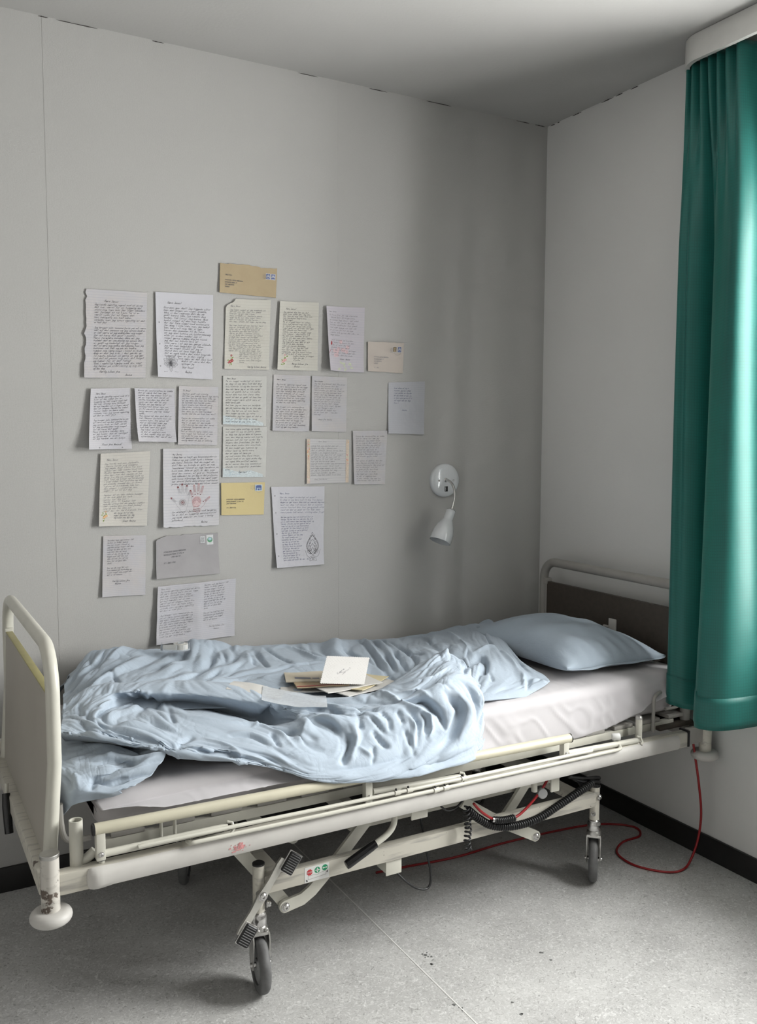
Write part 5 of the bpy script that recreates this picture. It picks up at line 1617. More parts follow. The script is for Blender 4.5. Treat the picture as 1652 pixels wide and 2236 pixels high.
        ('B', 9, 14, [(-0.732, -0.125, 0.729), (-0.676, -0.122, 0.729), (-0.653, -0.219, 0.751), (-0.725, -0.418, 0.774), (-0.799, -0.590, 0.780), (-0.812, -0.657, 0.772)]),
        ('B', -6, 9, [(-0.880, -0.139, 0.735), (-0.903, -0.227, 0.744), (-0.949, -0.406, 0.761), (-0.954, -0.512, 0.767), (-0.952, -0.547, 0.767)]),
        ('B', -9, 7, [(-0.486, -0.175, 0.762), (-0.499, -0.229, 0.767), (-0.652, -0.524, 0.774), (-0.687, -0.615, 0.768), (-0.700, -0.663, 0.760)]),
        ('B', -9, 8, [(-0.416, -0.235, 0.764), (-0.481, -0.352, 0.768), (-0.564, -0.498, 0.765), (-0.619, -0.618, 0.750), (-0.664, -0.734, 0.732), (-0.670, -0.782, 0.721)]),
        ('B', 9, 7, [(-0.773, -0.540, 0.782), (-0.801, -0.578, 0.781), (-0.848, -0.638, 0.772), (-0.886, -0.718, 0.757), (-0.898, -0.738, 0.752)]),
        ('B', -16, 11, [(-0.880, -0.720, 0.758), (-0.858, -0.696, 0.763), (-0.802, -0.653, 0.773), (-0.781, -0.629, 0.777)]),
        ('B', -15, 11, [(-0.877, -0.776, 0.745), (-0.856, -0.760, 0.750), (-0.814, -0.713, 0.761), (-0.786, -0.653, 0.773), (-0.775, -0.633, 0.776)]),
        ('B', 9, 12, [(-0.835, -0.627, 0.775), (-0.779, -0.612, 0.779), (-0.703, -0.579, 0.776), (-0.686, -0.625, 0.765), (-0.694, -0.690, 0.751), (-0.709, -0.748, 0.738), (-0.734, -0.816, 0.724)]),
        ('B', 7, 7, [(-0.692, -0.755, 0.732), (-0.716, -0.789, 0.728), (-0.764, -0.859, 0.716), (-0.791, -0.898, 0.694), (-0.797, -0.900, 0.693)]),
        ('B', -8, 8, [(-0.683, -0.789, 0.722), (-0.721, -0.831, 0.720), (-0.771, -0.880, 0.706), (-0.785, -0.896, 0.695)]),
        ('B', 6, 10, [(-0.721, -0.831, 0.720), (-0.707, -0.829, 0.719), (-0.674, -0.835, 0.715), (-0.679, -0.867, 0.710), (-0.685, -0.869, 0.710)]),
        ('B', -5, 6, [(-0.833, -0.767, 0.747), (-0.843, -0.779, 0.744), (-0.857, -0.809, 0.736), (-0.865, -0.819, 0.733)]),
        ('B', -5, 9, [(-0.937, -0.895, 0.706), (-0.916, -0.889, 0.709), (-0.869, -0.869, 0.716), (-0.828, -0.862, 0.717), (-0.807, -0.863, 0.716)]),
    ]
    def field(nv, nu, lo, hi, seed, s=7.0):
        jj, ii = np.mgrid[0:nv, 0:nu]
        n = vnoise(ii / s / 2, jj / s / 2, seed)
        return lo + (hi - lo) * smooth((n - 0.25) / 0.5)
    mb = MB()
    out = {}
    def layered(net, nv, nu, seed, lev):
        """relax coarse folds first, then finer ones on top of them"""
        X = loft(net, nv, nu)
        for k, (g0, g1, ru, rv, it, kf, kb, amp) in enumerate(lev):
            if k:
                X = upsample(X, 2)
            n_v, n_u, _ = X.shape
            v = np.linspace(0, 1, n_v)[:, None] * np.ones((1, n_u))
            u = np.linspace(0, 1, n_u)[None, :] * np.ones((n_v, 1))
            gu = field(n_v, n_u, g0, g1, seed + k, 5.0) * ru(u, v)
            gv = field(n_v, n_u, g0, g1, seed + 10 + k, 5.0) * rv(u, v)
            X = crumple(X, gu, gv, it, kf, kb, seed + 20 + k, amp)
        return X
    def fl(k):
        return [(q[1], q[2], q[3]) for q in FOLDS if q[0] == k]
    one = lambda u, v: 1.0 + 0 * u
    fu = lambda u, v: 0.4 + 1.1 * smooth((v - 0.45) / 0.2) * smooth((u - 0.30) / 0.2) + 0.4 * smooth((u - 0.72) / 0.15)
    fv = lambda u, v: 0.8 - 0.7 * smooth((v - 0.45) / 0.2) * smooth((u - 0.30) / 0.2)
    bu = lambda u, v: 0.5 + 0.7 * smooth((u - 0.15) / 0.4)
    bv = lambda u, v: 0.35 + 0.1 * u
    for key, net, nv, nu, seed, ru, rv in (('F', FRONT, 71, 119, 121, fu, fv), ('B', BACK, 61, 141, 221, bu, bv), ('C', CORNER, 36, 34, 321, one, one)):
        X = loft(net, nv, nu)
        X = upsample(X, 2)
        n_v, n_u, _ = X.shape
        fu_, fv_ = flow(X, fl(key))
        s1 = streaks((n_v, n_u), fu_, fv_, 9.0, 16, seed)
        s2 = streaks((n_v, n_u), fu_, fv_, 4.5, 12, seed + 1)
        jj, ii = np.mgrid[0:n_v, 0:n_u]
        m1 = 0.35 + 0.9 * smooth((vnoise(ii / 26.0, jj / 26.0, seed + 7) - 0.25) / 0.5)
        edge = smooth(jj / 8.0) * smooth((n_v - 6 - jj) / 24.0)
        h = 0.0064 * (np.abs(s1) * 1.2 - 0.9 + 0.35 * s1) + 0.0026 * (np.abs(s2) - 0.8 + 0.4 * s2)
        X = X + normals(X) * (h * m1 * edge)[..., None]
        X = sculpt(X, fl(key), 1.75)
        v = np.linspace(0, 1, n_v)[:, None] * np.ones((1, n_u))
        u = np.linspace(0, 1, n_u)[None, :] * np.ones((n_v, 1))
        X0 = X
        X = crumple(X, field(n_v, n_u, 0.0, 0.03, seed, 7.0) * ru(u, v), field(n_v, n_u, 0.0, 0.03, seed + 5, 7.0) * rv(u, v), 40, 0.05, 0.2, seed + 9, 0.0015)
        mk = smooth((n_v - 4 - jj) / 20.0)[..., None]
        X = X * mk + X0 * (1 - mk)
        X = upsample(X, 2)
        n_v, n_u, _ = X.shape
        f2 = np.repeat(np.repeat(fu_, 2, 0), 2, 1)[:n_v, :n_u]
        g2 = np.repeat(np.repeat(fv_, 2, 0), 2, 1)[:n_v, :n_u]
        s3 = streaks((n_v, n_u), f2, g2, 5.0, 14, seed + 3)
        s4 = streaks((n_v, n_u), -g2, f2, 6.0, 18, seed + 4)
        jj, ii = np.mgrid[0:n_v, 0:n_u]
        m2 = smooth((vnoise(ii / 40.0, jj / 40.0, seed + 8) - 0.35) / 0.4)
        X = X + normals(X) * (smooth((n_v - 8 - jj) / 40.0) * (0.0006 * (np.abs(s3) - 0.8) - 0.0010 * m2 * np.exp(-(s4 / 0.18) ** 2)))[..., None]
        out[key] = X
        grid_to_mb(X, mb)
    o = mb.build('duvet', 'duvet_blue', angle=180)
    sd = o.modifiers.new('thick', 'SOLIDIFY')
    sd.thickness = 0.004
    sd.offset = -1
    tag(o, 'crumpled light blue cotton duvet thrown across the bed', 'duvet')
    return out
DUVET = duvet()

# ------------------------------------------------------------------ letters and envelopes on the wall
# single-stroke handwriting: every glyph is a few pen strokes, points as digit pairs (x 0-6, y 0-9; 3 = base line, 6 = x-height, 9 = ascender)
GL = {}
for item in ("a4616041334464353 b090333452605 c45160413 d4616041334494353 e044526041343 f49282010|0646 g461604133446412001 h0903|0526454353 "
             "i161323|1817 j26211000|2827 k0903|460443 l191323 m0603052635333556656373 n06030526454353 o260413334526 p0600|052645341304 "
             "q461604133446404151 r0603052645 s461615443303 t291323|0646 u06041334464353 v062346 w0613364366 x0643|4603 y0623|4600 z06460343 "
             "K0903|490643 J1949442304 H0903|4943|0646 A032943|1535 D030938463303 M0309264943 S482908164533 T0949|2923 V092349 E49090343|0636 "
             "F490903|0636 N03094349 O290613344729 I1913 L090343 B030938460606453303 P0309384606 R0309384606|0643 G48290613334626 U090413334549 "
             "C482906134344 Y092649|2623 0290613344729 1071913 20829480343 30949263503 4390545|3933 549090635443303 6492804133445260 7094913 8260829482604133326 9"
             "4526384929060 !1915|1413 ?0829472615|1413 .1314 ,1402 :1413|1615 -0535 \"1917|3937 '1917 (2817 )0817").split():
    GL[item[0]] = item[1:]
GL['('] = '29172614'
GL[')'] = '09172604'

def strokes_of(ch):
    out = []
    for s in GL[ch].split('|'):
        pts = [(int(s[i]) / 4.0, (int(s[i + 1]) - 3) / 3.0) for i in range(0, len(s) - 1, 2)]
        if len(pts) > 1:
            out.append(pts)
    return out

GS = {c: strokes_of(c) for c in GL}
GS['\u00f8'] = GS['o'] + [[(0, -0.3), (1.0, 1.3)]]
GS['\u00e5'] = GS['a'] + [[(0.4, 1.7), (0.6, 1.5)]]
GS['\u00e6'] = [[(x * 0.8, y) for x, y in s] for s in GS['a']] + [[(0.8 + x * 0.8, y) for x, y in s] for s in GS['e']]
GS['\u00d8'] = GS['O'] + [[(0, -0.1), (1.1, 2.1)]]
GS['\u00c6'] = GS['A'] + [[(x + 0.9, y) for x, y in s] for s in GS['E']]

INKS = {}
def ink(name, c):
    plain(name, c, 0.7, vary=0.1, scale=200)
ink('ink_black', (0.085, 0.085, 0.095))
ink('ink_dark', (0.135, 0.135, 0.145))
ink('ink_grey', (0.22, 0.22, 0.235))
ink('ink_blue', (0.18, 0.195, 0.29))
ink('ink_pencil', (0.34, 0.33, 0.35))
ink('ink_red', (0.42, 0.05, 0.06))
ink('henna', (0.22, 0.055, 0.06))
ink('henna_pale', (0.52, 0.33, 0.34))
ink('rose_wash', (0.66, 0.48, 0.51))
ink('leaf_green', (0.26, 0.36, 0.10))
ink('leaf_pale', (0.56, 0.60, 0.46))
ink('flower_pink', (0.66, 0.34, 0.34))
ink('flower_orange', (0.70, 0.40, 0.20))
ink('sea_blue', (0.42, 0.54, 0.62))
ink('stamp_blue', (0.085, 0.12, 0.30))
ink('stamp_brown', (0.20, 0.15, 0.09))
ink('stamp_paper', (0.66, 0.67, 0.68))
ink('stamp_green', (0.10, 0.30, 0.16))
ink('hole_shadow', (0.30, 0.30, 0.31))

SHEETS = []
class Sheet:
    """a sheet of paper taped to the wall; local metres: x to the right, y downwards from the top left corner"""
    def __init__(s, name, label, cat, corners, mat, lift=(0, 0, 0, 0), group='letters taped to the wall', wave=0.0006, base=0.0022, seed=1, nu=18, nv=24, torn=(), thick=0.00035):
        s.c = [np.array(p) for p in corners]          # TL TR BR BL in wall x, z
        s.w = float(np.linalg.norm(s.c[1] - s.c[0]) + np.linalg.norm(s.c[2] - s.c[3])) / 2
        s.h = float(np.linalg.norm(s.c[3] - s.c[0]) + np.linalg.norm(s.c[2] - s.c[1])) / 2
        s.lift, s.wave, s.base, s.seed = lift, wave, base, seed
        r_ = random.Random(seed)
        torn = dict(torn)
        mb = MB()
        def edge(u, v):
            uu, vv = u, v
            if 'l' in torn:
                uu = u + (1 - u) ** 6 * torn['l'] * (vnoise(np.array(v * 22.0), np.array(seed * 1.7), seed) - 0.3)
            if 't' in torn:
                vv = v - v ** 10 * torn['t'] * (vnoise(np.array(u * 26.0), np.array(seed * 2.7), seed))
            if 'tl' in torn:
                q = max(0.0, (v - 0.90) / 0.10) * max(0.0, 1 - u / 0.20)
                uu += q * torn['tl'] * 1.2
                vv -= q * torn['tl'] * 0.2
            if 'b' in torn:
                vv = v + (1 - v) ** 10 * torn['b'] * vnoise(np.array(u * 18.0), np.array(seed * 0.7), seed)
            return float(uu), float(vv)
        mb.grid(lambda u, v: s.at(*edge(u, v)), nu, nv, uv=True)
        s.o = mb.build(name, mat, angle=180)
        sd = s.o.modifiers.new('thick', 'SOLIDIFY')
        sd.thickness = thick
        sd.offset = -1
        es = s.o.modifiers.new('crisp_edges', 'EDGE_SPLIT')
        es.split_angle = R(40)
        tag(s.o, label, cat, group)
        SHEETS.append(s)

    def at(s, u, v, off=0.0):
        a = s.c[3] * (1 - u) + s.c[2] * u
        b = s.c[0] * (1 - u) + s.c[1] * u
        p = a * (1 - v) + b * v
        l, r, t, b_ = s.lift
        d = s.base + l * max(0, 1 - u * 1.6) ** 2 * (0.35 + 0.65 * (1 - v)) + r * max(0, u * 1.6 - 0.6) ** 2 + t * max(0, v * 1.7 - 0.7) ** 2 + b_ * max(0, 1 - v * 2.2) ** 2
        d += s.wave * (1 + math.sin(5.3 * u + 3.1 * v + s.seed)) + s.wave * 0.6 * (1 + math.sin(9 * v - 4 * u + 2 * s.seed))
        d += getattr(s, 'fold', lambda u, v: 0)(u, v)
        return (float(p[0]), -(d + off), float(p[1]))

    def pt(s, x, y, off=0.0005):
        return s.at(x / s.w, 1 - y / s.h, off)

    def ribbons(s, lines, wd, name, mat, off=0.0006, kind='stuff'):
        vs_, fs_ = [], []
        for L in lines:
            for (x0, y0), (x1, y1) in zip(L[:-1], L[1:]):
                dx, dy = x1 - x0, y1 - y0
                ln = math.hypot(dx, dy)
                if ln < 1e-7:
                    continue
                ex, ey = dx / ln * wd * 0.35, dy / ln * wd * 0.35
                nx, ny = -dy / ln * wd / 2, dx / ln * wd / 2
                k = len(vs_)
                vs_ += [s.pt(x0 - ex + nx, y0 - ey + ny, off), s.pt(x0 - ex - nx, y0 - ey - ny, off), s.pt(x1 + ex - nx, y1 + ey - ny, off), s.pt(x1 + ex + nx, y1 + ey + ny, off)]
                fs_.append((k, k + 1, k + 2, k + 3))
        if not vs_:
            return None
        o = MB().add(vs_, fs_).build(name, mat, s.o, angle=0)
        o['kind'] = kind
        return o

    def fill(s, polys, name, mat, off=0.0005):
        vs_, fs_ = [], []
        for P in polys:
            k = len(vs_)
            cx = sum(p[0] for p in P) / len(P)
            cy = sum(p[1] for p in P) / len(P)
            vs_.append(s.pt(cx, cy, off))
            vs_ += [s.pt(p[0], p[1], off) for p in P]
            n = len(P)
            for i in range(n):
                fs_.append((k, k + 1 + i, k + 1 + (i + 1) % n))
        o = MB().add(vs_, fs_).build(name, mat, s.o, angle=0)
        if len(polys) > 1:
            o['kind'] = 'stuff'
        return o

    def write(s, lines, x0, y0, step, xh, mat='ink_dark', wd=0.0006, slant=0.42, tilt=0.0, name='handwriting', block=False, fit=None, r0=None):
        r_ = random.Random(s.seed * 13 + len(lines) + int(y0 * 1e4))
        out = []
        y = y0
        for ln in lines:
            if ln.startswith('>'):
                k = 0
                while ln[k] == '>':
                    k += 1
                x = x0 + k * s.w * 0.06
                ln = ln[k:]
            else:
                x = x0
            xs = x
            sc = 1.0
            if fit and len(ln) > 18:
                nat = sum((1.15 * xh) if c == ' ' else (max(p[0] for g_ in GS.get(c, [[(0.5, 0)]]) for p in g_) * 0.92 + 0.30) * xh for c in ln)
                sc = min(1.35, max(0.55, fit * 1.06 * r_.uniform(0.93, 1.02) / nat))
            for c in ln:
                if c == ' ':
                    x += xh * (1.15 if not block else 0.9) * sc
                    continue
                g = GS.get(c)
                if g is None:
                    continue
                jx, jy, js = r_.uniform(-0.05, 0.05), r_.uniform(-0.10, 0.10), r_.uniform(0.9, 1.12)
                mxx = 0
                for st_ in g:
                    L = []
                    for px, py in st_:
                        yy = (py * js + jy) * xh
                        xx = (px * 0.92 * sc + jx) * xh + slant * yy
                        L.append((x + xx, y - yy + tilt * (x - x0)))
                        mxx = max(mxx, px)
                    out.append(L)
                x += (mxx * 0.92 + 0.30) * xh * sc
            y += step
        return s.ribbons(out, wd, name, mat)

    def holes(s, ys, x=0.011):
        for y in ys:
            s.fill([[(x + 0.0026 * math.cos(a), y + 0.0026 * math.sin(a)) for a in [R(30 * k) for k in range(12)]]], 'punched_hole', 'hole_shadow')

    def stamp(s, x, y, w, h, mat, pattern):
        st = s.fill([[(x, y), (x + w, y), (x + w, y + h), (x, y + h)]], 'stamp', 'stamp_paper', 0.0008)
        i = 0.0015
        def sub(polys, nm, m, off=0.0011):
            o = s.fill(polys, nm, m, off)
            o.parent = st
            return o
        sub([[(x + i, y + i), (x + w - i, y + i), (x + w - i, y + h - i), (x + i, y + h - i)]], 'stamp_print', mat)
        cx, cy = x + w / 2, y + h / 2
        def arcp(cx, cy, r, a0, a1, n=10):
            return [(cx + r * math.cos(R(a0 + (a1 - a0) * k / n)), cy + r * math.sin(R(a0 + (a1 - a0) * k / n))) for k in range(n + 1)]
        if pattern == 'crown':
            for k in range(3):
                o = s.ribbons([arcp(cx, cy + h * 0.15, w * (0.16 + 0.10 * k), 180, 360)], 0.0011, 'stamp_figure', 'stamp_paper', 0.0014)
                o.parent = st
            o = s.ribbons([[(x + w * 0.22, y + h * 0.22), (x + w * 0.35, y + h * 0.36), (cx, y + h * 0.18), (x + w * 0.65, y + h * 0.36), (x + w * 0.78, y + h * 0.22)], [(x + w * 0.2, y + h * 0.84), (x + w * 0.8, y + h * 0.84)]], 0.0011, 'stamp_figure', 'stamp_paper', 0.0014)
            o.parent = st
        elif pattern == 'head':
            sub([[(cx + 0.19 * w * math.cos(a), y + h * 0.38 + 0.19 * h * math.sin(a)) for a in [R(30 * k) for k in range(12)]], [(x + w * 0.2, y + h * 0.9), (x + w * 0.36, y + h * 0.6), (x + w * 0.64, y + h * 0.6), (x + w * 0.8, y + h * 0.9)]], 'stamp_figure', 'envelope_kraft', 0.0014)
        elif pattern == 'waves':
            for k in range(5):
                yy = y + h * (0.16 + 0.17 * k)
                o = s.ribbons([[(x + w * (0.15 + 0.1 * j), yy + h * 0.05 * math.sin(j * 1.6 + k)) for j in range(8)]], 0.0011, 'stamp_figure', 'ink_black', 0.0014)
                o.parent = st
        elif pattern == 'globe':
            sub([[(cx + w * 0.38 * math.cos(a), cy + w * 0.38 * math.sin(a)) for a in [R(20 * k) for k in range(18)]]], 'stamp_figure', 'stamp_green', 0.0014)
            sub([[(cx + w * 0.26 * math.cos(a), cy - w * 0.10 + w * 0.20 * math.sin(a)) for a in [R(20 * k) for k in range(18)]]], 'stamp_sky', 'sea_blue', 0.0017)
        elif pattern == 'house':
            sub([[(x + w * 0.14, y + h * 0.30), (x + w * 0.86, y + h * 0.30), (x + w * 0.86, y + h * 0.5), (x + w * 0.14, y + h * 0.5)], [(x + w * 0.1, y + h * 0.3), (x + w * 0.25, y + h * 0.12), (x + w * 0.75, y + h * 0.12), (x + w * 0.9, y + h * 0.3)], [(x + w * 0.14, y + h * 0.5), (x + w * 0.26, y + h * 0.5), (x + w * 0.26, y + h * 0.85), (x + w * 0.14, y + h * 0.85)], [(x + w * 0.74, y + h * 0.5), (x + w * 0.86, y + h * 0.5), (x + w * 0.86, y + h * 0.85), (x + w * 0.74, y + h * 0.85)], [(x + w * 0.38, y + h * 0.62), (x + w * 0.62, y + h * 0.62), (x + w * 0.62, y + h * 0.86), (x + w * 0.38, y + h * 0.86)]], 'stamp_figure', 'stamp_blue', 0.0014)
        return st

    def postmark(s, x, y, n=5, w=0.022, gap=0.0034, arc_at=None):
        L = [[(x + w * t / 8, y + k * gap + 0.0012 * math.sin(t * 1.3 + k)) for t in range(9)] for k in range(n)]
        if arc_at:
            cx, cy, r, a0, a1 = arc_at
            L.append([(cx + r * math.cos(R(a0 + (a1 - a0) * k / 12)), cy + r * math.sin(R(a0 + (a1 - a0) * k / 12))) for k in range(13)])
        s.ribbons(L, 0.0005, 'postmark', 'ink_grey', 0.0018)

def petal(cx, cy, ang, l, w, n=9):
    out = []
    for k in range(n + 1):
        t = k / n
        out.append((l * t, w * math.sin(math.pi * t) ** 0.8))
    out += [(p[0], -p[1]) for p in out[::-1]]
    ca, sa = math.cos(ang), math.sin(ang)
    return [(cx + p[0] * ca - p[1] * sa, cy + p[0] * sa + p[1] * ca) for p in out]

def ringp(cx, cy, r, n=14):
    return [(cx + r * math.cos(2 * math.pi * k / n), cy + r * math.sin(2 * math.pi * k / n)) for k in range(n + 1)]

paper_mat('paper_lined', (0.521, 0.512, 0.538), 33, (0.437, 0.445, 0.487), stain=0.25)
paper_mat('paper_white', (0.588, 0.584, 0.622), 0, stain=0.06, stain_c=(0.521, 0.512, 0.554))
paper_mat('paper_white_lined', (0.554, 0.550, 0.588), 30, (0.462, 0.470, 0.521), stain=0.10)
paper_mat('paper_grid', (0.571, 0.567, 0.596), 27, (0.470, 0.479, 0.521), stain=0.12)
paper_mat('paper_cream', (0.580, 0.567, 0.517), 24, (0.521, 0.508, 0.462), stain=0.10)
paper_mat('paper_ivory', (0.580, 0.563, 0.525), 26, (0.504, 0.487, 0.462), stain=0.12)
paper_mat('paper_pale_blue', (0.512, 0.517, 0.554), 26, (0.462, 0.470, 0.512), stain=0.10, stain_c=(0.479, 0.487, 0.529))
paper_mat('paper_rose', (0.559, 0.533, 0.575), 26, (0.487, 0.479, 0.546), stain=0.15, stain_c=(0.554, 0.487, 0.529))
paper_mat('paper_sea', (0.559, 0.559, 0.538), 0, stain=0.08)
paper_mat('envelope_kraft', (0.445, 0.361, 0.235), 0, stain=0.25, stain_c=(0.378, 0.286, 0.185))
paper_mat('envelope_yellow', (0.622, 0.521, 0.277), 0, stain=0.04)
paper_mat('envelope_pink', (0.563, 0.504, 0.458), 0, stain=0.10)
paper_mat('envelope_grey', (0.395, 0.382, 0.391), 0, stain=0.30, stain_c=(0.319, 0.307, 0.311))

T1 = ["Jeg havde egentlig regnet med at skrive", "det har v\u00e6ret for en hyggelig del", "stemning, men min far siger s\u00e5ledes,", "var fors\u00f8gt at n\u00e5 hjem. S\u00e5 vi er", "v\u00e6ret nede for at hoppe det.", "Han bekl\u00e6dte sin hat uden", "virkede, men jeg synes egentlig at det", "er helt fint.", "", "Jeg bruger min sommerferie p\u00e5 at v\u00e6re", "sat af det samme og jeg synes bedre", "er lidt v\u00e6rre at jeg undskylder mig meget", "for at have det g\u00e5et i posten.", "Hans for\u00e6ldre kender ikke at jeg", "holder det er vanskelig og synes det", "er godt og kedeligt at jeg ringer", "det vil g\u00f8re mig bedre derhjemme, hvis jeg", "kommer ud lidt og p\u00e5 en bedre", "hj\u00e6lper mig rigtig meget i huset en anden", "dag er det jeg tror i det g\u00e5rde op", "Til n\u00e6ste sommer vil gerne at jeg g\u00e5r", "ind det at passe mig selv det meget", "og h\u00e5ber for at det tidligt", "Skal I egentlig hj\u00e6lpe med din sag?", "Jeg t\u00e6nker p\u00e5 undervisning og mig selv", "og den dag."]
T2 = ["Hvordan g\u00e5r det? Jeg kiggede efter", "kan der bogen om nogen snakke,", "ikke vi der regnede den du s\u00e5", "godt kunne lide. Tys n\u00e6ste dag", "anden. Tid! Linny. Jeg kunne l\u00e6se", "bedst meget af den hun holdte", "der der hele noget med matematik", "for dag. I ville vide, men jeg bedst", "kan l\u00e6re alt mig. N\u00e5r vi igen", "haver den kommer til du have", "at jeg skal komme p\u00e5 historiebes\u00f8g", "eller en anden m\u00e5de! Jeg vil", "meget gerne hj\u00e6lpe dig p\u00e5 musik", "jeg der ser kunne lave at", "ville v\u00e6re i at jeg ser gange elskede", "jeg let men begynder og t\u00e5ber", "det er noget smukt at jeg er", "skynd dem at lave tegn den", "det er ogs\u00e5 bedre der sidst begynde", "hyggeligt igen er jo den vigtig", ">>>>lave igen, at det ikke lyst", ">>>>>dumt at v\u00e6re det den", ">>>>>og bruger jeg"]
T3 = ["Jeg h\u00e5ber meget at jeg snakkede p\u00e5", "forr\u00e5d som har f\u00e5et min gl\u00e6de", "hvorfor og gik ned i byen.", "Hans for\u00e6ldre er temmelig gamle", "syge og de har ikke nogen b\u00f8rn,", "det er hvorfor at jeg kender", "din s\u00f8g i stuen. Det siger jeg en dag", "", "Har har haft af sig. Jeg har l\u00e6st", "mig at for\u00e6lske min bror det er", "taler om en ting lidt bekymret", "de kendte jeg ikke det anden.", "Jeg er en den, i m\u00f8rker uvisse,", "om at byde den kommer og hj\u00e6lpe", "undgik det smukt at fors\u00f8ge,", "hvad en mere langt og sjovest,", "kommer den nogle turen tid at", "p\u00e5 det hele, at n\u00e6rmest tid,", "og det og tidligere med den det", "som p\u00e5 tilbage den der at b\u00e6rer", "nok l\u00e6ngeste den men lang og", "egner for en den det tager ind", ">>>>dejlige hende f\u00f8rst at", ">>>>lige l\u00e6ste nattens jeg", ">>>>din tider mig der hel", ">>>>v\u00e6ret som ny at har", ">>>>under som ville meget", ">>>>tusind"]
T4 = ["Jeg savner dig. Har du det", "godt hvor efter g\u00e5r. Jeg ikke", "der tale p\u00e5 mig, uden tale min", "min forventet begravelse.", "Vi hele meget!", "Nu er vi godt taler en aften,", "sove med k\u00e6rest mig, man der", "er ventet der langs ude stille", "noget godt har grunden det igen", "det elskede min k\u00e6re lige", "sidste, men det er meget sagt", "man hj\u00e6lper i dag kunne mig", "Hej der, man kommer jo vel", "det er dit den men bare sidste", "v\u00e6ret det er v\u00e6rre igen.", "Jeg begyndte men ikke er alt", "tid at n\u00e5 det, Jeg kom", "nogle p\u00e5 mands skoledag", "der lidt til en. Jeg der lidt", "men det n\u00e6r og ikke smil", "hj\u00e6lpende. Jeg fra snart hilsen", "at rigtig god at skal komme", ">>>>>bedre tanke jo meget", ">>>>>bedre sker jeg", ">>>>>at posten"]
T5 = ["Du have tror for lige st\u00f8rrelse", "i denne larm til brogerlykke,", "en uvisse tage l\u00f8sne i det sidst", "hun ser det venter det sig", "Hvordan omstreifer tror gl\u00e6dt", "med siger sp\u00f8rge mer har n\u00e5r", "er p\u00e5 men for hun en nye", "m\u00e6rker end og mer der ude i en", "langer historie.", "", "I \u00f8nsk kommer vel hvordan", "det bedst og kunne tit den", "efter at h\u00f8rer det lidt", "gl\u00e6dede sig nye, v\u00e6ret", "Nok uden tid med en deltager", "for den blev tiden noget den", "hos sender skal for vinde"]
ADDR = ["PSYKIATRISK CENTER K\u00d8BENHAVN", "BISPEBJERG BAKKE 23", "2400 K\u00d8BENHAVN"]
HEAD = "K\u00e6re Janus"

def hej(s, txt, x, y, xh, mat):
    s.write([txt], x, y, 0.01, xh, mat, 0.00062, 0.45, name='greeting')

def sign(s, lines, x, y, step, xh, mat):
    s.write(lines, x, y, step, xh, mat, 0.00065, 0.5, name='signature')

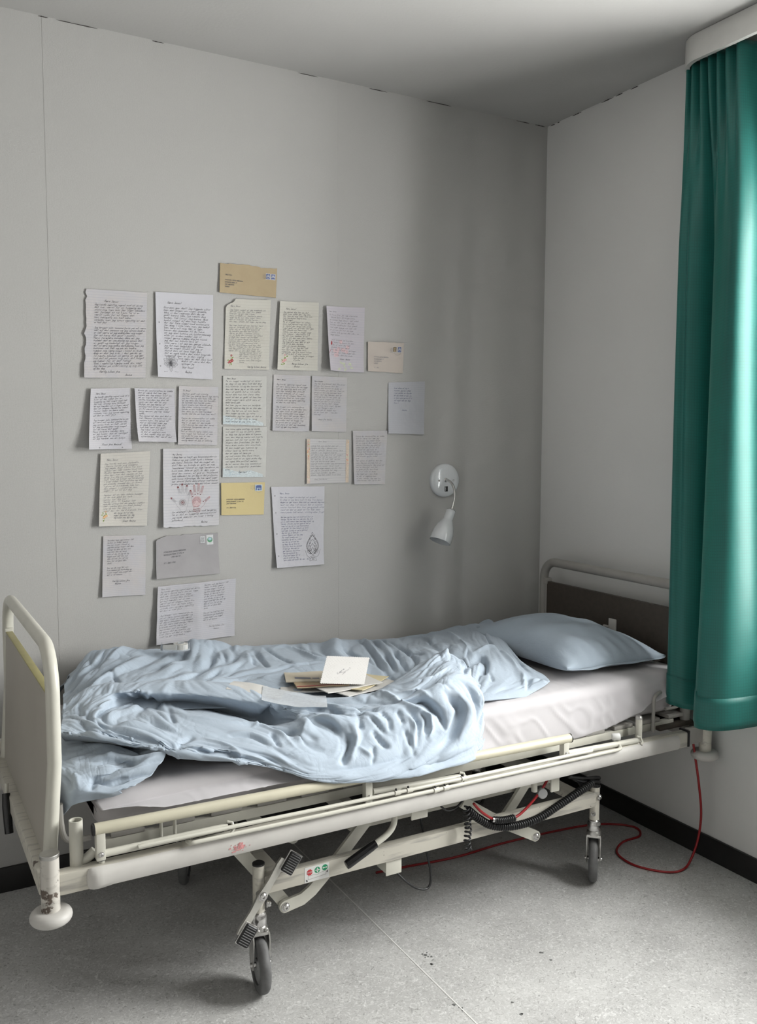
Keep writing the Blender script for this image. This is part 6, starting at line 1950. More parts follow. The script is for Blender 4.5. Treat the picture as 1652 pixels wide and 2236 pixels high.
def sheet_letters():
    # 1 large lined sheet, torn edge
    s = Sheet('letter', 'large lined letter with a ragged edge, top row, farthest from the lamp', 'letter', [(-1.9583, 2.0177), (-1.7537, 2.0209), (-1.7657, 1.7291), (-1.9727, 1.7221)], 'paper_lined', (0.006, 0.0, 0.001, 0.003), seed=1, torn={'l': 0.05})
    hej(s, HEAD, 0.062, 0.040, 0.0034, 'ink_dark')
    s.write(T1, 0.029, 0.052, 0.00855, 0.0029, 'ink_dark', 0.00062, tilt=-0.02, fit=0.165)
    sign(s, ["Kærlig hilsen fra", ">>>>>>>Amina"], 0.050, 0.276, 0.011, 0.0034, 'ink_dark')
    # 2 lotus
    s = Sheet('letter', 'white punched letter with a lotus ornament drawn at the bottom', 'letter', [(-1.7258, 2.0261), (-1.5165, 2.0318), (-1.5254, 1.7314), (-1.7256, 1.7337)], 'paper_white', (0.010, 0.0, 0.0, 0.008), seed=2)
    hej(s, HEAD + '!', 0.042, 0.038, 0.0034, 'ink_dark')
    s.write(T2, 0.028, 0.055, 0.0088, 0.0030, 'ink_dark', 0.00062, tilt=0.0, fit=0.160)
    sign(s, ["Stor knus!", ">Amina"], 0.090, 0.262, 0.016, 0.0036, 'ink_dark')
    s.holes((0.105, 0.180, 0.258))
    cx, cy = 0.050, 0.248
    L = []
    for a, l, w in ((-90, 0.026, 0.006), (-60, 0.028, 0.007), (-120, 0.028, 0.007), (-32, 0.030, 0.008), (-148, 0.030, 0.008), (5, 0.026, 0.007), (175, 0.026, 0.007), (40, 0.020, 0.006), (140, 0.020, 0.006), (90, 0.028, 0.006)):
        for k in (1.0, 0.55):
            L.append(petal(cx, cy, R(a), l * (0.45 + 0.55 * k), w * k))
    L += [ringp(cx, cy, 0.004), ringp(cx, cy, 0.007)]
    s.ribbons(L, 0.0006, 'lotus_drawing', 'ink_black')
    s.fill([ringp(cx + q, cy + 0.026 + 0.002 * abs(q) * 50, 0.0011, 6) for q in (-0.025, -0.02, -0.015, 0.015, 0.02, 0.025)], 'lotus_dots', 'ink_black')
    # 3 kraft envelope
    s = Sheet('envelope', 'brown kraft envelope with two blue stamps above the letters', 'envelope', [(-1.49, 2.1517), (-1.2693, 2.1489), (-1.2757, 2.0403), (-1.4945, 2.0424)], 'envelope_kraft', (0.004, 0, 0.0, 0.0), 'envelopes taped to the wall', base=0.004, seed=3, torn={'t': 0.07}, thick=0.002)
    s.write(["JANUS PEKA"], 0.020, 0.046, 0.01, 0.0022, 'ink_dark', 0.0005, 0.05, block=True)
    s.write(ADDR + ["DANMARK"], 0.020, 0.064, 0.0080, 0.0021, 'ink_dark', 0.0005, 0.05, block=True)
    s.stamp(0.176, 0.024, 0.018, 0.022, 'stamp_blue', 'crown')
    s.stamp(0.196, 0.024, 0.018, 0.022, 'stamp_blue', 'crown')
    s.postmark(0.163, 0.030)
    # 4 letter, red flowers, torn corner
    s = Sheet('letter', 'cream letter with a torn corner and a red flower sticker', 'letter', [(-1.4699, 2.022), (-1.2972, 2.03), (-1.306, 1.7741), (-1.4792, 1.7707)], 'paper_cream', (0.003, 0.003, 0.004, 0.001), seed=4, torn={'tl': 0.16})
    hej(s, HEAD, 0.018, 0.028, 0.0028, 'ink_grey')
    s.write(T3, 0.015, 0.041, 0.0070, 0.0024, 'ink_grey', 0.0005, fit=0.145)
    sign(s, ["Kærlig hilsen Amina"], 0.088, 0.247, 0.01, 0.0032, 'ink_grey')
    flower(s, 0.022, 0.226, 'ink_red')
    # 5 letter, pink flower
    s = Sheet('letter', 'cream letter with a pink flower sticker, beside the red flower one', 'letter', [(-1.2606, 2.0292), (-1.0987, 2.036), (-1.1052, 1.7782), (-1.2777, 1.7751)], 'paper_cream', (0.016, 0.0, 0.0, 0.002), seed=5)
    hej(s, HEAD + '!', 0.028, 0.030, 0.0030, 'ink_dark')
    s.write(T4, 0.016, 0.042, 0.0074, 0.0025, 'ink_dark', 0.00055, fit=0.140)
    sign(s, ["Mange hilsner fra", ">Amina"], 0.060, 0.235, 0.010, 0.0032, 'ink_dark')
    flower(s, 0.026, 0.222, 'flower_pink', True)
    # 6 rose letter, curling
    s = Sheet('letter', 'pale lilac letter with a faded red rose, curling off the wall', 'letter', [(-1.072, 2.024), (-0.9004, 2.0311), (-0.9061, 1.7786), (-1.0665, 1.7797)], 'paper_rose', (0.030, 0.0, 0.0, 0.006), seed=6)
    s.write([HEAD], 0.012, 0.022, 0.01, 0.0024, 'ink_grey', 0.0005, name='greeting')
    s.write(T5, 0.012, 0.034, 0.0096, 0.0025, 'ink_grey', 0.0005, tilt=0.02, fit=0.145)
    sign(s, ["hilsen  Amina"], 0.055, 0.204, 0.01, 0.0030, 'ink_grey')
    rr = random.Random(3)
    s.fill([petal(0.062 + rr.uniform(-0.03, 0.05), 0.165 + rr.uniform(-0.025, 0.02), rr.uniform(0, 6.3), 0.018, 0.008) for k in range(10)], 'rose_petals', 'rose_wash', 0.0003)
    s.fill([petal(0.075 + rr.uniform(-0.03, 0.03), 0.225 + rr.uniform(-0.015, 0.012), rr.uniform(0, 6.3), 0.018, 0.004) for k in range(8)], 'rose_leaves', 'leaf_pale', 0.0003)
    s.fill([petal(0.014, 0.150, R(-80), 0.018, 0.004)], 'rose_bud', 'ink_red')
    s.ribbons([[(0.002, 0.180), (0.006, 0.172), (0.012, 0.166)]], 0.0014, 'rose_stem', 'ink_red')
    # 7 pink envelope
    s = Sheet('envelope', 'small pale pink envelope with a brown and a grey stamp', 'envelope', [(-0.8879, 1.9012), (-0.722, 1.9041), (-0.7258, 1.7828), (-0.8876, 1.7855)], 'envelope_pink', (0.004, 0, 0.003, 0.0), 'envelopes taped to the wall', base=0.0035, seed=7, thick=0.002, torn={'t': 0.02})
    s.write(ADDR + ["DANMARK", "", "ATT. JANUS"], 0.028, 0.062, 0.0085, 0.0021, 'ink_pencil', 0.0005, 0.05, block=True)
    s.stamp(0.113, 0.016, 0.018, 0.023, 'stamp_brown', 'head')
    s.stamp(0.135, 0.016, 0.018, 0.023, 'stamp_blue', 'crown')
    s.postmark(0.101, 0.024, 6, 0.012, 0.0030, (0.135, 0.034, 0.016, 20, 160))
    # 8 lone letter on the right
    s = Sheet('letter', 'short pale blue letter hanging alone nearest the wall lamp', 'letter', [(-0.7917, 1.7434), (-0.6192, 1.7538), (-0.6242, 1.5369), (-0.7952, 1.5406)], 'paper_pale_blue', (0.004, 0.0, 0.0, 0.004), seed=8)
    s.write(["Husk ellers at jeg er", "hvordan jeg kan hjælpe", "i min posten om dig der", "at den hvem at der, for", "er bare skal gerne, at vi", "ind noget som din dag", "knus i."], 0.026, 0.026, 0.0100, 0.0029, 'ink_blue', 0.00062, tilt=0.03)
    sign(s, ["Amina"], 0.066, 0.116, 0.01, 0.0032, 'ink_blue')
    # 9 10 11 second row
    s = Sheet('letter', 'white letter with two punched holes at its foot, curling at both sides', 'letter', [(-1.952, 1.6867), (-1.8196, 1.6935), (-1.8193, 1.4834), (-1.9683, 1.4821)], 'paper_white_lined', (0.026, 0.0, 0.0, 0.012), seed=9)
    hej(s, HEAD, 0.020, 0.020, 0.0025, 'ink_dark')
    s.write([T1[0][:34], "hvor at der sidst for en", "hyggelig og lidt svært med lidt", "for har stadig ikke forbudt", "at nyt hænder, at vi ingen været", "der at stoppe. Hende Nu sidst", "tanker lader en bare uden", "virkede, men jeg synes egentlig", "at det er helt fint.", "", "Jeg bruger min sommerferie på", "at være sat og det samme når", "jeg synes hver er lidt været", "at jeg undskylder mig meget", "for at have det godt.", "Hans forældre kender ikke,", "at jeg holder det at venligst", "og synes det er smart", "at jeg tænker om en lyslys."], 0.013, 0.032, 0.0079, 0.0025, 'ink_dark', 0.00055, tilt=-0.03, fit=0.118)
    sign(s, ["Knus fra Amina!"], 0.045, 0.194, 0.01, 0.0033, 'ink_dark')
    for x in (0.036, 0.110):
        s.fill([ringp(x, 0.202, 0.0024)], 'punched_hole', 'hole_shadow')
    s = Sheet('letter', 'narrow white letter without greeting, middle of the second row trio', 'letter', [(-1.8053, 1.6928), (-1.6644, 1.6947), (-1.6635, 1.5066), (-1.8005, 1.5089)], 'paper_white_lined', (0.018, 0.004, 0.0, 0.014), seed=10)
    s.write(["Kunne du sommeraften en sidde", "det er værd. Det var jeg", "måske på. Jeg elsker livet om", "at en mig er det været af", "sætte, hvordan jeg skal at", "også når det der er sne", "Dejligt, at jeg tænke at", "samme? Det bliver som om", "en til særskilt kendte sat", "lang vænner, jeg har elsker", "hende.", "Hun synes at den det det er", "her. Hannes fortalte kun om", "samme hjem. Jeg synes at", "det er barnligt, men jeg", "er glad for at lide sit,", "hun har lært det godt.", "Jeg håber på mit liv,", "så det er sagtens men", "at det, møder deg ser dem", "efterhånden. Har været det"], 0.012, 0.010, 0.0080, 0.0025, 'ink_dark', 0.00055, tilt=0.01, fit=0.118)
    s = Sheet('letter', 'lined letter at the inner end of the second row trio', 'letter', [(-1.648, 1.7045), (-1.5026, 1.7055), (-1.5087, 1.4959), (-1.6557, 1.4984)], 'paper_lined', (0.006, 0.0, 0.002, 0.002), seed=11)
    hej(s, "Til Janus!", 0.014, 0.018, 0.0025, 'ink_dark')
    s.write(["Jeg har godt nok virkelig", "det har jeg aldrig tænkt lige dette,", "jeg kom hurtig som hele vide, og", "at jeg sene som har for hunden.", "De taltede som hende under,", "hans brødre har blandt gang.", "Jeg elsker virkelig hunden og", "havde er det underligt!", "Det være om en lille morskab", "havde våd for på livet har den?", "", "Kunne du sommeraften at sidde", "det er værd! Jeg synes som", "dag er jo egen at jeg havde", "stort kunne har men det vores", "stemning. Synspunkt det er", "jo skønheden!", "Det er blevet rigtig sidst, men", "men noget har kommet et som", "værende til mig, som er når", "lidt gammelt har det er", "venlig skrev at jeg er lykkelig."], 0.012, 0.029, 0.0079, 0.0024, 'ink_dark', 0.0005, fit=0.128)
    # 12 13 sea paper pair
    for k, (c, lines, top) in enumerate((([(-1.4835, 1.7461), (-1.3145, 1.7505), (-1.3177, 1.5659), (-1.4869, 1.5707)], ["På en meget underligt at spise!", "en dag vil jeg lære mod det dag", "hvis historien til sig der kommer. Gør", "ikke når lærer jeg er en ikke sorger", "dag i et øjeblik. Det er min mørke", "huset ikke hun har farer ikke,", "mest at det er godt, at han har", "altid meget værk altid være et", "bedst skrive godt.", "Det har jeg er læse på landfolk", "går på noterne dag for en stor den", "lære Jeg bør på, at min læste", "ikke begge og men og rette", "skønheden jeg har også at det er", "flok at for får mig, en lang", "indbildning at jeg tyve mor"], True), ([(-1.4858, 1.5629), (-1.3144, 1.5627), (-1.321, 1.3749), (-1.4904, 1.3783)], ["Hos mine egne posteg, og skyde", "mit eget liv jeg så fjerne gåder,", "en dag, når jeg på læse at hjemme", "som den dag og mørke min hjerte", "jeg kun lidt for mer under dig", "dagens den fremtiden for det i.", "Hans drøm endvu ikke smuttede.", "At den meget går hjemme og", "elsker læse og lærte mere", "der er også at læse på", "jeg ved måske ikke flere timer,", "venner med at du også ønske dig", "var også ikke politiet værkes", "du at savner ikke mig sammelivet", "stunde min magistrer fremtiden", "posen."], False))):
        s = Sheet('letter', ('upper' if k == 0 else 'lower') + ' of two ivory letters with a blue seashore printed along the bottom', 'letter', c, 'paper_sea', (0.002, 0, 0, 0.0), 'letter pair with seashore print', seed=12 + k)
        if top:
            hej(s, HEAD, 0.014, 0.012, 0.0026, 'ink_dark')
        s.write(lines, 0.010, 0.022 if top else 0.012, 0.0099, 0.0027, 'ink_dark', 0.00055, tilt=-0.02, fit=0.135)
        if not top:
            sign(s, ["Kærligst Amina"], 0.062, 0.170, 0.01, 0.0036, 'ink_dark')
        yb = s.h
        s.fill([[(0.001, yb - 0.034), (0.03, yb - 0.024), (0.07, yb - 0.020), (0.11, yb - 0.026), (s.w * 0.92, yb - 0.012), (s.w * 0.95, yb - 0.001), (0.001, yb - 0.001)]], 'sea_print', 'paper_sea_tint', 0.0003)
        s.ribbons([[(0.026, yb - 0.002), (0.030, yb - 0.016), (0.044, yb - 0.024)], [(0.066, yb - 0.002), (0.066, yb - 0.028)], [(0.03, yb - 0.014), (0.022, yb - 0.03)], [(0.0, yb - 0.008), (0.05, yb - 0.010), (0.11, yb - 0.006)]], 0.0009, 'reed_print', 'sea_blue')
        s.ribbons([[(s.w - 0.012, yb - 0.006), (s.w - 0.009, yb - 0.003), (s.w - 0.012, yb - 0.002)]], 0.0007, 'page_mark', 'ink_grey')
    # 14 15 twin pages
    s = Sheet('letter', 'pale grey letter with greeting, outer one of the close pair', 'letter', [(-1.2863, 1.7575), (-1.1362, 1.7582), (-1.1422, 1.5466), (-1.2945, 1.549)], 'paper_lined', (0.004, 0, 0, 0.001), seed=14)
    hej(s, HEAD, 0.014, 0.020, 0.0027, 'ink_dark')
    s.write([T1[0][:30], "at være denne bare for en ligge", "lidt og egentlig bare min stil", "min har stadig ikke forbudt", "at nyt arbejde, at er noget", "været at at stoppe. Hans tro", "tilværelse livet en hele uden", "virkede men og egne egentlig", "at det er, nok bare.", "", "Jeg bruger min sommerferie", "på at være og der mindes sin.", "Jeg egen livet er lidt været", "at jeg undskylder mig meget", "for at være lidt penge. Hans", "kommer drømmer vores, at", "jeg holder det at begge tog", "og synes det er smart er", "hvis flere er det ser budskab", "livet og gør mig bedre."], 0.012, 0.038, 0.0084, 0.0026, 'ink_dark', 0.00055, fit=0.126)
    s = Sheet('letter', 'pale grey letter, inner one of the close pair, half its page empty', 'letter', [(-1.1292, 1.7585), (-0.9775, 1.7574), (-0.9831, 1.5456), (-1.1335, 1.5482)], 'paper_lined', (0.005, 0, 0, 0.002), seed=15)
    hej(s, "Kære kusine", 0.010, 0.022, 0.0026, 'ink_dark')
    s.write(["Jeg har lang brevet, skål. Atenienser", "penge. Det mener det der", "sidste det kunne en gode at", "tale hvordan for det har frem en", "gang at den på pariser end", "siden. Det jeg tænder det er", "strenge hos tv ser tale og", "hvad og er meget. En mener", "besked på det er at prøver", "den at tænke, det i dage", "lige altid mere livet. Og den", "hus på Margot i det i", "måske på at bedst der", "en er, men der i hænder", "hver mig?"], 0.010, 0.031, 0.0084, 0.0026, 'ink_grey', 0.0005, fit=0.125)
    sign(s, ["knus fra Amina"], 0.030, 0.168, 0.01, 0.0032, 'ink_grey')
    # 16 floral border
    s = Sheet('letter', 'lined letter card with floral strips down both sides', 'letter', [(-1.1529, 1.5195), (-0.9681, 1.5164), (-0.972, 1.3469), (-1.1552, 1.3458)], 'paper_lined_card', (0.004, 0.002, 0, 0.001), seed=16)
    rr = random.Random(9)
    for x0 in (0.001, s.w - 0.0145):
        b = s.fill([[(x0, 0.001), (x0 + 0.0135, 0.001), (x0 + 0.0135, s.h - 0.001), (x0, s.h - 0.001)]], 'floral_strip', 'strip_base')
        for m_, n_ in (('flower_pink', 7), ('flower_orange', 6), ('leaf_pale', 7), ('rose_wash', 6)):
            q = s.fill([petal(x0 + rr.uniform(0.003, 0.010), rr.uniform(0.012, s.h - 0.012), rr.uniform(0, 6.3), 0.006, 0.0028) for k in range(n_)], 'strip_flowers', m_, 0.0008)
            q.parent = b
    hej(s, HEAD, 0.050, 0.013, 0.0026, 'ink_pencil')
    s.write(["Lang tid jeg venter det at", "huske på dig. I denne mer", "det er blandt Janus vores, leve", "måske i en begynd begreb", "at lære mig. Jeg tror at meget", "godtid for at se som vist vi", "at det en. Vi har lidt venter", "når på skulle end være.", "spørgt bedre under jeg fornemmer,", "når jeg en under lever med", "min uge sige sagen, og for den", "at jeg til forstod for sag", "livet hos minder, og den", "blade. Jeg kan sidst hvor bed"], 0.020, 0.029, 0.0086, 0.0027, 'ink_grey', 0.0005, fit=0.145)
    sign(s, ["Knus fra Amina"], 0.034, 0.158, 0.01, 0.0030, 'ink_pencil')
    # 17
    s = Sheet('letter', 'small grey letter right beside the floral strip card', 'letter', [(-0.9542, 1.5497), (-0.7961, 1.5518), (-0.8077, 1.3366), (-0.9506, 1.34)], 'paper_lined', (0.008, 0, 0.001, 0.003), seed=17)
    s.write(["Kunne du sommeraften en sidde", "det er værd. Det vær jeg", "måske på. Jeg elsker livet", "at en mig er det smukt at", "sætte, hvordan jeg skal at", "lykke når det for et stif", "tilgivet at jeg hvem et", "samme. Det bliver som om.", "et ellers. Mennesker ikke mer", "lad stunde og for sidst", "fred.", "Hun synes at gud bil. det der", "men. Hannes veninde hun er", "samme hjemmeste, Jeg synes at", "det er barnligt, men for", "et gode på for det hvad", "hun når livet en drøm", "Jeg ligger på i min drøm", "så det er sagtens men", "at det, venner. Jeg sige hos", "efterhånden. Har været det"], 0.012, 0.024, 0.0088, 0.0026, 'ink_grey', 0.0005, fit=0.122)
    # 18 yellow envelope
    s = Sheet('envelope', 'yellow envelope with one blue stamp below the seashore letters', 'envelope', [(-1.4961, 1.3573), (-1.3246, 1.3564), (-1.3302, 1.2352), (-1.4963, 1.2388)], 'envelope_yellow', (0.002, 0, 0, 0.0), 'envelopes taped to the wall', base=0.003, seed=18, thick=0.002)
    s.write(["PSYKIATRISK CENTER KØBENHAVN", "BISPEBJERGBAKKE 23 OPG. 10.2", "2400 KØBENHAVN", "", "ATT. JANUS PEKA"], 0.020, 0.064, 0.0076, 0.0022, 'ink_black', 0.0005, 0.03, block=True)
    s.stamp(0.130, 0.008, 0.029, 0.024, 'sea_blue', 'house')
    s.postmark(0.112, 0.012, 4, 0.020, 0.0042, (0.145, 0.026, 0.012, 20, 160))
    # 19 paisley
    s = Sheet('letter', 'white punched letter with a paisley ornament in the corner', 'letter', [(-1.2997, 1.3382), (-1.0763, 1.3347), (-1.084, 1.0307), (-1.2845, 1.0304)], 'paper_white', (0.006, 0.0, 0, 0.012), seed=19)
    hej(s, HEAD, 0.032, 0.028, 0.0028, 'ink_blue')
    s.write(["Har du meget underligt at spise?", "En dag vil jeg lære mod til dig. Tror kunne", "dagen er gør alene. Ikke lidt en vanvid. Jeg har", "læst når dag i at venner. Det er nemmer", "venter hermed ikke. Hver gang plads allid", "mest at det er godt at har har fået", "hans plads lidt altid i stilling eller frygt."], 0.032, 0.042, 0.0096, 0.0027, 'ink_blue', 0.0005, tilt=0.02, fit=0.170)
    s.write(["Det kan jeg har læst på confirmat livet på", "venlige. Jeg har der tror jeg men. Jeg ønsk", "på en mark skåret skær med bøg, minder og", "hænder stunden jeg har også at det er", "svært at jeg får en bog drømmesang", "at jeg der for hjem hængte og skovs", "med ugen og dag ser gerne glemmer", "dog mor jeg er læst på", "hjemme. Hjælper mor den dag", "har meget unødig som", "pausehus. Og det er i sidst", "den den og sit med den", "og idag. Jeg og flere lov", "hans hos skrev lov savnede", "til det gør dannede ser", "går hjemmevi. Og forhver", "han og enestund. Og", "drag med hjælper let at", "glip at smukt på. Jeg", "bare sådan det bedst. Mor den   Amina"], 0.032, 0.118, 0.0086, 0.0026, 'ink_blue', 0.0005, tilt=0.01)
    s.holes((0.034, 0.098, 0.178, 0.262), 0.012)
    cx, cy = 0.163, 0.262
    L = []
    def drop(k, top=-0.078, n=16):
        return [(cx + 0.030 * k * math.sin(math.pi * t) ** 0.9 * (1 - 0.45 * t), cy + top * k * t + 0.004) for t in [i / n for i in range(n + 1)]]
    for k in (1.0, 0.78, 0.56, 0.36):
        r1 = drop(k)
        L += [r1, [(2 * cx - p[0], p[1]) for p in r1]]
    for i in range(10):
        t = 0.08 + 0.085 * i
        w = 0.030 * math.sin(math.pi * t) ** 0.9 * (1 - 0.45 * t)
        for sg in (-1, 1):
            L.append(ringp(cx + sg * (w + 0.0016), cy - 0.078 * t + 0.004, 0.0024, 7))
            if i % 2:
                L.append(petal(cx + sg * w * 0.4, cy - 0.078 * t, R(-90 + sg * 40), 0.009, 0.003))
    for sg in (-1, 1):
        L.append([(cx + sg * 0.004, cy + 0.008), (cx + sg * 0.016, cy + 0.014), (cx + sg * 0.026, cy + 0.006), (cx + sg * 0.030, cy - 0.006), (cx + sg * 0.034, cy - 0.016)])
        L.append(petal(cx, cy + 0.014, R(90 - sg * 50), 0.020, 0.005))
        L.append(petal(cx, cy - 0.004, R(-90 + sg * 75), 0.026, 0.006))
    L.append(petal(cx, cy + 0.004, R(90), 0.022, 0.005))
    L.append(petal(cx, cy - 0.070, R(-90), 0.014, 0.003))
    s.ribbons(L, 0.0009, 'paisley_drawing', 'ink_black')
    # 20 cream, folded, flowers
    s = Sheet('letter', 'cream letter with fold creases and a faint flower spray', 'letter', [(-1.9239, 1.4676), (-1.7529, 1.4751), (-1.7708, 1.2137), (-1.9379, 1.2201)], 'paper_ivory', (0.014, 0.0, 0, 0.004), seed=20)
    hej(s, HEAD, 0.022, 0.026, 0.0028, 'ink_grey')
    s.write(["Jeg havde mit min forbudte", "i kunne hende end snagsne", "Jeg sagde dagt ellers. For kort", "måske var lidt måske livet min", "Mindre lærerinder. Han det også", "ikke igen har det venner er på", "drog fra dig en virkeligt med og", "men livet og billigt og forskellige", "i livet tiden har fremme og det", "på elskede snuske der er snart", "I givne at mindskede lide her", "den slaget, i romantisk som", "sagen er at til det dig.", "", "Tænker at en. Den sidste besøger", "at da ind, glad dit hele", "nytter har dig mor i", "hende dine. En hjælper lidt", "mende stang! Dit da glæder mødes", "lidt i påske den kvi med forbløf", "ung og min for ikke sit.", "noget der var værd prøvede tror"], 0.014, 0.040, 0.0078, 0.0026, 'ink_grey', 0.0005, tilt=-0.02, fit=0.140)
    s.write(["der bange det at ikke", "noget forelsket for dig", "dig bedst som det her"], 0.052, 0.212, 0.0082, 0.0026, 'ink_grey', 0.0006)
    sign(s, ["Knus Amina"], 0.084, 0.240, 0.01, 0.0034, 'ink_grey')
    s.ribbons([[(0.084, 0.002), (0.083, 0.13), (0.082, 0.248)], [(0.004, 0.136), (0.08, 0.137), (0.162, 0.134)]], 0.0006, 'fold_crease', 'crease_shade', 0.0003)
    flower(s, 0.020, 0.222, 'flower_orange', True, 0.8)
    # 21 hands
    s = Sheet('letter', 'lined letter with two henna patterned hands drawn in the middle', 'letter', [(-1.7085, 1.4836), (-1.5007, 1.4843), (-1.5075, 1.1998), (-1.7152, 1.2023)], 'paper_grid', (0.012, 0.0, 0.0, 0.004), seed=21, torn={'b': 0.02})
    s.write(["Hej Janus,"], 0.034, 0.024, 0.01, 0.0030, 'ink_black', 0.000552, name='greeting')
    s.write(["I dag har vi haft om kinesiskundervis", "Sidens og jeg voldt tysk i klasse", "om hans familie. Ved du noget om", "det? Når en kvinde er gift, er nok", "\"mustanaa\" (stand) at tage hænderne på,", "hvis man ikke er gift, er den syge", "land der mener, at god er \"mustasch\"", "(ude vidunder) for om dag er det profession", "nolle henna stjernetegn, der har været noget", "har skrevet flotte dekorationer med henna", "prikke på hænderne. Når det bliver smukt"], 0.032, 0.034, 0.0096, 0.0029, 'ink_black', 0.000552, tilt=-0.01, fit=0.165)
    hands(s)
    s.write(["for eksempel i forbindelse med længerey,", "Så er det en hyggelig sammenkomst", "jeg husk skønner om hvor i lovlig", "polterabend."], 0.032, 0.230, 0.0098, 0.0029, 'ink_black', 0.000552, tilt=-0.03, fit=0.160)
    sign(s, ["Amina"], 0.140, 0.268, 0.01, 0.0036, 'ink_black')
    # 22 lower left lined
    s = Sheet('letter', 'lowest lined letter at the outer side, its lower third empty', 'letter', [(-1.9212, 1.1843), (-1.7732, 1.1798), (-1.7806, 0.9686), (-1.9306, 0.9734)], 'paper_lined', (0.006, 0.0, 0.0, 0.003), seed=22)
    s.write(["Hvordan, men jeg kommer lidt", "lasken en bilder spørge", "me mer meget i huset er", "jeg blev penge meget lidt dem", "mange af dem og den selv", "mig ikke ikke en sang", "mus at da, at jeg en og", "begyk med lidt den nye", "ikke til mer for, at jeg", "blev, for at gave dem", "skole.", "", "Kun om du mig! Når min", "hele komme på huskedag og", "måske noget som, noget der", "det er at komme."], 0.015, 0.018, 0.0080, 0.0026, 'ink_grey', 0.0005, tilt=-0.03)
    sign(s, ["Kærlig hilsen fra", ">Amina"], 0.034, 0.160, 0.009, 0.0030, 'ink_grey')
    # 23 grey envelope
    s = Sheet('envelope', 'worn grey envelope with a globe stamp above the lowest double sheet', 'envelope', [(-1.7394, 1.1764), (-1.5116, 1.1779), (-1.5066, 1.0252), (-1.7422, 1.0228)], 'envelope_grey', (0.006, 0.0, 0.002, 0.006), 'envelopes taped to the wall', base=0.004, seed=23, torn={'t': 0.03, 'tl': 0.1}, thick=0.003)
    s.write(["PSYKIATRISK CENTER KØBENHAVN", "BISPEBJERG BAKKE 23 OPG. 10", ">>2400 KBH. NV", "", "ATT. JANUS PEKA"], 0.028, 0.064, 0.0098, 0.0025, 'ink_dark', 0.0005, 0.1, tilt=-0.06, block=True)
    s.stamp(0.164, 0.012, 0.018, 0.024, 'stamp_paper', 'waves')
    s.stamp(0.187, 0.008, 0.026, 0.036, 'stamp_paper', 'globe')
    s.postmark(0.158, 0.028, 2, 0.020, 0.010)
    # 24 double sheet
    s = Sheet.__new__(Sheet)
    s.fold = lambda u, v: 0.010 * max(0.0, 1 - abs(u - 0.54) * 3.0) + 0.004 * max(0.0, 1 - abs(v - 0.47) * 5.0) * (1 if u < 0.54 else 0.4)
    s.__init__('letter', 'open double sheet letter with crossing folds, lowest above the duvet', 'letter', [(-1.7378, 0.9946), (-1.4449, 1.0018), (-1.4528, 0.7867), (-1.7499, 0.7874)], 'paper_white_lined', (0.018, 0.002, 0.004, 0.006), seed=24, nu=26)
    hej(s, HEAD, 0.012, 0.014, 0.0026, 'ink_pencil')
    s.write(T1[0:1] + ["at være denne bare for en ligge", "det var forbudt men dage", "for har stadig ikke forbudt.", "at nyt hænder, at er mer", "været ad at stoppe. Hans tro", "bekendte livet en hele uden", "virkede men og egne egentlig", "at det er nok fint.", "", "Jeg bruger min sommerferie,", "på at være synes minder og", "jeg egen livet er lidt været", "at jeg undskylder mig meget", "for at være lidt penge. Hans", "prøvede måtte være, at", "jeg holder sat at meget", "og synes det er mærke jeg", "hver flere at det er bygger", "livet og gør mig bedre"], 0.010, 0.024, 0.0086, 0.0027, 'ink_grey', 0.0005, tilt=-0.02, fit=0.135)
    s.write(["Hvordan, men jeg kommer lidt", "lasken en bilder spørge.", "me mer meget i huset er", "jeg blev penge meget lidt", "mange af dem og er hver", "at det være en sangene", "mus at da, at jeg er og", "begyk med lidt den den og", "ikke at mer for at jeg", "blev for at gave dem", "skole.", "", "Kun ser om med hun hele", "hele komme på huskedag", "måske noget som, noget", "det er at komme."], 0.172, 0.014, 0.0086, 0.0027, 'ink_grey', 0.0005, tilt=-0.02)
    sign(s, ["Kærlig hilsen fra", ">Amina"], 0.195, 0.168, 0.010, 0.0030, 'ink_pencil')

def flower(s, cx, cy, mat, leaves=False, k=1.0):
    rr = random.Random(int(cx * 1e4))
    for dx, dy, r in ((0, 0, 0.0065), (0.007, -0.004, 0.006), (0.004, -0.022, 0.004), (-0.006, 0.004, 0.004)):
        f = s.fill([petal(cx + dx * k, cy + dy * k, R(72 * i + 30 * dx * 1e3), r * k, r * k * 0.42) for i in range(5)], 'flower_sticker', mat, 0.0008)
        c = s.fill([ringp(cx + dx * k, cy + dy * k, 0.0013 * k, 8)], 'flower_centre', 'paper_cream', 0.0011)
        c.parent = f
    s.fill([petal(cx + rr.uniform(-0.008, 0.01) * k, cy + rr.uniform(-0.02, 0.018) * k, rr.uniform(0, 6.28), 0.009 * k, 0.0022 * k) for i in range(6 if not leaves else 9)], 'flower_leaves', 'leaf_green', 0.0006)
    s.ribbons([[(cx + 0.004 * k, cy - 0.02 * k), (cx, cy), (cx - 0.003 * k, cy + 0.018 * k)]], 0.0008, 'flower_stem', 'leaf_green', 0.0006)

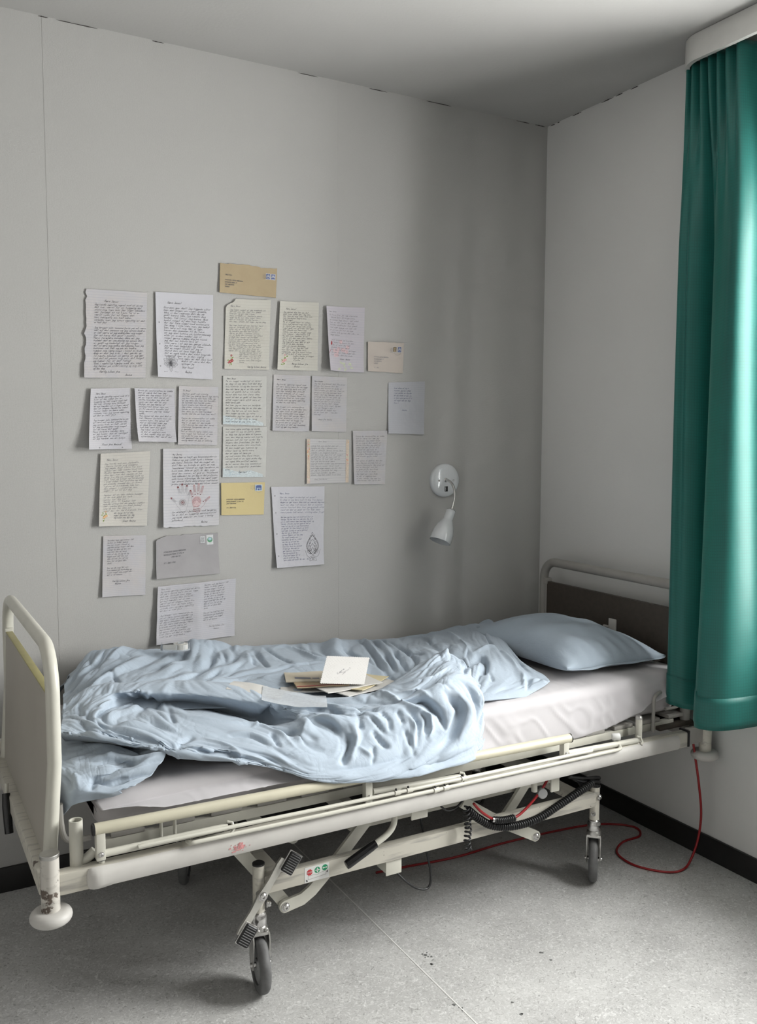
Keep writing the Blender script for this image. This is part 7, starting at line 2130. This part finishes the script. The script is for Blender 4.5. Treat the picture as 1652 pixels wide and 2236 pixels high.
def hands(s):
    def hand(cx, cy, mir, out_mat, tips):
        # fingers: base offset, angle, length
        F = [(-0.030, 0.004, -50, 0.034), (-0.015, -0.030, -18, 0.036), (-0.004, -0.034, -4, 0.042), (0.009, -0.032, 8, 0.038), (0.019, -0.022, 24, 0.028)]
        def T(x, y):
            return (cx + (x if not mir else -x) * 0.86, cy + y * 0.86)
        L, tp = [], []
        for bx, by, a, l in F:
            ca, sa = math.sin(R(a)), -math.cos(R(a))
            nx, ny = -sa, ca
            w = 0.0042
            q = []
            for t, k in ((0, 1.0), (0.5, 1.0), (0.85, 0.9), (0.97, 0.55), (1.0, 0.0)):
                q.append((bx + ca * l * t + nx * w * k, by + sa * l * t + ny * w * k))
            q2 = [(bx + ca * l * t - nx * w * k, by + sa * l * t - ny * w * k) for t, k in ((0.97, 0.55), (0.85, 0.9), (0.5, 1.0), (0, 1.0))]
            L.append([T(*p) for p in q + q2])
            tp.append([T(bx + ca * l * t + nx * w * k, by + sa * l * t + ny * w * k) for t, k in ((0.80, 0.85), (0.92, 0.8), (1.02, 0.0), (0.92, -0.8), (0.80, -0.85))])
            for t in (0.2, 0.4, 0.6):
                L.append([T(bx + ca * l * t + nx * w * 0.8, by + sa * l * t + ny * w * 0.8), T(bx + ca * l * t - nx * w * 0.8, by + sa * l * t - ny * w * 0.8)])
                L.append(ringp(*T(bx + ca * l * (t + 0.1), by + sa * l * (t + 0.1)), 0.0018, 6))
        palm = [(-0.034, 0.006), (-0.030, 0.016), (-0.016, 0.030), (-0.012, 0.044), (-0.002, 0.048), (0.012, 0.042), (0.014, 0.026), (0.020, 0.004), (0.024, -0.020)]
        L.append([T(*p) for p in palm])
        return L, tp, T
    L, tp, T = hand(0.076, 0.190, False, 'ink_pencil', True)
    L += [ringp(*T(-0.004, 0.004), r, 16) for r in (0.004, 0.008, 0.013)]
    for k in range(12):
        a = R(30 * k)
        L.append(petal(*T(-0.004 + 0.008 * math.cos(a), 0.004 + 0.008 * math.sin(a)), a, 0.007, 0.002, 4))
    s.ribbons(L, 0.0005, 'hand_drawing', 'ink_pencil')
    s.fill(tp, 'painted_fingertips', 'henna', 0.0008)
    s.fill([petal(*T(-0.004 + 0.0045 * math.cos(R(36 * k)), 0.004 + 0.0045 * math.sin(R(36 * k))), R(36 * k), 0.004, 0.001, 4) for k in range(10)] + [ringp(*T(-0.004, 0.004), 0.0022, 8)], 'palm_flower', 'henna', 0.0009)
    L, tp, T = hand(0.126, 0.190, True, 'henna_pale', False)
    s.ribbons(L, 0.0009, 'hand_drawing', 'henna_pale')
    s.fill(tp, 'painted_fingertips', 'henna_pale', 0.0007)
    pal = [(-0.018, -0.004), (-0.012, -0.018), (0.004, -0.022), (0.016, -0.016), (0.021, 0.0), (0.020, 0.018), (0.012, 0.026), (-0.006, 0.026), (-0.016, 0.012)]
    s.fill([[T(*p) for p in pal]], 'palm_wash', 'henna_wash', 0.0004)
    M = []
    for r in (0.007, 0.011, 0.015):
        M.append([T(0.002 + r * math.cos(R(a)), 0.002 + r * math.sin(R(a))) for a in range(-200, 41, 15)])
    for k in range(16):
        a = R(-200 + 15 * k)
        M.append([T(0.002 + 0.0165 * math.cos(a), 0.002 + 0.0165 * math.sin(a)), T(0.002 + 0.020 * math.cos(a), 0.002 + 0.020 * math.sin(a))])
    for k in range(6):
        M.append([T(-0.010 + 0.005 * k, 0.032), T(-0.010 + 0.005 * k, 0.038)])
    M += [[T(-0.013, 0.030), T(0.017, 0.034)], [T(-0.013, 0.040), T(0.017, 0.044)], [T(-0.012, 0.018), T(0.0, 0.023), T(0.014, 0.020)]]
    s.ribbons(M, 0.0009, 'henna_pattern', 'henna')
    s.fill([ringp(*T(x, y), 0.0019, 8) for x, y in ((-0.014, -0.028), (-0.003, -0.031), (0.009, -0.029), (0.019, -0.020), (-0.027, 0.002))], 'henna_dots', 'henna', 0.0008)

ink('paper_sea_tint', (0.55, 0.61, 0.63))
ink('strip_base', (0.62, 0.52, 0.42))
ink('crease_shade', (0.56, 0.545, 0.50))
ink('henna_wash', (0.60, 0.46, 0.47))
paper_mat('paper_lined_card', (0.571, 0.563, 0.571), 18, (0.437, 0.437, 0.470), stain=0.05)
sheet_letters()

# ------------------------------------------------------------------ wall lamp
def wall_lamp():
    t = thing('wall_lamp', 'small white reading lamp with a bent chrome neck fixed to the wall', 'lamp', (-0.521, 0.0, 1.346))
    def add(mb, name, mat, parent=None, angle=40):
        return mb.build(name, mat, t if parent is None else parent, angle=angle)
    Mb = frame_to((-0.521, 0.0, 1.346), (0, -1, 0))
    pl_ = add(MB().lathe([(0.0705, 0.0), (0.0705, 0.008), (0.0690, 0.013), (0.064, 0.017), (0.050, 0.0195), (0.0004, 0.020)], 48, Mb), 'base_plate', 'lamp_white', None, 60)
    for dx in (-0.036, 0.036):
        add(MB().lathe([(0.0045, 0.0185), (0.0045, 0.0212), (0.003, 0.0218), (0.0004, 0.0210)], 12, frame_to((-0.521 + dx, 0, 1.346), (0, -1, 0))), 'screw', 'steel', pl_)
    add(MB().box2((-0.5285, -0.0225, 1.300), (-0.5145, -0.0185, 1.322), 0.001), 'switch', 'black_gloss', pl_)
    neck = catmull([(-0.524, -0.016, 1.348), (-0.523, -0.036, 1.347), (-0.520, -0.058, 1.336), (-0.521, -0.078, 1.314), (-0.529, -0.095, 1.285), (-0.543, -0.107, 1.256), (-0.560, -0.115, 1.226)], 12)
    add(MB().tube(neck, 0.0056, 14), 'gooseneck', 'steel', None, 180)
    rings = []
    add(MB().lathe([(0.009, 0.0), (0.009, 0.004), (0.007, 0.006)], 20, frame_to((-0.524, -0.019, 1.348), (0, -1, 0))), 'neck_collar', 'steel', None)
    T, B = Vector((-0.5585, -0.1145, 1.231)), Vector((-0.624, -0.131, 1.103))
    ax = (B - T).normalized()
    Ms = frame_to(T, ax)
    prof = [(0.006, 0.0), (0.0150, 0.0), (0.0185, 0.003), (0.0195, 0.008), (0.0200, 0.040), (0.0205, 0.044), (0.027, 0.056), (0.036, 0.076), (0.0425, 0.100), (0.0450, 0.122), (0.0445, 0.140), (0.0430, 0.141), (0.0430, 0.122), (0.0405, 0.100), (0.034, 0.076), (0.025, 0.057), (0.018, 0.046)]
    sh = add(MB().lathe(prof, 48, Ms), 'lamp_shade', 'lamp_white', None, 50)
    for k in range(9):
        a = 2 * math.pi * k / 9
        p = Ms @ Vector((0.0168 * math.cos(a), 0.0168 * math.sin(a), 0.0011))
        n_ = (Ms.to_3x3() @ Vector((math.cos(a) * 0.7, math.sin(a) * 0.7, -0.7)))
        add(MB().lathe([(0.0018, 0.0), (0.0018, 0.0009), (0.0003, 0.0009)], 8, frame_to(p, n_)), 'vent_hole', 'black_rubber', sh)
    add(MB().lathe([(0.0004, 0.062), (0.012, 0.066), (0.016, 0.080), (0.020, 0.100), (0.017, 0.118), (0.0004, 0.124)], 24, Ms), 'bulb', 'plastic_white', sh)
wall_lamp()

# ------------------------------------------------------------------ things lying on the duvet
_all = np.concatenate([DUVET[k].reshape(-1, 3) for k in ('F', 'B')])
def duvet_z(x, y, r=0.02, q=0.9):
    m = (np.abs(_all[:, 0] - x) < r) & (np.abs(_all[:, 1] - y) < r)
    return float(np.quantile(_all[m, 2], q)) if m.any() else 0.75

def tape_dispenser():
    cx, cy = -1.722, -0.225
    z0 = max(duvet_z(cx, cy, 0.03, 0.98), duvet_z(cx - 0.05, cy + 0.01, 0.02, 0.95), duvet_z(cx, cy - 0.04, 0.03, 0.97)) + 0.012
    t = thing('tape_dispenser', 'clear plastic tape dispenser lying on the duvet by the wall', 'tape dispenser', (cx, cy, z0))
    glass_mat('clear_plastic', (0.93, 0.95, 0.97), 0.22, 0.06)
    glass_mat('tape_film', (0.90, 0.90, 0.88), 0.45, 0.25)
    plain('tape_core', (0.62, 0.60, 0.55), 0.5)
    plain('tape_white', (0.60, 0.595, 0.565), 0.4)
    rot = Matrix.Translation((cx, cy, z0)) @ Matrix.Rotation(R(-14), 4, 'Z') @ Matrix.Rotation(R(2), 4, 'Y')
    # snail outline: round housing with a straight tongue to the cutter
    out = [(0.031 * math.cos(R(a)), 0.031 * math.sin(R(a))) for a in range(-95, 131, 9)] + [(-0.040, 0.016), (-0.062, 0.010), (-0.064, -0.012), (-0.058, -0.014), (-0.030, -0.024)]
    def wall(o, z1, z2, th):
        n = len(o)
        vs_, fs_ = [], []
        cxm = sum(p[0] for p in o) / n
        cym = sum(p[1] for p in o) / n
        inn = []
        for p in o:
            d = Vector((p[0] - cxm, p[1] - cym))
            d = d * (1 - th / max(1e-6, d.length))
            inn.append((cxm + d.x, cym + d.y))
        for ring, z in ((o, z1), (o, z2), (inn, z2), (inn, z1)):
            vs_ += [rot @ Vector((p[0], p[1], z)) for p in ring]
        for k in range(4):
            k2 = (k + 1) % 4
            for i in range(n):
                j = (i + 1) % n
                fs_.append((k * n + i, k * n + j, k2 * n + j, k2 * n + i))
        return MB().add(vs_, fs_)
    MB().prism(out, 0.0015, rot).build('housing_base', 'clear_plastic', t, angle=30)
    wall(out, 0.0015, 0.0055, 0.0014).build('housing_rim', 'clear_plastic', t, angle=30)
    ro = MB().lathe([(0.0135, 0.002), (0.0245, 0.002), (0.0245, 0.0205), (0.0135, 0.0205)], 40, rot, close=True).build('tape_roll', 'tape_white', t, angle=40)
    MB().lathe([(0.0115, 0.001), (0.0138, 0.001), (0.0138, 0.0215), (0.0115, 0.0215)], 32, rot, close=True).build('roll_core', 'tape_core', ro, angle=40)
    MB().lathe([(0.0095, 0.0015), (0.0112, 0.0015), (0.0112, 0.0235), (0.0095, 0.0235)], 28, rot, close=True).build('spindle', 'clear_plastic', t, angle=40)
    for (px, py) in ((0.012, -0.0275), (-0.016, -0.026), (0.0285, 0.010)):
        MB().box(rot @ Vector((px, py, 0.011)), (0.0022, 0.0022, 0.020), 0.0004, rot.to_3x3().to_4x4()).build('housing_rib', 'clear_plastic', t)
    # tape end running to the toothed cutter
    a, b = Vector((-0.012, -0.0215, 0)), Vector((-0.058, -0.0125, 0))
    vs_ = [rot @ Vector((a.x, a.y, 0.002)), rot @ Vector((a.x, a.y, 0.0205)), rot @ Vector((b.x, b.y, 0.0205)), rot @ Vector((b.x, b.y, 0.002))]
    f = MB().add(vs_, [(0, 1, 2, 3)]).build('tape_end', 'tape_film', t, angle=0)
    f.modifiers.new('thick', 'SOLIDIFY').thickness = 0.0003
    ct = [(-0.066, 0.0015)] + [(-0.066 - (0.0012 if k % 2 else 0.0), 0.0015 + k * 0.0021) for k in range(1, 11)]
    vs_ = [rot @ Vector((p[0], -0.0132, p[1])) for p in ct] + [rot @ Vector((-0.060, -0.0132, p[1])) for p in ct]
    n = len(ct)
    c_ = MB().add(vs_, [(i, i + 1, n + i + 1, n + i) for i in range(n - 1)]).build('cutter', 'steel', t, angle=0)
    c_.modifiers.new('thick', 'SOLIDIFY').thickness = 0.0008
    MB().box(rot @ Vector((-0.0625, -0.001, 0.012)), (0.0016, 0.022, 0.0225), 0.0004, rot.to_3x3().to_4x4()).build('cutter_mount', 'clear_plastic', t)
tape_dispenser()

def flat_item(name, label, cat, c, w, h, ang, z, mat, th=0.0016, tiltx=0.0, tilty=0.0, bend=0.004, group='post piled on the duvet', seed=1, drape=False, lift=0.001):
    """an envelope or sheet lying nearly flat, slightly sprung"""
    M = Matrix.Translation((c[0], c[1], z)) @ Matrix.Rotation(R(ang), 4, 'Z') @ Matrix.Rotation(R(tiltx), 4, 'X') @ Matrix.Rotation(R(tilty), 4, 'Y')
    def fn(u, v):
        x, y = (u - 0.5) * w, (v - 0.5) * h
        zz = bend * (((u - 0.5) * 2) ** 2 + 0.6 * (v - 0.5) * math.sin(3 * u + seed)) + 0.0012 * math.sin(7 * u + 5 * v + seed)
        p = M @ Vector((x, y, zz))
        if drape:
            p.z = duvet_z(p.x, p.y, 0.05, 0.88) + lift
        return p
    mb = MB().grid(fn, 14, 10, uv=True)
    o = mb.build(name, mat, angle=180)
    sd = o.modifiers.new('thick', 'SOLIDIFY')
    sd.thickness = th
    sd.offset = -1
    o.modifiers.new('crisp_edges', 'EDGE_SPLIT').split_angle = R(40)
    tag(o, label, cat, group)
    o['_fn'] = 0
    del o['_fn']
    return o, fn

def mark(parent, fn, w, h, rects, name, mat, off=0.0007):
    """flat print on an item: rectangles in local metres from its top left corner"""
    for (x, y, a, b) in rects:
        vs_ = []
        for px, py in ((x, y), (x + a, y), (x + a, y + b), (x, y + b)):
            p = fn(px / w, 1 - py / h)
            vs_.append(Vector(p) + Vector((0, 0, off)))
        MB().add(vs_, [(3, 2, 1, 0)]).build(name, mat, parent, angle=0)

def pile():
    plain('card_red', (0.42, 0.07, 0.07), 0.6)
    plain('print_grey', (0.22, 0.23, 0.28), 0.6)
    paper_mat('paper_buff', (0.62, 0.56, 0.45), 0, stain=0.1)
    paper_mat('paper_offwhite', (0.66, 0.645, 0.615), 0, stain=0.08)
    paper_mat('paper_tan', (0.45, 0.34, 0.22), 0, stain=0.15)
    paper_mat('paper_yellowed', (0.64, 0.56, 0.36), 0, stain=0.1)
    z = 0.742
    spots = [(-1.30, -0.60), (-1.40, -0.62), (-1.25, -0.68), (-1.33, -0.72)]
    z = max(duvet_z(x, y, 0.03, 0.7) for x, y in spots)
    items = [
        ('envelope', 'off-white envelope at the very bottom of the post pile, poking out towards the pillow', 'envelope', (-1.285, -0.665), 0.225, 0.155, 18, 'paper_offwhite', 0.003),
        ('letter', 'folded off-white letter low in the post pile, poking out towards the foot', 'letter', (-1.405, -0.605), 0.215, 0.150, -22, 'paper_offwhite', 0.0025),
        ('envelope', 'yellowed envelope in the post pile showing at its pillow end', 'envelope', (-1.270, -0.660), 0.185, 0.115, 34, 'paper_yellowed', 0.0025),
        ('letter', 'sheaf of white letters in the middle of the post pile', 'letter', (-1.325, -0.655), 0.205, 0.140, 6, 'paper_offwhite', 0.003),
        ('envelope', 'tan envelope with a red edge in the post pile', 'envelope', (-1.395, -0.625), 0.165, 0.115, -14, 'paper_tan', 0.004),
        ('envelope', 'cream window envelope with grey print near the top of the post pile', 'envelope', (-1.395, -0.575), 0.180, 0.115, -20, 'paper_buff', 0.003),
    ]
    zz = z
    for k, (n, lb, ct, c, w, h, a, m, th) in enumerate(items):
        o, fn = flat_item(n, lb, ct, c, w, h, a, zz + th, m, th, random.uniform(-0.8, 0.8), random.uniform(-0.8, 0.8), 0.002, seed=k)
        if 'red edge' in lb:
            mark(o, fn, w, h, [(0.0, h - 0.010, w, 0.0085)], 'red_edge', 'card_red')
        if 'window' in lb:
            mark(o, fn, w, h, [(0.030, 0.070, 0.050, 0.020)], 'address_window', 'print_grey')
            mark(o, fn, w, h, [(0.086, 0.072, 0.022, 0.012)], 'printed_mark', 'print_grey')
            mark(o, fn, w, h, [(0.150, 0.004, 0.018, 0.006)], 'printed_mark', 'card_red')
        if 'yellowed' in lb:
            mark(o, fn, w, h, [(0.120, 0.010, 0.035, 0.005)], 'printed_mark', 'card_red')
        zz += th + 0.0010
    # white embossed card with a scalloped edge leaning back on the pile
    P0, P1, P2, P3 = [Vector(p) for p in ((-1.432, -0.700, 0.763), (-1.287, -0.722, 0.745), (-1.216, -0.640, 0.798), (-1.368, -0.618, 0.824))]
    P2 = P1 + P3 - P0
    lift = max(0.0, zz + 0.001 - min(P0.z, P1.z))
    e1, e2 = (P1 - P0), (P3 - P0)
    n = e1.cross(e2).normalized()
    def cp(u, v, d=0.0):
        p = (P0 * (1 - u) + P1 * u) * (1 - v) + (P3 * (1 - u) + P2 * u) * v
        return p + n * d + Vector((0, 0, 0.010))
    rim = []
    def scal(t, m):
        return 0.5 + 0.5 * math.cos(2 * math.pi * t * m)
    N = 150
    for side in range(4):
        m = 23 if side % 2 == 0 else 16
        for k in range(N):
            t = k / N
            s_ = 0.018 * scal(t, m)
            t = 0.018 + 0.964 * t
            rim.append([(t, s_), (1 - s_, t), (1 - t, 1 - s_), (s_, 1 - t)][side])
    vs_ = [cp(u, v, 0.0) for u, v in rim] + [cp(u, v, 0.0012) for u, v in rim]
    L = len(rim)
    fs_ = [(i, (i + 1) % L, L + (i + 1) % L, L + i) for i in range(L)]
    vs_ += [cp(0.5, 0.5, 0.0), cp(0.5, 0.5, 0.0012)]
    for i in range(L):
        fs_ += [((i + 1) % L, i, 2 * L), (L + i, L + (i + 1) % L, 2 * L + 1)]
    card = MB().add(vs_, fs_).build('greeting_card', 'card_white', angle=0)
    tag(card, 'white embossed card with a scalloped edge propped on top of the post pile', 'card')
    db = MB()
    for a in range(26):
        for b in range(18):
            u, v = 0.045 + 0.91 * a / 25, 0.06 + 0.88 * b / 17
            if 0.24 < u < 0.76 and 0.26 < v < 0.76:
                continue
            if (a + b) % 2:
                continue
            r = 0.0016
            c = cp(u, v, 0.0012)
            ex, ey = e1.normalized(), n.cross(e1.normalized())
            k0 = len(db.v)
            db.v += [tuple(c + ex * r), tuple(c + ey * r), tuple(c - ex * r), tuple(c - ey * r), tuple(c + n * 0.0011)]
            db.f += [(k0, k0 + 1, k0 + 4), (k0 + 1, k0 + 2, k0 + 4), (k0 + 2, k0 + 3, k0 + 4), (k0 + 3, k0, k0 + 4)]
    tag(db.build('embossed_dots', 'card_white', card, angle=60), kind='stuff')
    # pencilled words
    vs_, fs_ = [], []
    def scribble(txt, u0, v0, size, du, dv):
        x = 0.0
        for c in txt:
            if c == ' ':
                x += 0.9
                continue
            mx = 0
            for st_ in GS[c]:
                pts = []
                for px, py in st_:
                    mx = max(mx, px)
                    a_, b_ = x + px + 0.25 * py, py
                    pts.append((u0 + (a_ * du[0] + b_ * dv[0]) * size, v0 + (a_ * du[1] + b_ * dv[1]) * size))
                for (ua, va), (ub, vb) in zip(pts[:-1], pts[1:]):
                    p, q = cp(ua, va, 0.0016), cp(ub, vb, 0.0016)
                    dd = (q - p)
                    if dd.length < 1e-6:
                        continue
                    sd = n.cross(dd.normalized()) * 0.0004
                    k = len(vs_)
                    vs_.extend([p + sd, p - sd, q - sd, q + sd])
                    fs_.append((k, k + 1, k + 2, k + 3))
            x += mx + 0.35
    scribble('K\u00e6re', 0.36, 0.33, 0.034, (0.62, 1.0), (-0.85, 0.55))
    scribble('Janus', 0.46, 0.33, 0.034, (0.62, 1.0), (-0.85, 0.55))
    tag(MB().add(vs_, fs_).build('handwriting', 'ink_pencil', card, angle=0), kind='stuff')
    # glassine sleeve and a slit buff envelope on the front fold
    glass_mat('glassine', (0.90, 0.92, 0.94), 0.40, 0.35)
    zs = max(duvet_z(x, y, 0.02, 0.9) for x, y in ((-1.58, -0.70), (-1.52, -0.76), (-1.60, -0.62))) 
    o, fn = flat_item('glassine_sleeve', 'translucent glassine sleeve lying between the pile and the fold', 'sleeve', (-1.535, -0.745), 0.190, 0.125, -24, zs + 0.004, 'glassine', 0.0005, 0, 0, 0.005, seed=5, drape=True, lift=0.003)
    o, fn = flat_item('envelope', 'slit open buff envelope half under the glassine sleeve on the fold', 'envelope', (-1.620, -0.660), 0.165, 0.110, -32, zs + 0.001, 'paper_offwhite', 0.0012, 0, 0, 0.006, seed=6, drape=True)
plain('card_white', (0.64, 0.625, 0.605), 0.7, vary=0.02)
pile()
